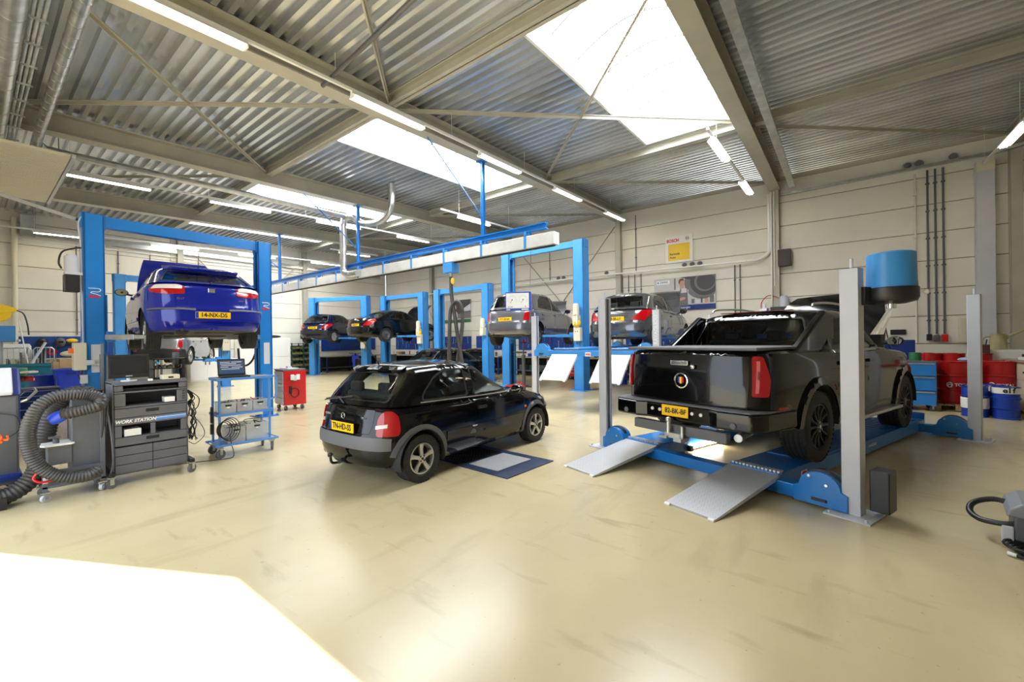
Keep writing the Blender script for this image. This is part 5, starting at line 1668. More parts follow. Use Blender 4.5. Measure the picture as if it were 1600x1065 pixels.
# monitor, open rack and white unit on top
mo = thing('monitor', 'flat black monitor with white foot on the grey workstation cabinet', 'monitor', (-6.64, 1.17, 1.177), PI / 2)
m1 = MB(); m1.box((0, 0, .175), (.37, .035, .275), R=Matrix.Rotation(-.05, 3, 'X')); m1.build('frame', 'black', mo, bevel=.006)
m1 = MB(); m1.box((0, -.0185, .185), (.325, .002, .205), R=Matrix.Rotation(-.05, 3, 'X')); m1.build('screen', 'screen', mo)
m1 = MB(); m1.cyl((0, .01, .01), (0, .01, .06), .02, 12); m1.cyl((0, 0, 0), (0, 0, .012), .075, 24); m1.build('stand', 'white', mo)
m1 = MB(); m1.b2((-.03, -.024, .058), (.03, -.02, .066)); m1.build('logo_mark', 'liftgrey', mo)
rk = thing('open_rack', 'black open rack with two shelves of leads, behind the workstation monitor', 'rack', (-6.75, 1.56, 1.177), PI / 2)
for x in (-.16, .14):
    m1 = MB(); m1.b2((x, -.1, 0), (x + .015, .15, .25)); m1.build('side', 'black', rk)
for z in (0, .12, .24):
    m1 = MB(); m1.b2((-.16, -.1, z), (.155, .15, z + .01)); m1.build('shelf', 'black', rk)
for k in range(10):
    m1 = MB(); x = -.13 + k * .028; m1.tube(spline([(x, -.08, .135 + .01 * (k % 3)), (x + .02, -.02, .16 + .01 * (k % 2)), (x - .01, .05, .14)], 4), .008, 5); m1.build('lead', 'black' if k % 3 else 'wood', rk)
wu = thing('white_module', 'small white box on the workstation top beside the open rack', 'box', (-6.56, 1.54, 1.177), PI / 2)
m1 = MB(); m1.b2((-.085, -.06, 0), (.085, .08, .055)); m1.build('case', 'cream', wu, bevel=.006)
m1 = MB(); m1.b2((-.03, -.062, .015), (.02, -.06, .035)); m1.build('label', 'black', wu)
m1 = MB(); m1.box((0, 0, .012), (.06, .035, .022)); o = m1.build('clip', 'white'); o.location = (-6.46, 1.33, 1.177); tag(o, 'small white clip on the workstation top in front of the monitor', 'clip')

# ------------------------------------------------------------------ hose cart
hc = thing('extraction_cart', 'grey wheeled extraction cart with a tall box, wrapped in thick black ribbed hoses', 'trolley', (-6.62, .70, 0), PI / 2)
m1 = MB(); m1.b2((-.02, -.12, .24), (.235, .22, 1.03)); m1.build('tall_box', 'cartgrey', hc, bevel=.006)
m1 = MB(); m1.b2((.195, -.16, .10), (.235, -.12, 1.03)); m1.b2((.195, .22, .10), (.235, .24, .5)); m1.build('corner_post', 'cartgrey', hc, bevel=.003)
m1 = MB(); m1.b2((-.20, -.14, .36), (-.02, .14, .56)); m1.build('side_box', 'cartgrey', hc, bevel=.006)
m1 = MB(); m1.prism([(-.25, -.12), (-.22, -.18), (-.02, -.18), (.0, -.16), (.0, .14), (-.22, .14)], .56, .575); m1.build('lid', 'white', hc, bevel=.003)
m1 = MB(); m1.cyl((-.13, -.06, .575), (-.13, -.06, .625), .025, 12); m1.box((-.14, -.07, .64), (.09, .05, .018)); m1.build('spout', 'greytrim', hc)
m1 = MB(); m1.b2((-.24, -.16, .13), (.235, .22, .155)); m1.b2((-.24, -.16, .10), (-.20, -.12, .30)); m1.b2((-.24, .18, .10), (-.20, .22, .30)); m1.b2((-.24, -.16, .27), (.2, -.13, .31)); m1.build('base_frame', 'cartgrey', hc, bevel=.003)
m1 = MB(); m1.b2((-.235, -.1625, .19), (-.20, -.16, .25)); m1.build('label', 'white', hc)
for x, y, rz_ in ((-.22, -.16, .5), (-.22, .20, .2), (.21, -.14, .9), (.21, .20, .4)): caster(hc, x, y, .038, 'liftgrey', rz_)
m1 = MB(); m1.tube(spline([(-.17, -.18, .34), (-.25, -.2, .34), (-.30, -.18, .27), (-.25, -.20, .22), (-.14, -.20, .22)], 6), .012, 8); m1.build('red_tube', 'red', hc)
hcw = lambda P: [(y - .70, -(x + 6.62), z) for x, y, z in P]
lp1 = [(-6.33, .60, .90), (-6.30, .66, .91), (-6.28, .76, .93), (-6.27, .86, .96), (-6.32, .885, 1.02), (-6.38, .80, 1.07), (-6.38, .68, 1.09), (-6.36, .55, 1.08), (-6.32, .44, 1.0), (-6.30, .375, .85), (-6.30, .36, .68), (-6.30, .39, .50), (-6.30, .46, .37), (-6.29, .56, .28), (-6.28, .68, .235), (-6.28, .79, .235), (-6.30, .86, .275)]
ribbed(spline(hcw(lp1), 10), .062, .026, 16, .12).build('hose', 'hose', hc)
lp2 = [(-6.55, .88, 1.03), (-6.60, .78, 1.08), (-6.68, .66, 1.05), (-6.74, .57, .93), (-6.76, .53, .76), (-6.76, .50, .58), (-6.72, .47, .40), (-6.66, .42, .26), (-6.62, .33, .16), (-6.60, .20, .10), (-6.6, .02, .095), (-6.62, -.2, .09), (-6.7, -.45, .09)]
ribbed(spline(hcw(lp2), 10), .085, .034, 18, .12).build('thick_hose', 'hose', hc)
m1 = MB(); p = hcw([(-6.33, .61, .895), (-6.36, .55, .86), (-6.37, .515, .84)]); m1.tube(p, .06, 16, radii=[.055, .062, .048]); m1.build('nozzle', 'binblue', hc)

# ------------------------------------------------------------------ laptop trolley
tr = thing('laptop_trolley', 'light blue tube-frame trolley with two shelves and four wheels, carrying the laptop', 'trolley', (-7.02, 2.50, 0), math.radians(86))
m1 = MB()
for x in (-.33, .31):
    yy = -.15 if x < 0 else .05
    m1.cyl((x, -.17, .16), (x, -.17, 1.11), .016, 10); m1.cyl((x, .17, .16), (x, .17, 1.11), .016, 10)
m1.tube(spline([(.30, -.17, 1.11), (.38, -.17, 1.11), (.41, -.17, 1.05), (.41, -.17, .85), (.38, -.17, .78), (.31, -.17, .76)], 5), .014, 8)
m1.build('frame', 'trolleyblue', tr)
for z, nm in ((1.10, 'top_shelf'), (.60, 'middle_shelf')):
    m1 = MB(); m1.b2((-.34, -.19, z - .012), (.33, .19, z + .012)); so = m1.build(nm, 'wood', tr)
    m1 = MB()
    for y in (-.195, .195): m1.b2((-.36, y - .008, z - .018), (.35, y + .008, z + .018))
    for x in (-.36, .35): m1.b2((x - .008, -.2, z - .018), (x + .008, .2, z + .018))
    m1.build('rim', 'trolleyblue', so)
m1 = MB(); m1.b2((-.36, -.20, .17), (.35, .20, .185)); m1.tube([(-.40, -.24, .18), (.40, -.24, .18), (.40, .24, .18), (-.40, .24, .18)], .016, 8, closed=True); m1.build('base_tray', 'trolleyblue', tr)
for x in (-.33, .33):
    for y in (-.20, .20): caster(tr, x, y, .062, 'greytrim', .4 if x < 0 else 1.2)
m1 = MB(); m1.b2((-.12, -.235, .555), (.20, -.20, .585)); 
for k in range(4): m1.b2((-.115 + .08 * k, -.237, .56), (-.055 + .08 * k, -.235, .58))
m1.build('socket_strip', 'cream', tr)
for k in range(5):
    m1 = MB(); r_ = .085 + .012 * k
    m1.tube([(-.30 + .02 * k + r_ * math.cos(a) * .9, -.225 - .006 * k, .40 + r_ * 1.25 * math.sin(a)) for a in np.linspace(0, 2 * PI, 26)[:-1]], .0055, 5, closed=True); m1.build('cable', 'black', tr)
m1 = MB(); m1.tube(spline([(-.22, -.22, .33), (-.21, -.24, .2), (-.19, -.27, .03), (-.3, -.29, .008), (-.7, -.12, .008), (-1.0, -.05, .008)], 8), .0055, 5); m1.build('power_cable', 'black', tr)
m1 = MB(); m1.b2((-.42, -.13, .50), (-.39, -.08, .66)); m1.b2((-.42, -.12, .34), (-.385, -.07, .48)); m1.b2((-.415, -.13, .62), (-.395, -.07, .72)); m1.build('test_lead_clip', 'black', tr)
lt = thing('laptop', 'open black laptop showing a blue-grey program on the trolley top', 'laptop', (-7.06, 2.40, 1.113), math.radians(80))
m1 = MB(); m1.b2((-.17, -.16, 0), (.19, .09, .022)); m1.build('keyboard_base', 'black', lt, bevel=.004)
m1 = MB(); R = Matrix.Rotation(-.30, 3, 'X'); m1.box((.0, .135, .14), (.35, .012, .25), R=R); sc_ = m1.build('display', 'black', lt, bevel=.004)
m1 = MB(); m1.box((.0, .1285, .143), (.315, .001, .205), R=R); m1.build('screen', 'laptop', sc_)
for k, (x0, x1, zz) in enumerate(((-.14, -.02, .075), (.0, .13, .075), (-.14, .06, .05), (-.13, .12, .025), (-.14, -.04, 0), (-.0, .14, -.005), (-.13, .1, -.03), (-.12, .14, -.075))):
    m1 = MB(); c_ = Vector((.0, .1275, .143)) + R @ Vector(((x0 + x1) / 2, -.0005, zz)); m1.box(c_, (x1 - x0, .001, .010), R=R); m1.build('text_line', 'liftgrey' if k < 7 else 'drumblue', sc_)
def crate(label, loc, rz, d, contents='dark'):
    t = thing('plastic_crate', label, 'crate', loc, rz, 'clear plastic crates on the laptop trolley')
    w_, l_, h = d
    m1 = MB(); t_ = .004
    m1.b2((-w_ / 2, -l_ / 2, 0), (w_ / 2, l_ / 2, t_)); m1.b2((-w_ / 2, -l_ / 2, 0), (w_ / 2, -l_ / 2 + t_, h)); m1.b2((-w_ / 2, l_ / 2 - t_, 0), (w_ / 2, l_ / 2, h)); m1.b2((-w_ / 2, -l_ / 2, 0), (-w_ / 2 + t_, l_ / 2, h)); m1.b2((w_ / 2 - t_, -l_ / 2, 0), (w_ / 2, l_ / 2, h))
    m1.build('body', 'clear', t)
    m1 = MB()
    for (a, b2_) in (((-w_ / 2 - .005, -l_ / 2 - .005), (w_ / 2 + .005, -l_ / 2)), ((-w_ / 2 - .005, l_ / 2), (w_ / 2 + .005, l_ / 2 + .005)), ((-w_ / 2 - .005, -l_ / 2), (-w_ / 2, l_ / 2)), ((w_ / 2, -l_ / 2), (w_ / 2 + .005, l_ / 2))): m1.b2((*a, h - .012), (*b2_, h + .003))
    m1.build('rim', 'clear', t)
    m1 = MB(); m1.b2((-.04, -l_ / 2 - .004, h - .05), (.04, -l_ / 2 - .001, h - .028)); m1.build('handle_slot', 'black', t)
    m1 = MB(); m1.b2((-.018, -l_ / 2 - .004, h - .075), (.018, -l_ / 2 - .001, h - .058)); m1.build('label', 'white', t)
    rg = random.Random(int(loc[1] * 1000))
    for k in range(5):
        pts = [(rg.uniform(-.8, .8) * w_ / 2, rg.uniform(-.8, .8) * l_ / 2, rg.uniform(.1, 1.15) * h) for _ in range(5)]
        m1 = MB(); m1.tube(spline(pts, 5), .007, 5); m1.build('cable', 'black' if k else contents, t)
    return t
crate('left clear crate of black leads on the trolley middle shelf', (-7.02, 2.28, .615), math.radians(86), (.19, .30, .15), 'black')
crate('middle clear crate with a red clamp on the trolley middle shelf', (-7.02, 2.49, .615), math.radians(86), (.19, .30, .15), 'red')
crate('right clear crate on the trolley middle shelf, nearest the blue post', (-7.02, 2.70, .615), math.radians(86), (.19, .30, .15), 'red')
crate('left clear crate on the trolley base tray', (-7.00, 2.37, .188), math.radians(86), (.22, .32, .22), 'black')
crate('right clear crate with a thick grey hose on the trolley base tray', (-7.00, 2.64, .188), math.radians(86), (.28, .32, .24), 'plastic')

# ------------------------------------------------------------------ red tool trolley by the right post
def tool_trolley(label, loc, rz, w=.62, d=.45, h=.82, n=7, m_='red', dm='liftgrey', casters=True, group=None):
    t = thing('tool_trolley', label, 'tool cabinet', loc, rz, group)
    z0 = .13 if casters else .03
    m1 = MB(); m1.b2((-w / 2, -d / 2 + .02, z0), (w / 2, d / 2, z0 + h)); m1.build('body', m_, t, bevel=.008)
    hs_ = [1.0] * (n - 2) + [1.6, 1.6]; tot = sum(hs_); z = z0 + h - .03
    for q in hs_:
        dh = (h - .05) * q / tot
        m1 = MB(); m1.b2((-w / 2 + .02, -d / 2, z - dh + .006), (w / 2 - .02, -d / 2 + .02, z)); do = m1.build('drawer', dm, t, bevel=.003)
        m1 = MB(); m1.b2((-w / 2 + .03, -d / 2 - .012, z - .016), (w / 2 - .03, -d / 2, z - .004)); m1.build('handle', 'zinc', do)
        z -= dh
    m1 = MB(); m1.b2((-w / 2 - .005, -d / 2, z0 + h), (w / 2 + .005, d / 2 + .005, z0 + h + .025)); m1.build('top', 'plastic', t, bevel=.004)
    if casters:
        for x in (-w / 2 + .07, w / 2 - .07):
            for y in (-d / 2 + .08, d / 2 - .07): caster(t, x, y, .055, 'plastic')
    return t
tt = tool_trolley('red tool trolley with pale grey drawers beside the right blue post', (-10.62, 4.83, 0), math.radians(-6), d=.52)
for x_, z_, m__ in ((.04, .72, 'white'), (.17, .72, 'white'), (.10, .70, 'liftgrey')):
    m1 = MB(); m1.b2((.312, x_ - .1 - .04, z_), (.35, x_ - .1 + .04, z_ + .13)); m1.build('spray_bottle', m__, tt, bevel=.01)
m1 = MB(); m1.tube([(.325, .0 + .09 * math.cos(a), .42 + .11 * math.sin(a)) for a in np.linspace(0, 2 * PI, 24)[:-1]], .009, 6, closed=True); m1.b2((.312, -.12, .40), (.34, -.07, .58)); m1.build('hung_cable', 'black', tt)
m1 = MB(); m1.b2((-.2, -.15, 0), (.2, .12, .02)); m1.b2((-.1, -.05, .02), (.0, .05, .06)); o = m1.build('tray', 'liftgrey'); o.location = (-10.62, 4.83, .976); tag(o, 'grey tray of small parts on the red tool trolley top', 'tray')

# ------------------------------------------------------------------ things on and by the nearest lift
m1 = MB(); m1.b2((-1.62, -.22, 1.20), (-1.47, -.03, 1.65)); bo = m1.build('control_box', 'cream', leonlift, bevel=.012)
m1 = MB(); m1.b2((-1.67, -.2, 1.48), (-1.62, -.1, 1.56)); m1.build('isolator_switch', 'orange', bo)
m1 = MB(); m1.b2((-1.54, -.2, .98), (-1.46, -.1, 1.12)); m1.build('terminal_box', 'liftgrey', bo); m1 = MB(); m1.b2((-1.5, -.23, 1.28), (-1.38, -.14, 1.36)); m1.build('terminal_box', 'liftgrey', bo)
for dx in (0, .04): 
    m1 = MB(); m1.tube(spline([(-1.55 + dx, -.12, 1.20), (-1.56 + dx, -.12, 1.10), (-1.52 + dx, -.13, 1.03)], 5), .008, 6); m1.build('cable', 'black', bo)
m1 = MB(); m1.cyl((-1.62, -.1, 2.80), (-1.62, -.1, 3.06), .085, 18); m1.cyl((-1.62, -.1, 3.06), (-1.62, -.1, 3.09), .06, 14); m1.b2((-1.70, -.18, 2.76), (-1.50, 0, 2.80))
pu = m1.build('hydraulic_motor', 'liftgrey', leonlift)
m1 = MB(); m1.b2((-1.71, -.19, 2.48), (-1.53, -.01, 2.76)); m1.build('oil_tank', 'black', pu, bevel=.01)
m1 = MB(); m1.tube(spline([(-1.50, -.1, 3.22), (-1.58, -.1, 3.20), (-1.72, -.1, 3.12), (-1.76, -.1, 2.95), (-1.73, -.1, 2.85)], 6), .014, 6); m1.build('hydraulic_hose', 'black', pu)
m1 = MB(); m1.tube(spline([(1.30, .15, 1.55), (1.22, .2, 1.25), (1.1, .25, 1.12), (.98, .25, 1.2), (.93, .2, 1.5)], 6), .022, 8); m1.build('cable_loop', 'black', leonlift)
m1 = MB(); m1.tube(spline([(-1.49, -.08, 3.75), (-1.53, -.08, 3.6), (-1.50, -.08, 3.2), (-1.49, -.08, 2.2), (-1.49, -.08, 1.65)], 8), .012, 6); m1.build('conduit', 'liftgrey', leonlift)

# ------------------------------------------------------------------ left edge machines
ac = thing('air_conditioning_machine', 'dark machine with sloping blue and white console at the left picture edge', 'machine', (-7.1, .0, 0), PI / 2)
m1 = MB(); m1.b2((-.4, -.05, .12), (.34, .45, 1.08)); m1.build('body', 'plastic', ac, bevel=.02)
m1 = MB(); m1.prism([(-.08, 1.08), (.47, 1.08), (.47, 1.36), (.15, 1.36)], -.42, .36, 'x'); m1.build('console', 'navy', ac, bevel=.02)
m1 = MB(); m1.prism([(-.085, 1.08), (-.06, 1.13), (.12, 1.345), (.15, 1.37), (.1, 1.37), (-.10, 1.12)], -.36, .30, 'x'); m1.build('console_panel', 'liftgrey', ac, bevel=.01)
m1 = MB(); m1.b2((-.42, -.1, .16), (.36, .46, .24)); m1.build('base', 'navy', ac, bevel=.02)
m1 = MB(); m1.tube([(.36, -.02, 1.0), (.40, -.06, 1.02), (.47, -.02, 1.10), (.47, .2, 1.12), (.40, .25, 1.1), (.36, .25, 1.05)], .014, 8); m1.build('handle', 'zinc', ac)
m1 = MB(); m1.tube(spline([(.2, -.06, .9), (.32, -.12, .85), (.33, -.14, .7), (.2, -.1, .6)], 6), .006, 5); m1.build('cable', 'black', ac)
for x in (-.36, .3):
    for y in (-.04, .4): caster(ac, x, y, .05, 'greytrim')
og = thing('orange_tool_case', 'small orange case at the left picture edge in front of the dark machine', 'case', (-6.60, .11, .65), PI / 2)
m1 = MB(); m1.b2((-.25, -.1, .0), (.1, .1, .03)); m1.b2((-.25, -.1, .03), (.1, .1, .075)); m1.build('shell', 'orange', og, bevel=.02)
m1 = MB(); m1.tube(spline([(.08, -.05, .04), (.13, -.08, .03), (.13, -.02, .06)], 5), .01, 6); m1.build('handle', 'orange', og)
m1 = MB(); m1.b2((-.25, -.05, -.535), (-.2, .05, 0)); m1.b2((.0, -.05, -.535), (.04, .05, 0)); m1.b2((-.28, -.12, -.65), (.12, .12, -.535)); m1.b2((-.25, -.1, -.02), (.08, .1, 0)); m1.build('stand', 'black', og)
# tyre changer further back
tc = thing('tyre_changer', 'tyre changing machine with green round table, blue column head and red arms', 'tyre changer', (-13.3, .35, 0), PI / 2)
m1 = MB(); m1.cyl((0, 0, 1.0), (0, 0, 1.16), .42, 32); m1.build('round_table', 'green', tc, bevel=.01)
m1 = MB(); m1.b2((-.4, -.25, 0), (.3, .5, .72)); m1.build('body', 'drumblue', tc, bevel=.02)
m1 = MB(); m1.cyl((0, 0, .72), (0, 0, 1.0), .09, 14); m1.build('spindle', 'zinc', tc)
m1 = MB(); m1.b2((-.35, .5, .1), (-.12, .7, 2.3)); m1.build('column', 'liftblue2', tc, bevel=.01)
m1 = MB(); m1.b2((-.12, -.15, 1.70), (.26, .45, 2.02)); m1.build('head', 'liftblue2', tc, bevel=.01)
m1 = MB(); m1.cyl((.06, .0, 1.25), (.06, 0, 1.70), .04, 12); m1.ball((.3, -.1, 1.72), .03, 10); m1.build('tool_arm', 'zinc', tc)
for a, z, m__ in ((-.3, .96, 'red'), (.3, .92, 'red'), (.9, .95, 'black')):
    m1 = MB(); m1.bar((0, 0, z), (.52 * math.cos(a), -.52 * math.sin(a) * .5 - .1, z), .09, .06); m1.build('clamp_arm', m__, tc, bevel=.01)
m1 = MB(); m1.prism([(.10, -.25), (.42, -.35), (.55, -.3), (.5, -.12), (.2, -.08)], 1.06, 1.10); m1.build('plastic_pad', 'white', tc, bevel=.01)
yr = thing('yellow_hose_reel', 'yellow hose reel hanging at the left picture edge above the blue machine head', 'hose reel', (-15.1, .44, 2.37), PI / 2)
m1 = MB(); m1.cyl((0, -.07, 0), (0, .07, 0), .20, 28); m1.build('drum', 'yellow', yr, bevel=.015)
m1 = MB(); m1.prism([(-.1, .1), (.0, .21), (.28, .12), (.27, .04), (.05, -.02)], -.08, .08, 'y'); m1.build('guide_arm', 'yellow', yr, bevel=.01)
m1 = MB(); m1.b2((-.03, -.03, .2), (.03, .03, 3.9)); m1.build('hanger', 'steel_beam', yr)
m1 = MB(); m1.tube(spline([(.25, 0, .08), (.38, 0, .0), (.44, 0, -.25), (.46, 0, -.5)], 6), .015, 6); m1.build('hose', 'black', yr)
# drum, bin, container, cage with chairs
def drum(label, loc, m_, h=.88, r=.29, group=None, band=None, rz=0.0):
    t = thing('drum', label, 'drum', loc, rz, group)
    m1 = MB(); p = [(.001, 0), (r - .01, 0), (r + .004, .005), (r + .004, .02), (r - .006, .03)]
    for f in (.33, .66): p += [(r - .006, h * f - .02), (r + .008, h * f - .006), (r + .008, h * f + .006), (r - .006, h * f + .02)]
    p += [(r - .006, h - .03), (r + .004, h - .02), (r + .004, h), (r - .012, h), (r - .014, h - .015), (.001, h - .015)]
    m1.lathe(p, seg=36); m1.build('body', m_, t)
    for a, rr in ((.6, .035), (3.6, .02)):
        m1 = MB(); m1.cyl((r * .75 * math.cos(a), r * .75 * math.sin(a), h - .016), (r * .75 * math.cos(a), r * .75 * math.sin(a), h + .002), rr, 14); m1.build('bung', 'zinc', t)
    if band:
        z0, z1, mm = band
        m1 = MB(); m1.lathe([(r + .0095, h * z0), (r + .0095, h * z1)], seg=36); m1.build('label_band', mm, t)
    return t
def curved_text(t, body, size, r, z, ang0, m_, step=None, bold=.001):
    step = step or size * .62
    n = len(body)
    for i, ch in enumerate(body):
        a = ang0 + (i - (n - 1) / 2) * step / r
        text(ch, size, (r * math.cos(a), r * math.sin(a), z), (-math.sin(a), math.cos(a), 0), (0, 0, 1), m_, t, bold=bold)
dr = drum('blue steel drum between the teal container and the blue bin', (-15.95, 1.22, 0), 'drumblue')
curved_text(dr, 'CASTROL', .07, .305, .52, -.1, 'inkred')
bn = thing('wheelie_bin', 'bright blue plastic bin with a lid rim beside the blue drum, cardboard on top', 'bin', (-15.3, 1.60, 0), PI / 2)
m1 = MB()
A = [(-.22, -.22), (.22, -.22), (.22, .24), (-.22, .24)]; B = [(-.29, -.30), (.29, -.30), (.29, .36), (-.29, .36)]
m1.add([(x, y, .03) for x, y in A] + [(x, y, 1.02) for x, y in B], [(3, 2, 1, 0), (0, 1, 5, 4), (1, 2, 6, 5), (2, 3, 7, 6), (3, 0, 4, 7)]); m1.build('body', 'binblue', bn, bevel=.03)
m1 = MB(); m1.b2((-.32, -.33, 1.0), (.32, .38, 1.045)); m1.build('rim', 'binblue', bn, bevel=.015)
m1 = MB(); m1.b2((-.10, -.305, .90), (.06, -.29, .94)); m1.build('recess', 'navy', bn)
for s_ in (-1, 1):
    m1 = MB(); m1.cyl((s_ * .2, .3, .1), (s_ * .27, .3, .1), .10, 16); m1.build('wheel', 'rubber', bn)
cb = thing('cardboard_box', 'brown cardboard box lying on the blue plastic bin', 'box', (-15.3, 1.66, 1.046), PI / 2)
m1 = MB(); m1.b2((-.28, -.26, 0), (.34, .2, .24)); m1.build('carton', 'card', cb, bevel=.01)
m1 = MB(); m1.b2((-.38, -.3, .0), (-.285, .1, .17)); m1.build('flap', 'card', cb)
te = thing('tipping_container', 'teal steel waste container behind the drum at left', 'container', (-17.6, 1.1, 0), PI / 2)
m1 = MB()
A = [(-.75, -.3), (.45, -.3), (.45, .4), (-.75, .4)]; B = [(-.85, -.42), (.62, -.42), (.62, .5), (-.85, .5)]
m1.add([(x, y, .15) for x, y in A] + [(x, y, 1.08) for x, y in B], [(3, 2, 1, 0), (0, 1, 5, 4), (1, 2, 6, 5), (2, 3, 7, 6), (3, 0, 4, 7)]); m1.build('hopper', 'teal', te)
m1 = MB()
for (a, b2_) in (((-.88, -.45), (.65, -.40)), ((-.88, .48), (.65, .53)), ((-.88, -.45), (-.83, .53)), ((.60, -.45), (.65, .53))): m1.b2((*a, 1.06), (*b2_, 1.12))
m1.build('rim', 'teal', te); m1 = MB(); m1.b2((-.7, -.28, 0), (-.5, .38, .15)); m1.b2((.2, -.28, 0), (.4, .38, .15)); m1.build('fork_pocket', 'teal', te)
m1 = MB(); m1.bar((.20, -.40, .6), (.50, -.425, 1.0), .02, .02); m1.build('lever', 'black', te)
cg_ = thing('wire_cage', 'grey tube cage full of white chair backs and metal pipes behind the teal container', 'cage', (-18.9, 1.15, 0), PI / 2)
m1 = MB()
for x0, x1 in ((-.55, .02), (.06, .48)):
    m1.tube([(x0, 0, 1.0), (x0, 0, 1.5), (x0 + .05, 0, 1.56), (x1 - .05, 0, 1.56), (x1, 0, 1.5), (x1, 0, 1.0)], .018, 8)
    n_ = 5
    for i in range(1, n_): m1.cyl((x0 + (x1 - x0) * i / n_, 0, 1.0), (x0 + (x1 - x0) * i / n_, 0, 1.55), .008, 6)
m1.b2((-.6, -.3, 0), (.52, .4, .06)); 
for x in (-.58, .5):
    for y in (-.28, .38): m1.cyl((x, y, .03), (x, y, 1.05), .02, 8)
m1.b2((-.6, -.3, .98), (.52, .4, 1.02)); m1.build('frame', 'zinc', cg_)
for i in range(3):
    m1 = MB(); x = -.42 + i * .17; m1.prism([(x - .1, 1.25), (x + .1, 1.25), (x + .12, 1.6), (x + .08, 1.68), (x - .08, 1.68), (x - .12, 1.6)], .12 + i * .06, .15 + i * .06, 'y'); m1.build('chair_back', 'white', cg_, bevel=.01)
rg = random.Random(2)
for i in range(12):
    x = rg.uniform(-.5, .4); m1 = MB(); m1.cyl((x, .1, .06), (x + rg.uniform(-.15, .15), .2, rg.uniform(1.2, 1.6)), rg.uniform(.012, .03), 8); m1.build('pipe_offcut', rg.choice(['zinc', 'steelgrey', 'black']), cg_)
m1 = MB(); m1.cyl((.02, -.1, 1.10), (.30, -.1, 1.72), .035, 10); m1.build('pipe_offcut', 'liftgrey', cg_)
m1 = MB(); m1.cyl((-.05, -.15, 1.05), (-.22, -.15, 2.35), .014, 8); m1.build('pole', 'white', cg_)
# tool chest row under the left edge
tb = tool_trolley('dark blue low drawer chest under the drum at left', (-14.3, .95, 0), PI / 2, .7, .5, .62, 4, 'navy', 'navy', False)
# left wall: pegboard with helmets, pipes, cabinets, rack, workbench
def board(label, axis, c, a0, a1, z0, z1, out):
    m1 = MB()
    n_ = max(1, round((a1 - a0) / 1.0))
    t = thing('pegboard', label, 'tool board', (0, 0, 0), 0, 'blue tool boards')
    for k in range(n_):
        p0 = a0 + (a1 - a0) * k / n_ + .006; p1 = a0 + (a1 - a0) * (k + 1) / n_ - .006
        m1 = MB()
        if axis == 'y': m1.b2((c, p0, z0), (c + .025 * out, p1, z1))
        else: m1.b2((p0, c, z0), (p1, c + .025 * out, z1))
        m1.build('panel', 'pegblue', t, bevel=.004)
    return t
board('long blue tool board low on the left wall behind the nearest lift', 'y', XL + .01, 1.0, 4.9, 1.12, 1.95, 1)
def hang(nm, label, cat, loc, parts, group=None, rz=0):
    t = thing(nm, label, cat, loc, rz, group)
    for n_, m__, f in parts:
        m1 = MB(); f(m1); m1.build(n_, m__, t)
    return t
for y, m__, l in ((1.63, 'black', 'black welding helmet on the blue board, left one'), (2.07, 'plastic', 'dark grey welding helmet on the blue board, right one')):
    hang('welding_helmet', l, 'helmet', (XL + .16, y, 1.73), [('shell', m__, lambda q: q.ball((0, 0, 0), (.12, .13, .17), 16)), ('visor', 'screen', lambda q: q.b2((.09, -.06, -.02), (.125, .06, .05)))], 'welding helmets on the blue board')
hang('face_shield', 'yellow face shield on the blue board beside the helmets', 'face shield', (XL + .14, 2.36, 1.79), [('headband', 'yellow', lambda q: q.ball((0, 0, 0), (.10, .16, .08), 16)), ('shade', 'black', lambda q: q.b2((.04, -.12, -.14), (.06, .12, -.06)))])
hang('hose_coil', 'small dark red hose coil on the blue board', 'hose', (XL + .08, 1.87, 1.40), [('coil', 'red', lambda q: [q.tube([(.0 + .012 * k, r_ * math.cos(a), r_ * math.sin(a)) for a in np.linspace(0, 2 * PI, 20)[:-1]], .014, 6, closed=True) for k, r_ in enumerate((.06, .09, .11))])])
m1 = MB(); m1.ball((0, 0, 0), (.2, .34, .12), 16); o = m1.build('paper_bag', 'cream'); o.location = (-21.8, 2.35, 1.32); tag(o, 'crumpled pale bag on the shelf below the blue board', 'bag')
m1 = MB(); m1.b2((-22.25, 1.0, 1.14), (-21.5, 4.9, 1.18)); 
for y in (1.1, 3.0, 4.8): m1.b2((-22.2, y - .03, 0), (-22.1, y + .03, 1.14)); m1.b2((-21.65, y - .03, 0), (-21.55, y + .03, 1.14))
o = m1.build('shelf_bench', 'benchtop'); tag(o, 'plain work shelf on legs along the left wall below the blue board', 'bench')
# vertical pipe, conduits and ventilation trunk on the left wall
vl = thing('wall_pipe', 'thick pale pipe running up the left wall at the picture edge', 'pipe', (0, 0, 0))
spiral([(XL + .14, 1.0, 0.0), (XL + .14, 1.03, 6.0)], .075, parent=vl, pitch=.9, m_='cream')
def conduit(label, p0, p1, group, r=.018, m_='greytrim', clips=1.0):
    t = thing('conduit', label, 'conduit', (0, 0, 0), 0, group)
    m1 = MB(); m1.cyl(p0, p1, r, 8); m1.build('tube', m_, t)
    p0, p1 = Vector(p0), Vector(p1); n_ = int((p1 - p0).length / clips)
    for k in range(n_):
        c_ = p0.lerp(p1, (k + .5) / n_); m1 = MB(); m1.box(c_, (r * 3.6, r * 3.6, r * 1.6)); m1.build('clip', m_, t)
for y, l in ((2.51, 'conduit on the left wall beside the hanging power unit'), (3.66, 'conduit on the left wall above the raised blue bonnet'), (4.63, 'conduit on the left wall above the blue hatchback roof')):
    conduit(l, (XL + .03, y, 5.35), (XL + .03, y, 2.0), 'conduits on the left wall')
dz_ = thing('wall_trunking', 'grey trunking and pipe running high along the left wall', 'pipe', (0, 0, 0))
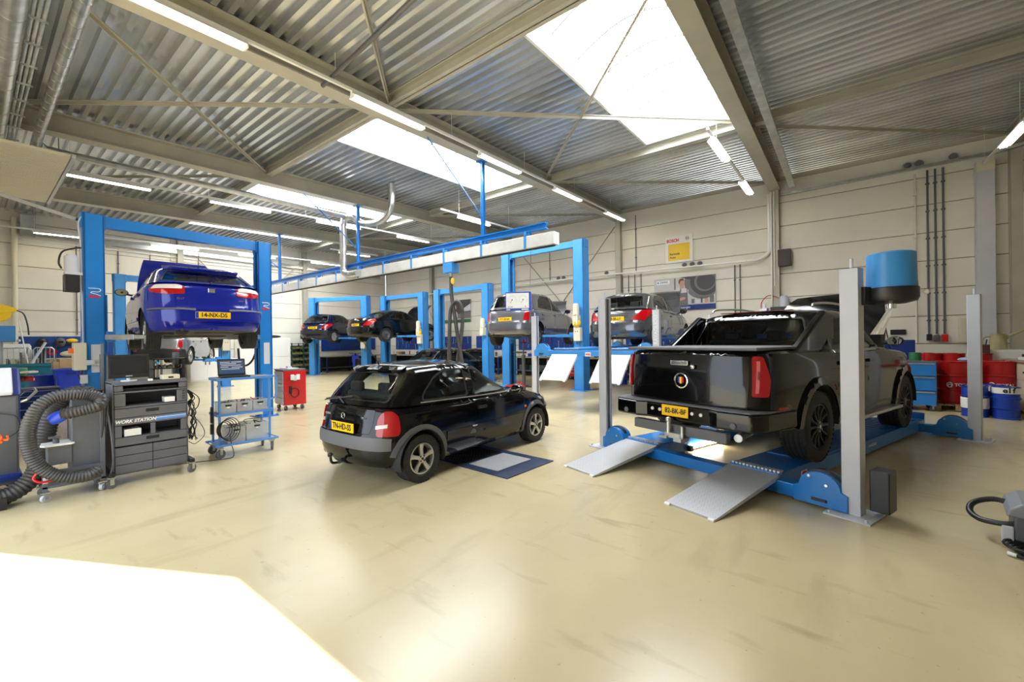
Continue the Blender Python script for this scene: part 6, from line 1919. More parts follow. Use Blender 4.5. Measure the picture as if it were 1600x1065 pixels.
m1 = MB(); m1.b2((XL + .02, 1.2, 5.45), (XL + .17, 15.5, 5.62)); m1.build('trunking', 'galv', dz_)
m1 = MB(); m1.b2((XL + .1, 1.15, 5.4), (XL + .35, 1.5, 6.1)); m1.build('riser', 'galv', dz_)
m1 = MB(); m1.b2((XL + .02, 1.2, 5.28), (XL + .08, 15.5, 5.33)); m1.build('cable_channel', 'white', dz_)
# white cabinets, green rack, drawer
def cupboard(label, lo, hi, rows, cols, face='x', group=None, m_='white'):
    t = thing('cupboard', label, 'cupboard', (lo[0], lo[1], 0), 0, group)
    d = [hi[i] - lo[i] for i in range(3)]
    m1 = MB(); m1.b2((0, 0, 0.0), (d[0] - .02 if face == 'x' else d[0], d[1], hi[2])); m1.build('carcass', m_, t, bevel=.006)
    for r_ in range(rows):
        for c_ in range(cols):
            z0 = .06 + (hi[2] - .08) * r_ / rows + .006; z1 = .06 + (hi[2] - .08) * (r_ + 1) / rows - .006
            m1 = MB()
            L_ = d[1] if face == 'x' else d[0]
            a0 = .01 + (L_ - .02) * c_ / cols + .004; a1 = .01 + (L_ - .02) * (c_ + 1) / cols - .004
            if face == 'x': m1.b2((d[0] - .02, a0, z0), (d[0], a1, z1))
            else: m1.b2((a0, -.02, z0), (a1, 0, z1))
            do = m1.build('door', m_, t, bevel=.004)
            hx = a1 - .07 if c_ % 2 == 0 else a0 + .07
            m1 = MB(); zc = z1 - .14
            if face == 'x': m1.b2((d[0], hx - .015, zc - .07), (d[0] + .025, hx + .015, zc + .07))
            else: m1.b2((hx - .015, -.045, zc - .07), (hx + .015, -.02, zc + .07))
            m1.build('handle', 'black', do)
    return t
cupboard('low white cupboard with two doors against the left wall below the crossover', (-22.2, 5.76, 0), (-21.6, 7.58, .95), 1, 3)
cupboard('tall white cupboard against the left wall beside the green rack', (-22.2, 7.62, 0), (-21.6, 9.88, 1.86), 2, 2)
m1 = MB(); m1.ball((0, 0, 0), (.2, .35, .07), 14); o = m1.build('folded_cloth', 'black'); o.location = (-21.9, 9.2, 1.93); tag(o, 'dark folded cloth on the tall white cupboard', 'cloth')
gr_ = thing('storage_rack', 'green steel rack packed with part bins beside the tall white cupboard', 'rack', (-22.2, 9.95, 0))
for y in (0, .58, 1.16):
    for x in (0, .5):
        m1 = MB(); m1.b2((x, y, 0), (x + .04, y + .04, 1.6)); m1.build('upright', 'darkgreen', gr_)
for z in (.12, .42, .72, 1.02, 1.3, 1.55):
    m1 = MB(); m1.b2((0, 0, z), (.54, 1.2, z + .03)); m1.build('shelf', 'darkgreen', gr_)
pb_ = thing('part_bin', 'brown-green part bin on the green rack', 'bin', (0, 0, 0), 0, 'part bins on the green rack')
m1 = MB(); m1.b2((0, 0, 0), (.35, .17, .01)); m1.b2((0, 0, 0), (.35, .008, .11)); m1.b2((0, .162, 0), (.35, .17, .11)); m1.b2((.34, 0, 0), (.35, .17, .07)); m1.b2((0, 0, 0), (.01, .17, .12)); m1.build('box', 'wood', pb_)
m1 = MB(); m1.b2((.02, .015, .05), (.32, .15, .14)); m1.build('contents', 'darkgreen', pb_)
fb = True
ORD = ['first', 'second', 'third', 'fourth', 'fifth', 'sixth', 'seventh', 'eighth', 'ninth', 'tenth', 'eleventh', 'twelfth'] + ['%dth' % i for i in range(13, 60)]
for z in (.15, .45, .75, 1.05, 1.33):
    for k in range(6):
        y = 9.99 + k * .19 + (.03 if k > 2 else 0)
        lb = 'part bin on shelf %s of the green rack, %s from the left' % (ORD[int((z - .1) / .29)], ORD[k])
        if fb: pb_.location = (-22.1, y, z); fb = False; pb_['label'] = lb
        else: dup(pb_, (-22.1, y, z), None, lb)
# ------------------------------------------------------------------ benches with boards
def bench(label, loc, rz, L_, d=.7, h=.86, group='workbenches'):
    t = thing('workbench', label, 'workbench', loc, rz, group)
    m1 = MB(); m1.b2((0, 0, h - .05), (L_, d, h)); m1.build('worktop', 'benchtop', t, bevel=.004)
    n_ = max(2, int(L_ / 1.6) + 1)
    for k in range(n_):
        x = .05 + (L_ - .1) * k / (n_ - 1)
        for y in (.05, d - .05):
            m1 = MB(); m1.b2((x - .03, y - .03, 0), (x + .03, y + .03, h - .05)); m1.build('leg', 'navy', t)
    m1 = MB(); m1.b2((.05, .1, .22), (L_ - .05, d - .05, .25)); m1.build('lower_shelf', 'plastic', t)
    m1 = MB(); m1.b2((.02, d - .03, .05), (L_ - .02, d - .01, h - .05)); m1.build('dark_backing', 'black', t)  # black sheet added to darken the space below the worktop
    return t
# back wall (viewer side is -y)
spans = [(-21.3, -18.2, 'blue tool board at the far left end of the back wall'), (-17.3, -15.05, 'blue tool board below the dark poster'), (-14.7, -12.6, 'blue tool board behind the exhaust hose'), (-12.0, -7.3, 'long blue tool board behind the tallest lift'), (-6.7, -2.6, 'blue tool board behind the raised four-post lift'), (-2.2, .8, 'blue tool board behind the black pickup')]
for a0, a1, l in spans:
    board(l, 'x', YB - .01, a0, a1, 1.14, 1.84, -1)
    bench(l.replace('blue tool board', 'long steel workbench').replace('long long', 'long').replace('long steel workbench behind', 'steel workbench against the wall behind'), (a0, YB - .82, 0), 0, a1 - a0)
board('blue tool board in the far left corner on the left wall', 'y', XL + .01, 11.8, 15.2, 1.14, 1.84, 1)
bench('steel workbench in the far left corner along the left wall', (XL + .75, 11.7, 0), PI / 2, 3.5)
# hand tools on the boards
def spanner(rs):
    t = MB(); L_ = .12 + rs * .16
    t.b2((-.008, -.006, -L_ / 2), (.008, .0, L_ / 2))
    for s_ in (-1, 1): t.lathe([(.010, -.006), (.022, -.006), (.022, 0), (.010, 0)], c=(0, 0, s_ * L_ / 2), axis='y', seg=8)
    return t
tools = []
for k in range(4):
    o = spanner(k / 3).build('spanner', ['zinc', 'steelgrey', 'red', 'liftgrey'][k]); COL.objects.unlink(o); tools.append(o)
rg = random.Random(11)
where = ['at far left', 'below the dark poster', 'behind the exhaust hose', 'behind the tallest lift', 'behind the raised four-post lift', 'behind the pickup']
cn = ['silver', 'steel grey', 'red', 'pale grey']
for (a0, a1, l), wh_ in zip(spans, where):
    for zz, row in ((1.35, 'lower'), (1.62, 'upper')):
        x = a0 + .2; k = 0
        while x < a1 - .15:
            if rg.random() < .8:
                ti = rg.randrange(4)
                o = tools[ti].copy(); COL.objects.link(o); o.location = (x, YB - .037, zz + rg.uniform(-.05, .05)); o.rotation_euler = (0, rg.uniform(-.2, .2), 0)
                tag(o, '%s spanner, %s in the %s row of the board %s' % (cn[ti], ORD[k], row, wh_), 'tool', 'hand tools on the board ' + wh_); k += 1
            x += rg.uniform(.14, .30)
def prop(nm, label, cat, loc, f, m_, rz=0.0, group=None, bevel=.008):
    m1 = MB(); f(m1); o = m1.build(nm, m_, bevel=bevel); o.location = loc; o.rotation_euler = (0, 0, rz); return tag(o, label, cat, group)
# cabinets, drums and boxes on and under the benches
cols_ = ['red', 'red', 'drumblue', 'red', 'black', 'red']
for k, (x, l) in enumerate(((-17.0, 'red tool cabinet under the bench below the dark poster'), (-15.6, 'red drawer cabinet under the bench, right of the far lifts'), (-9.3, 'red drawer cabinet behind the tallest lift, left one'), (-8.45, 'red drawer cabinet behind the tallest lift, right one'), (-5.0, 'red drawer cabinet behind the raised four-post lift'), (-3.9, 'red drawer cabinet left of the black pickup'))):
    tool_trolley(l, (x, YB - 1.09, 0), 0, .62, .45, .66, 6, 'red', 'red' if k % 2 else 'white', True, 'red cabinets under the benches')
prop('tin', 'small black box with a white label under the bench by the tall lift', 'box', (-7.9, 14.9, 0), lambda q: (q.b2((-.2, -.15, 0), (.2, .15, .34))), 'black')
prop('label_sheet', 'white label on the small black box under the bench', 'label', (-7.9, 14.745, .1), lambda q: q.b2((-.11, 0, 0), (.11, .004, .18)), 'white', bevel=0)
d1 = drum('small blue drum with a white top band behind the tallest lift', (-6.15, 14.2, 0), 'drumblue', .62, .22, 'small blue drums', (.82, .98, 'white'))
curved_text(d1, 'elf', .13, .235, .55, -1.5, 'ink', .056, .003)
rg = random.Random(21)
itm = [('oil_can', lambda q: (q.cyl((0, 0, 0), (0, 0, .18), .06, 12), q.cyl((0, 0, .18), (.05, 0, .30), .008, 6)), 'steelgrey', 'oil can'), ('jar', lambda q: q.cyl((0, 0, 0), (0, 0, .16), .05, 12), 'cream', 'jar'), ('cardboard_box', lambda q: q.b2((-.13, -.1, 0), (.13, .1, .16)), 'card', 'box'),
       ('vice', lambda q: (q.b2((-.06, -.1, 0), (.06, .1, .06)), q.b2((-.05, -.14, .06), (.05, .0, .17)), q.b2((-.05, .04, .06), (.05, .1, .17)), q.cyl((0, -.24, .11), (0, -.1, .11), .012, 6)), 'steelgrey', 'vice'), ('spray_can', lambda q: (q.cyl((0, 0, 0), (0, 0, .2), .033, 12), q.cyl((0, 0, .2), (0, 0, .235), .015, 8)), 'red', 'spray can'), ('toolbox', lambda q: (q.b2((-.2, -.1, 0), (.2, .1, .14)), q.tube([(-.1, 0, .14), (-.1, 0, .18), (.1, 0, .18), (.1, 0, .14)], .01, 6)), 'drumblue', 'toolbox')]
for (a0, a1, l), wh_ in zip(spans, where):
    x = a0 + .3; k = 0
    while x < a1 - .3:
        nm, f, m__, cat = itm[rg.randrange(len(itm))]
        prop(nm, '%s on the bench %s, %s thing from the left' % (cat, wh_, ORD[k]), cat, (x, YB - .45, .861), f, m__, rg.uniform(-.5, .5), 'small things on the bench ' + wh_); k += 1
        x += rg.uniform(.35, .75)
    x = a0 + .6; k = 0
    while x < a1 - .5 and a0 > -18:
        nm, m__ = rg.choice([('crate', 'plastic'), ('storage_box', 'black'), ('storage_box', 'navy'), ('crate', 'darkgreen')])
        prop(nm, '%s under the bench %s, %s from the left' % (nm.replace('_', ' '), wh_, ORD[k]), 'box', (x, YB - .42, .251), lambda q: (q.b2((-.17, -.14, 0), (.17, .14, .22)), q.b2((-.18, -.15, .20), (.18, .15, .23))), m__, 0, 'boxes under the bench ' + wh_); k += 1
        x += rg.uniform(.5, .9)
# ------------------------------------------------------------------ scooter
mc = thing('motor_scooter', 'blue and black motor scooter parked under the farthest lift', 'motor scooter', (-19.6, 12.3, 0), math.radians(-20))
for x in (-.62, .62):
    m1 = MB(); m1.lathe([(.17, -.05), (.25, -.055), (.28, -.02), (.28, .02), (.25, .055), (.17, .05)], c=(x, 0, .28), axis='y', seg=24); wo = m1.build('wheel', 'rubber', mc)
    m1 = MB(); m1.lathe([(.02, -.03), (.17, -.04), (.17, .04), (.02, .03)], c=(x, 0, .28), axis='y', seg=10); m1.build('rim', 'zinc', wo)
m1 = MB(); m1.prism([(-.60, .62), (-.44, .50), (-.40, .30), (-.30, .30), (-.38, .75), (-.52, .98), (-.60, .95)], -.17, .17, 'y'); m1.build('front_fairing', 'binblue', mc, bevel=.04)
m1 = MB(); m1.prism([(-.30, .28), (.2, .28), (.75, .55), (.82, .72), (.1, .70), (-.02, .36), (-.30, .36)], -.14, .14, 'y'); m1.build('rear_body', 'black', mc, bevel=.04)
m1 = MB(); m1.prism([(.02, .70), (.75, .72), (.70, .80), (.1, .78)], -.13, .13, 'y'); m1.build('seat', 'black', mc, bevel=.03)
m1 = MB(); m1.cyl((-.62, 0, .28), (-.46, 0, 1.0), .03, 8); m1.tube([(-.38, -.32, 1.05), (-.46, -.1, 1.02), (-.46, .1, 1.02), (-.38, .32, 1.05)], .016, 8); m1.build('handlebar', 'black', mc)
m1 = MB(); m1.ball((-.58, 0, .86), (.05, .09, .06), 12); m1.build('headlamp', 'lens', mc)
m1 = MB(); m1.cyl((.1, .16, .25), (.75, .18, .36), .05, 12); m1.build('silencer', 'zinc', mc)
m1 = MB(); m1.bar((.05, .12, .28), (.1, .22, .0), .02, .02); m1.build('side_stand', 'black', mc)
# trash bin behind
prop('waste_bin', 'dark grey round waste bin between the two far lifts', 'bin', (-18.6, 13.6, 0), lambda q: q.tube([(0, 0, 0), (0, 0, .95)], .3, 20, radii=[.25, .31]), 'cabgrey', bevel=0)
# jack and stand near the tall lift
jk = thing('trolley_jack', 'red trolley jack on the floor beside the tallest lift', 'trolley jack', (-8.35, 10.9, 0), math.radians(20))
m1 = MB(); m1.b2((-.3, -.13, .05), (.3, -.09, .15)); m1.b2((-.3, .09, .05), (.3, .13, .15)); m1.b2((.2, -.13, .05), (.3, .13, .2)); m1.build('frame', 'red', jk, bevel=.01)
m1 = MB(); m1.bar((-.2, 0, .1), (.15, 0, .22), .1, .06); m1.cyl((.15, 0, .22), (.15, 0, .26), .06, 14); m1.build('lift_arm', 'red', jk)
for x in (-.27, .27):
    m1 = MB(); m1.cyl((x, -.16, .05), (x, .16, .05), .05, 14); m1.build('roller', 'plastic', jk)
tp = thing('transmission_jack', 'black upright jack pole with crossbar beside the tallest lift', 'jack', (-8.55, 11.65, 0))
m1 = MB(); m1.b2((-.3, -.03, 0), (.3, .03, .06)); m1.b2((-.03, -.3, 0), (.03, .3, .06)); m1.build('base', 'steelgrey', tp)
m1 = MB(); m1.cyl((0, 0, .05), (0, 0, 1.1), .06, 14); m1.cyl((0, 0, 1.1), (0, 0, 1.52), .03, 10); m1.build('ram', 'steelgrey', tp)
m1 = MB(); m1.cyl((-.42, 0, 1.18), (.12, 0, 1.18), .03, 8); m1.b2((-.08, -.08, 1.50), (.08, .08, 1.54)); m1.build('crossbar', 'black', tp)
m1 = MB(); m1.cyl((0, 0, 1.54), (0, 0, 1.63), .04, 10); m1.build('valve', 'red', tp)
# gauge board hanging on a cable
gb = thing('gauge_board', 'blue-framed white gauge board with two needles hanging on a cable from the duct end', 'gauge board', (-5.75, 7.66, 2.27), math.radians(28))
m1 = MB(); m1.b2((-.29, -.04, 0), (.29, .14, .42)); m1.build('case', 'drumblue', gb, bevel=.008)
m1 = MB(); m1.b2((-.27, -.046, .05), (.25, -.04, .39)); fo = m1.build('dial_plate', 'white', gb, bevel=.003)
for cx_ in (-.13, .12):
    m1 = MB(); m1.cyl((cx_, -.048, .24), (cx_, -.052, .24), .014, 12); m1.bar((cx_ + .005, -.05, .245), (cx_ - .045, -.05, .17), .005, .002, up=(0, 1, 0)); m1.build('needle', 'black', fo)
    m1 = MB()
    for a in np.linspace(-.6, PI + .6, 15): m1.bar((cx_ + .085 * math.cos(a), -.0475, .24 + .085 * math.sin(a)), (cx_ + .10 * math.cos(a), -.0475, .24 + .10 * math.sin(a)), .004, .002, up=(0, 1, 0))
    m1.build('dial_marks', 'greytrim', fo)
for cx_ in (-.22, -.18, -.14): m1 = MB(); m1.cyl((cx_, -.05, .08), (cx_, -.045, .08), .011, 10); m1.build('push_button', 'black', fo)
m1 = MB(); m1.cyl((.17, -.05, .09), (.17, -.045, .09), .012, 10); m1.build('push_button', 'red', fo)
m1 = MB(); m1.b2((.08, -.043, .01), (.24, -.04, .035)); m1.b2((-.26, -.043, .01), (-.18, -.04, .03)); m1.build('name_strip', 'white', gb)
m1 = MB(); m1.cyl((.26, .05, .42), (.30, .05, 1.38), .007, 6); m1.b2((.24, .03, .40), (.30, .07, .45)); m1.build('cable', 'zinc', gb)

# ------------------------------------------------------------------ back wall fittings
def sign_rect(mb, x0, x1, z0, z1, d=0.0, y=YB): mb.b2((x0, y - .012 - d, z0), (x1, y - d, z1))
sg = thing('wall_sign', 'white acrylic sign with red lettering above a yellow panel on the back wall', 'sign', (-5.10, YB - .05, 4.36))
m1 = MB(); m1.b2((0, 0, 0), (.96, .012, .98)); m1.build('plate', 'white', sg, bevel=.004)
m1 = MB(); m1.b2((.10, -.003, .08), (.86, 0, .68)); m1.build('yellow_panel', 'yellow', sg)
text('BOSCH', .15, (.27, -.003, .81), (1, 0, 0), (0, 0, 1), 'inkred', sg, sx=.9, bold=.006)
text('Formule\nAuto', .12, (.16, -.006, .26), (1, 0, 0), (0, 0, 1), 'ink', sg, align='LEFT', sx=.85, bold=.001)
m1 = MB(); m1.tube([(.78 + .055 * math.cos(a), -.004, .84 + .06 * math.sin(a)) for a in np.linspace(0, 2 * PI, 28)[:-1]], .006, 6, closed=True)
for s_ in (-1, 1): m1.b2((.78 + s_ * .025 - .008, -.006, .81), (.78 + s_ * .025 + .008, 0, .87))
m1.b2((.76, -.006, .835), (.80, 0, .845)); m1.build('emblem', 'greytrim', sg)
po = thing('wall_poster', 'poster of a mechanic beside a large tyre with a blue strip along its foot', 'poster', (-5.54, YB - .05, 2.62))
m1 = MB(); m1.b2((0, 0, 0), (2.14, .015, 1.19)); m1.build('sheet', mat('poster_pale', (.55, .53, .52), .5), po)
def prn(name, pts, m_, d=.002):
    q = MB(); q.prism(pts, -d, 0, 'y'); return q.build(name, m_, po)
pg = mat('poster_grey', (.16, .15, .155), .5); pd_ = mat('poster_dark', (.06, .055, .06), .5); sk = mat('poster_skin', (.55, .30, .22), .6); wh = mat('poster_shirt', (.62, .62, .66), .6)
def circ(cx, cz, r, a0=0, a1=2 * PI, n=28): return [(cx + r * math.cos(a), cz + r * math.sin(a)) for a in np.linspace(a0, a1, n)]
def clipc(pts): return [(min(2.139, max(0.0, x)), min(1.189, max(0.18, z))) for x, z in pts]
prn('tyre_print', clipc(circ(1.72, .98, .62)), pg, .002); prn('tyre_face', clipc(circ(1.80, .98, .50)), pd_, .003); prn('rim_print', clipc(circ(1.80, .98, .36)), pg, .004); prn('hub_print', clipc(circ(1.82, .98, .30)), pd_, .005)
prn('sill_print', [(.95, 1.189), (2.139, 1.189), (2.139, 1.05), (1.25, 1.09)], pd_, .0025)
prn('post_print', [(.74, 1.16), (.79, 1.17), (.79, .75), (.74, .75)], pg)
prn('trousers', [(.92, .15), (.90, .52), (1.22, .52), (1.20, .15)], pg, .003); prn('shirt', [(.75, .38), (.72, .70), (.86, .80), (1.10, .80), (1.24, .72), (1.22, .45), (1.16, .40), (.88, .40)], wh, .004)
prn('dungarees', [(.93, .15), (.90, .60), (.96, .78), (.99, .78), (.98, .62), (1.18, .62), (1.18, .78), (1.21, .76), (1.22, .15)], pg, .005)
prn('arm_print', [(.76, .46), (.74, .38), (.95, .33), (1.12, .38), (1.14, .45), (1.05, .47), (.92, .42)], sk, .006); prn('neck', [(.94, .78), (.95, .88), (1.08, .88), (1.08, .78)], sk, .005)
prn('face_print', [(.98 + .10 * math.cos(a) + .03, .97 + .135 * math.sin(a)) for a in np.linspace(0, 2 * PI, 24)], sk, .006); prn('hair_print', [(.90, .98), (.90, 1.08), (.96, 1.14), (1.06, 1.14), (1.10, 1.06), (1.02, 1.07), (.96, 1.04), (.93, .94)], mat('poster_hair', (.15, .07, .04), .6), .0065)
for k, (x, z, w__, h__) in enumerate(((1.34, .22, .10, .16), (1.48, .22, .14, .11), (1.66, .22, .05, .20), (1.78, .22, .12, .15), (1.95, .22, .14, .24))): prn('workshop_print', [(x, z), (x + w__, z), (x + w__, z + h__), (x, z + h__)], [pg, wh, pd_, sk, pg][k], .002)
m1 = MB(); m1.b2((0, -.004, 0), (2.14, 0, .18)); m1.build('blue_strip', 'navy', po); text('leven zonder autozorgen', .125, (.80, -.005, .09), (1, 0, 0), (0, 0, 1), 'inkwhite', po, align='LEFT' if False else 'CENTER', sx=.78, bold=.001, shear=.1)
m1 = MB(); m1.b2((.10, -.003, .98), (.58, 0, 1.12)); m1.build('name_plate', 'inkwhite', po); text('ZAMMER', .10, (.37, -.0045, 1.05), (1, 0, 0), (0, 0, 1), 'ink', po, sx=.75)
m1 = MB(); m1.b2((.13, -.0045, 1.02), (.18, -.003, 1.08)); m1.build('mark', 'inkblue', po)
pq = thing('wall_poster', 'dark poster with green strip behind the hanging exhaust hose, on the back wall', 'poster', (-17.1, YB - .05, 2.58))
m1 = MB(); m1.b2((0, 0, 0), (2.05, .015, 1.18)); m1.build('sheet', mat('poster2_pale', (.5, .48, .46), .5), pq)
po = pq
prn('dark_area', [(.75, .2), (.80, 1.17), (2.04, 1.17), (2.04, .2)], pd_); prn('bonnet_print', [(1.35, .55), (1.6, .75), (2.04, .95), (2.04, .6), (1.6, .5)], wh, .003); prn('engine_print', [(1.1, .2), (1.1, .4), (1.5, .55), (2.04, .58), (2.04, .2)], pg, .003)
prn('figure', [(.55, .2), (.6, .55), (.85, .7), (1.1, .5), (1.1, .25)], wh, .004); prn('face_print', circ(.88, .80, .14), sk, .005); prn('hair_print', [(.76, .85), (.8, 1.0), (.95, 1.0), (1.02, .88), (.9, .92)], pd_, .006)
prn('green_strip', [(.0, .0), (2.04, .0), (2.04, .15), (.0, .15)], 'green', .004); prn('dark_strip', [(.9, .04), (1.7, .04), (1.7, .10), (.9, .10)], pd_, .005)
# cable trays along the back wall
def tray(label, pts, w=.10, h=.05, m_='zinc'):
    t = thing('cable_tray', label, 'cable tray', (0, 0, 0), 0, 'cable trays on the back wall')
    for p, q in zip(pts, pts[1:]):
        m1 = MB(); m1.bar(p, q, w, h); m1.build('section', m_, t, bevel=.004)
    return t
tray('pale cable tray along the back wall from the far corner to the right column', [(-22.0, YB - .3, 4.22), (-7.15, YB - .3, 4.16), (-2.4, YB - .3, 4.10)], m_='white')
m1 = MB(); m1.tube(spline([(-2.4, YB - .3, 4.10), (-2.1, YB - .2, 4.12), (-1.84, YB - .1, 4.28), (-1.78, YB - .1, 4.6), (-1.78, YB - .1, 6.2)], 8), .05, 10); tag(m1.build('white_pipe', 'white'), 'white pipe bending up beside the right wall column', 'pipe')
m1 = MB(); m1.cyl((-1.70, YB - .3, 6.2), (-1.70, YB - .3, 2.6), .022, 8); m1.cyl((-1.62, YB - .3, 6.2), (-1.62, YB - .3, 3.2), .014, 8); tag(m1.build('column_conduit', 'white'), 'white conduits running down the right wall column', 'conduit', kind='stuff')
tray('galvanised cable tray high on the back wall right of the column', [(-1.45, YB - .12, 6.10), (3.1, YB - .12, 6.16)], .12, .07)
tray('short galvanised tray dropping towards the right picture edge', [(3.1, YB - .12, 6.16), (4.2, YB - .7, 6.2)], .12, .07)
for x, l in ((1.90, 'left one of three dark conduits running down the back wall at right'), (2.05, 'middle one of three dark conduits running down the back wall at right'), (2.20, 'right one of three dark conduits, ending at a red box')):
    conduit(l, (x, YB - .03, 6.05), (x, YB - .03, 1.62), 'three dark conduits at right', .022, 'plastic', .72)
for x, l in ((-2.80, 'left of two conduits right of the mechanic poster'), (-2.64, 'right of two conduits right of the mechanic poster')):
    conduit(l, (x, YB - .03, 4.05), (x, YB - .03, 2.0), 'two conduits right of the mechanic poster', .018, 'greytrim')
conduit('single conduit right of the first wall column', (-6.24, YB - .03, 6.4), (-6.24, YB - .03, 4.2), 'single wall conduits', .018)
conduit('single conduit between the tall lift posts on the wall', (-10.2, YB - .03, 6.4), (-10.2, YB - .03, 4.2), 'single wall conduits', .015)
conduit('single pale conduit at the left of the three dark ones', (1.66, YB - .03, 6.0), (1.66, YB - .03, 1.4), 'single wall conduits', .02, 'wall')
for x, l in ((-6.8, 'first'), (-6.55, 'second'), (-6.3, 'third'), (-6.05, 'fourth')):
    conduit('%s short conduit below the tray beside the first wall column, from the left' % l, (x, YB - .03, 4.1), (x, YB - .03, 2.9), 'short conduits below the tray', .016)
prop('switch_box', 'black plug hanging on the left dark conduit', 'socket', (1.90, YB - .06, 1.45), lambda q: q.b2((-.05, -.05, 0), (.05, .05, .17)), 'black')
prop('switch_box', 'grey socket at the foot of the middle dark conduit', 'socket', (2.05, YB - .06, 1.42), lambda q: q.b2((-.05, -.05, 0), (.05, .05, .18)), 'plastic')
prop('switch_box', 'red switch box at the foot of the right dark conduit', 'switch', (2.20, YB - .06, 1.42), lambda q: q.b2((-.06, -.05, 0), (.06, .05, .19)), 'red')
prop('exit_plate', 'small black plate with a white label on the back wall beside the raised bonnet', 'plate', (1.28, YB - .03, 1.62), lambda q: q.b2((-.16, -.02, 0), (.16, .02, .14)), 'black')
def spot(x, z, l):
    t = thing('junction_lamp', l, 'wall lamp', (x, YB - (.30 if x < 0 else .12), z - (.025 if x < 0 else 0)), 0, 'round grey fittings on the cable trays')
    m1 = MB(); m1.ball((0, -.02, .06), (.085, .06, .07), 14); m1.build('housing', 'greytrim', t)
    m1 = MB(); m1.tube(spline([(-.1, 0, .0), (-.09, -.02, .09), (0, -.03, .15), (.09, -.02, .09), (.1, 0, 0)], 5), .008, 6); m1.build('bracket', 'zinc', t)
for x, z, l in ((-4.35, 4.16, 'left one of three round fittings on the tray below the yellow sign'), (-4.09, 4.16, 'middle one of three round fittings on the tray below the yellow sign'), (-3.84, 4.16, 'right one of three round fittings on the tray below the yellow sign'),
                (-7.34, 4.20, 'round fitting on the tray left of the first column'), (-9.58, 4.21, 'left of two round fittings on the tray behind the tall lift'), (-9.32, 4.21, 'right of two round fittings on the tray behind the tall lift'),
                (-14.2, 4.23, 'left of two round fittings on the tray behind the exhaust hose'), (-13.9, 4.23, 'right of two round fittings on the tray behind the exhaust hose'),
                (1.50, 6.19, 'left of two round fittings on the high tray at right'), (1.72, 6.19, 'right of two round fittings on the high tray at right'), (2.38, 6.19, 'round fitting on the high tray beside the tall duct')): spot(x, z, l)
prop('loudspeaker', 'dark brown box loudspeaker on the back wall beside the right column', 'loudspeaker', (-1.33, YB - .18, 3.82), lambda q: (q.b2((-.2, -.13, 0), (.14, .13, .52)), q.b2((-.19, -.14, .02), (.13, -.13, .50))), mat('brown_box', (.03, .015, .01), .5))
td = thing('tall_duct', 'tall grey sheet metal duct on the back wall at right', 'duct', (2.93, YB - .14, 0))
m1 = MB(); m1.b2((-.16, -.1, 1.0), (.16, .12, 5.72)); m1.build('shaft', 'liftgrey', td, bevel=.006)
m1 = MB(); m1.b2((-.165, -.11, 5.72), (.165, .12, 5.98)); m1.build('lit_top', 'cream', td, bevel=.006)  # paler block paints the light falling on the top of the shaft
m1 = MB(); m1.b2((-.2, -.12, .0), (.2, .12, 1.0)); m1.build('foot_section', 'steel_beam', td)
fbx = prop('fuse_box', 'cream fuse box on the back wall beside the tall duct', 'fuse box', (2.62, YB - .12, 1.4), lambda q: (q.b2((-.17, -.08, 0), (.1, .1, .62)), q.b2((-.16, -.088, .02), (.09, -.08, .60))), 'cream')
# compressor unit on the bed cover line: wall bracket unit behind the pickup roof
cu_ = thing('wall_motor', 'grey cylindrical motor on a black bracket behind the pickup roof', 'motor', (-1.38, YB - .3, 2.42))
m1 = MB(); m1.cyl((0, 0, .12), (0, 0, .42), .13, 18); m1.cyl((0, 0, .42), (0, 0, .46), .09, 14); m1.build('housing', 'liftgrey', cu_)
m1 = MB(); m1.b2((-.35, -.18, .0), (.3, .28, .12)); m1.build('bracket', 'black', cu_, bevel=.006)
m1 = MB(); m1.tube(spline([(-.12, 0, .4), (-.4, 0, .5), (-.6, 0, .3), (-.62, 0, .0)], 6), .014, 6); m1.build('cable', 'red', cu_)

# ------------------------------------------------------------------ right: drums, cabinet, bench
def pallet(label, loc, w, d):
    t = thing('pallet', label, 'pallet', loc, 0, 'wooden pallets')
    for k in range(5): m1 = MB(); x = -w / 2 + w * k / 5 + .01; m1.b2((x, -d / 2, .118), (x + w / 5 - .02, d / 2, .14)); m1.build('plank', 'wood', t)
    for x in (-w / 2 + .05, 0, w / 2 - .05):
        for y in (-d / 2 + .07, 0, d / 2 - .07): m1 = MB(); m1.b2((x - .05, y - .07, .022), (x + .05, y + .07, .118)); m1.build('block', 'wood', t)
    for y in (-d / 2 + .07, 0, d / 2 - .07): m1 = MB(); m1.b2((-w / 2, y - .05, 0), (w / 2, y + .05, .022)); m1.build('plank', 'wood', t)
    return t
pallet('wooden pallet under the nearer red drum', (1.93, 13.0, 0), .72, .9); pallet('wooden pallet under the right red drum', (2.66, 13.3, 0), .68, .8)
for x, y, l in ((1.93, 13.0, 'red drum with a white swirl emblem standing beside the blue drawer cabinet'), (2.60, 13.3, 'red drum with a white swirl emblem behind the far grey lift post')):
    t = drum(l, (x, y, .142), 'drumred', .89, .29, 'red drums on pallets')
    a = math.atan2(-y, -x)
    q = MB(); aa = a - .05
    for k in range(1):
        pts = []
        for j in range(15):
            u = j / 14 * 2 * PI
            pts.append((aa + .13 * math.cos(u) - .18, .40 + .05 * math.sin(u)))
        q.tube([(.302 * math.cos(p_[0]), .302 * math.sin(p_[0]), p_[1]) for p_ in pts[:-1]], .011, 6, closed=True)
        q.tube([(.303 * math.cos(aa - .18 + w_), .303 * math.sin(aa - .18 + w_), .40 + h_) for w_, h_ in ((-.08, -.02), (-.02, .015), (.05, .01), (.1, -.015))], .011, 6)
    q.build('emblem', 'inkwhite', t)
    curved_text(t, 'TOTAL', .085, .303, .40, aa + .52, 'inkwhite', .056, .002)
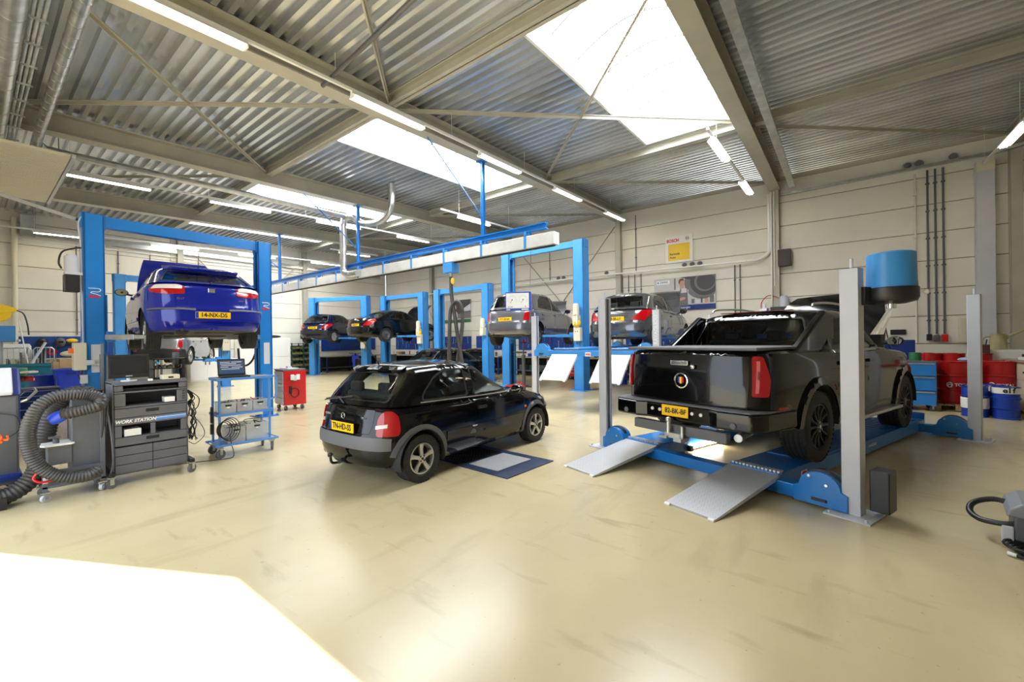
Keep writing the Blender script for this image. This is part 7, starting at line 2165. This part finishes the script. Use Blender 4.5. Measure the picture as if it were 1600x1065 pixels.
for x, l in ((1.72, 'left red drum in the back row behind the blue drawer cabinet'), (2.12, 'second red drum in the back row'), (2.55, 'red drum in the back row with rusty hand pumps on it')):
    drum(l, (x, 14.35, .27), 'drumred', .89, .21 if x < 2 else .2, 'red drums in the back row')
    prop('drum_stand', 'wooden stand under the ' + l, 'stand', (x, 14.35, 0), lambda q: q.b2((-.2, -.2, 0), (.2, .2, .27)), 'wood', 0, 'drum stands')
for x, l in ((2.48, 'left rusty hand pump on the back red drum'), (2.63, 'right rusty hand pump on the back red drum')):
    t = thing('hand_pump', l, 'pump', (x, 14.3, 1.16), 0, 'rusty hand pumps')
    m1 = MB(); m1.b2((-.06, -.05, 0), (.06, .05, .20)); m1.build('body', mat('rust', (.09, .04, .025), .7), t, bevel=.01); m1 = MB(); m1.bar((0, 0, .18), (-.14 if x < 2.5 else .02, 0, .32), .02, .03); m1.build('lever', 'black', t)
m1 = MB(); m1.ball((0, 0, 0), (.14, .10, .05), 12); m1.ball((.1, .03, .02), (.10, .09, .05), 12); o = m1.build('cleaning_rag', mat('rag', (.35, .45, .6), .9)); o.location = (2.1, 12.9, 1.07); tag(o, 'crumpled pale blue rag on the nearer red drum', 'rag')
bc = thing('drawer_cabinet', 'bright blue drawer cabinet with silver handle strips beyond the pickup bonnet', 'cabinet', (1.22, 12.35, 0))
m1 = MB(); m1.b2((-.42, 0, .12), (.36, .62, 1.05)); m1.build('carcass', 'cabgrey', bc, bevel=.008)
for z0, z1 in ((.12, .42), (.43, .73), (.74, 1.02)):
    m1 = MB(); m1.b2((-.41, -.02, z0 + .005), (.35, 0, z1 - .005)); do = m1.build('drawer', 'liftblue', bc, bevel=.004)
    m1 = MB(); m1.b2((-.38, -.035, z1 - .04), (.33, -.02, z1 - .015)); m1.build('handle', 'zinc', do)
for x in (-.36, .3): caster(bc, x, .06, .05); caster(bc, x, .55, .05)
prop('paint_tin', 'green tin on the blue drawer cabinet', 'tin', (1.28, 12.6, 1.052), lambda q: q.cyl((0, 0, 0), (0, 0, .17), .10, 20), 'green', bevel=0)
prop('paint_tin', 'small red tin beside the green tin on the blue drawer cabinet', 'tin', (1.48, 12.6, 1.052), lambda q: q.cyl((0, 0, 0), (0, 0, .17), .07, 18), 'red', bevel=0)
prop('parts_washer', 'dark open-topped parts washer behind the blue drawer cabinet', 'parts washer', (1.02, 14.4, 0), lambda q: (q.b2((-.5, -.3, 0), (.45, .3, .95)), q.b2((-.52, .2, .95), (.47, .32, 1.48))), 'navy')
for x, y, l, lt_ in ((2.07, 12.08, 'small blue and white drum hidden partly by the far grey lift post', None), (2.47, 12.05, 'front small blue drum with black lettering on white, right of the far grey post', 'elf'), (2.37, 12.48, 'rear small blue drum with white band behind the front one', 'elf')):
    t = drum(l, (x, y, 0), 'drumblue', .60, .185, 'small oil drums', (.28, .62, 'white') if lt_ is None else (.80, .985, 'white'))
    a = math.atan2(-y, -x)
    if lt_: curved_text(t, 'elf', .13, .197, .54, a + .25 if y < 12.3 else a - .3, 'ink', .056, .004); q = MB(); q.lathe([(.1965, .37), (.1965, .39)], seg=36); q.build('stripe', 'drumblue', t)
    else:
        q = MB()
        for rr in (.04, .07): q.tube([(.1965 * math.cos(a + rr / .19 * math.cos(u)), .1965 * math.sin(a + rr / .19 * math.cos(u)), .27 + rr * math.sin(u)) for u in np.linspace(0, 2 * PI, 16)[:-1]], .004, 5, closed=True)
        q.build('emblem', 'ink', t)
rb = thing('side_bench', 'cream cabinet bench with tan top and papers at the right picture edge', 'bench', (2.86, 12.15, 0))
m1 = MB(); m1.b2((0, 0, .05), (1.6, 1.9, 1.02)); m1.build('carcass', 'cream', rb, bevel=.006)
m1 = MB(); m1.b2((-.04, -.04, 1.02), (1.64, 1.94, 1.06)); m1.build('worktop', 'benchtop', rb, bevel=.004)
m1 = MB(); m1.b2((-.045, -.045, 1.015), (1.64, -.04, 1.06)); m1.b2((-.046, -.045, 1.02), (-.04, 1.94, 1.03)); m1.build('edge_strip', 'red', rb)
for k in range(2):
    m1 = MB(); m1.b2((-.02, .05 + .92 * k, .68), (0, .93 + .92 * k, 1.0)); do = m1.build('drawer', 'cream', rb, bevel=.004); m1 = MB(); m1.ball((-.03, .5 + .92 * k, .84), .022, 8); m1.build('knob', 'black', do)
    m1 = MB(); m1.b2((-.02, .05 + .92 * k, .08), (0, .93 + .92 * k, .66)); m1.build('door', 'cream', rb, bevel=.004)
prop('paper_stack', 'white papers on the cream side bench', 'papers', (3.2, 13.3, 1.061), lambda q: (q.box((0, 0, .03), (.5, .35, .06), rz=.2), q.box((.15, -.3, .02), (.4, .3, .04), rz=-.3)), 'white')
prop('red_case', 'small red case on the cream side bench', 'case', (3.12, 12.6, 1.061), lambda q: q.box((0, 0, .07), (.22, .15, .14), rz=.3), 'red')
t = thing('air_gun', 'dark blue air gun on the papers of the side bench', 'air gun', (3.28, 13.5, 1.14), .4)
m1 = MB(); m1.ball((0, 0, .18), (.15, .06, .07), 12); m1.bar((.0, 0, .16), (-.06, 0, .0), .05, .06); m1.build('body', 'navy', t); m1 = MB(); m1.cyl((.02, 0, .22), (.02, 0, .30), .03, 10); m1.build('coupling', 'chrome', t)
cupboard('white low cupboard behind the right red drum, under the oil jug', (2.62, 14.45, 0), (3.3, 15.0, 1.24), 1, 1, 'y')
jg = thing('oil_jug', 'beige oil jug with a long slanting spout on the white cupboard at right', 'jug', (2.90, 14.7, 1.242), math.radians(8))
m1 = MB(); m1.lathe([(.001, 0), (.15, 0), (.155, .03), (.135, .22), (.12, .34), (.13, .36), (.11, .36), (.10, .05), (.001, .05)], seg=28); m1.build('body', mat('jug', (.42, .38, .20), .5), jg)
m1 = MB(); m1.tube(spline([(-.12, 0, .30), (-.22, 0, .28), (-.25, 0, .18), (-.21, 0, .08), (-.15, 0, .08)], 6), .02, 8); m1.build('handle', mat('jug2', (.42, .38, .20), .5), jg)
m1 = MB(); m1.tube([(.10, 0, .24), (.2, 0, .33), (.75, 0, .62)], .03, 10, radii=[.045, .03, .016]); m1.build('spout', mat('jug3', (.42, .38, .20), .5), jg)
# grey box with hose and cable at the right edge
gbx = thing('vacuum_machine', 'grey plastic machine with a black hose loop on the floor at the right picture edge', 'machine', (1.17, 4.90, 0), math.radians(-8))
m1 = MB(); m1.b2((-.14, -.16, .06), (.38, .25, .26)); m1.build('body', 'cartgrey', gbx, bevel=.015)
m1 = MB(); m1.prism([(-.18, .24), (-.16, .30), (-.10, .345), (.38, .345), (.38, .24)], -.18, .26, 'y'); m1.build('lid', mat('lidgrey', (.25, .26, .29), .45), gbx, bevel=.012)
m1 = MB(); m1.b2((-.08, -.19, .27), (.3, -.18, .34)); m1.build('handle_recess', 'black', gbx)
m1 = MB(); m1.b2((-.20, -.17, .02), (-.14, -.08, .16)); m1.b2((-.14, -.14, .0), (-.05, -.05, .06)); m1.b2((.25, -.14, 0), (.35, -.05, .06)); m1.b2((-.1, .15, 0), (.3, .22, .06)); m1.build('foot', 'liftgrey', gbx, bevel=.008)
ribbed(spline([(-.10, .1, .26), (-.22, .14, .27), (-.33, .10, .23), (-.36, .02, .18), (-.31, -.07, .15), (-.20, -.12, .16), (-.12, -.12, .18)], 10), .022, .014, 10, .1).build('hose', 'black', gbx)
cc = thing('cable_coil', 'black cable coil with a bright plug on the floor in front of the grey machine', 'cable', (1.07, 4.66, 0))
for k in range(5):
    m1 = MB(); rx, ry = .20 + .02 * k, .09 + .012 * k
    m1.tube([(.15 + rx * math.cos(a), .02 + ry * math.sin(a), .012 + .012 * k + .006 * math.sin(3 * a)) for a in np.linspace(0, 2 * PI, 30)[:-1]], .010, 6, closed=True); m1.build('loop', 'black', cc)
m1 = MB(); m1.tube(spline([(.1, -.1, .02), (-.0, -.12, .015), (-.09, -.09, .018)], 6), .011, 6); m1.build('lead', 'black', cc)
m1 = MB(); m1.cyl((-.09, -.09, .02), (-.13, -.07, .022), .014, 8); m1.build('plug', 'white', cc)
# ceiling wires and suspended cable near the big skylight
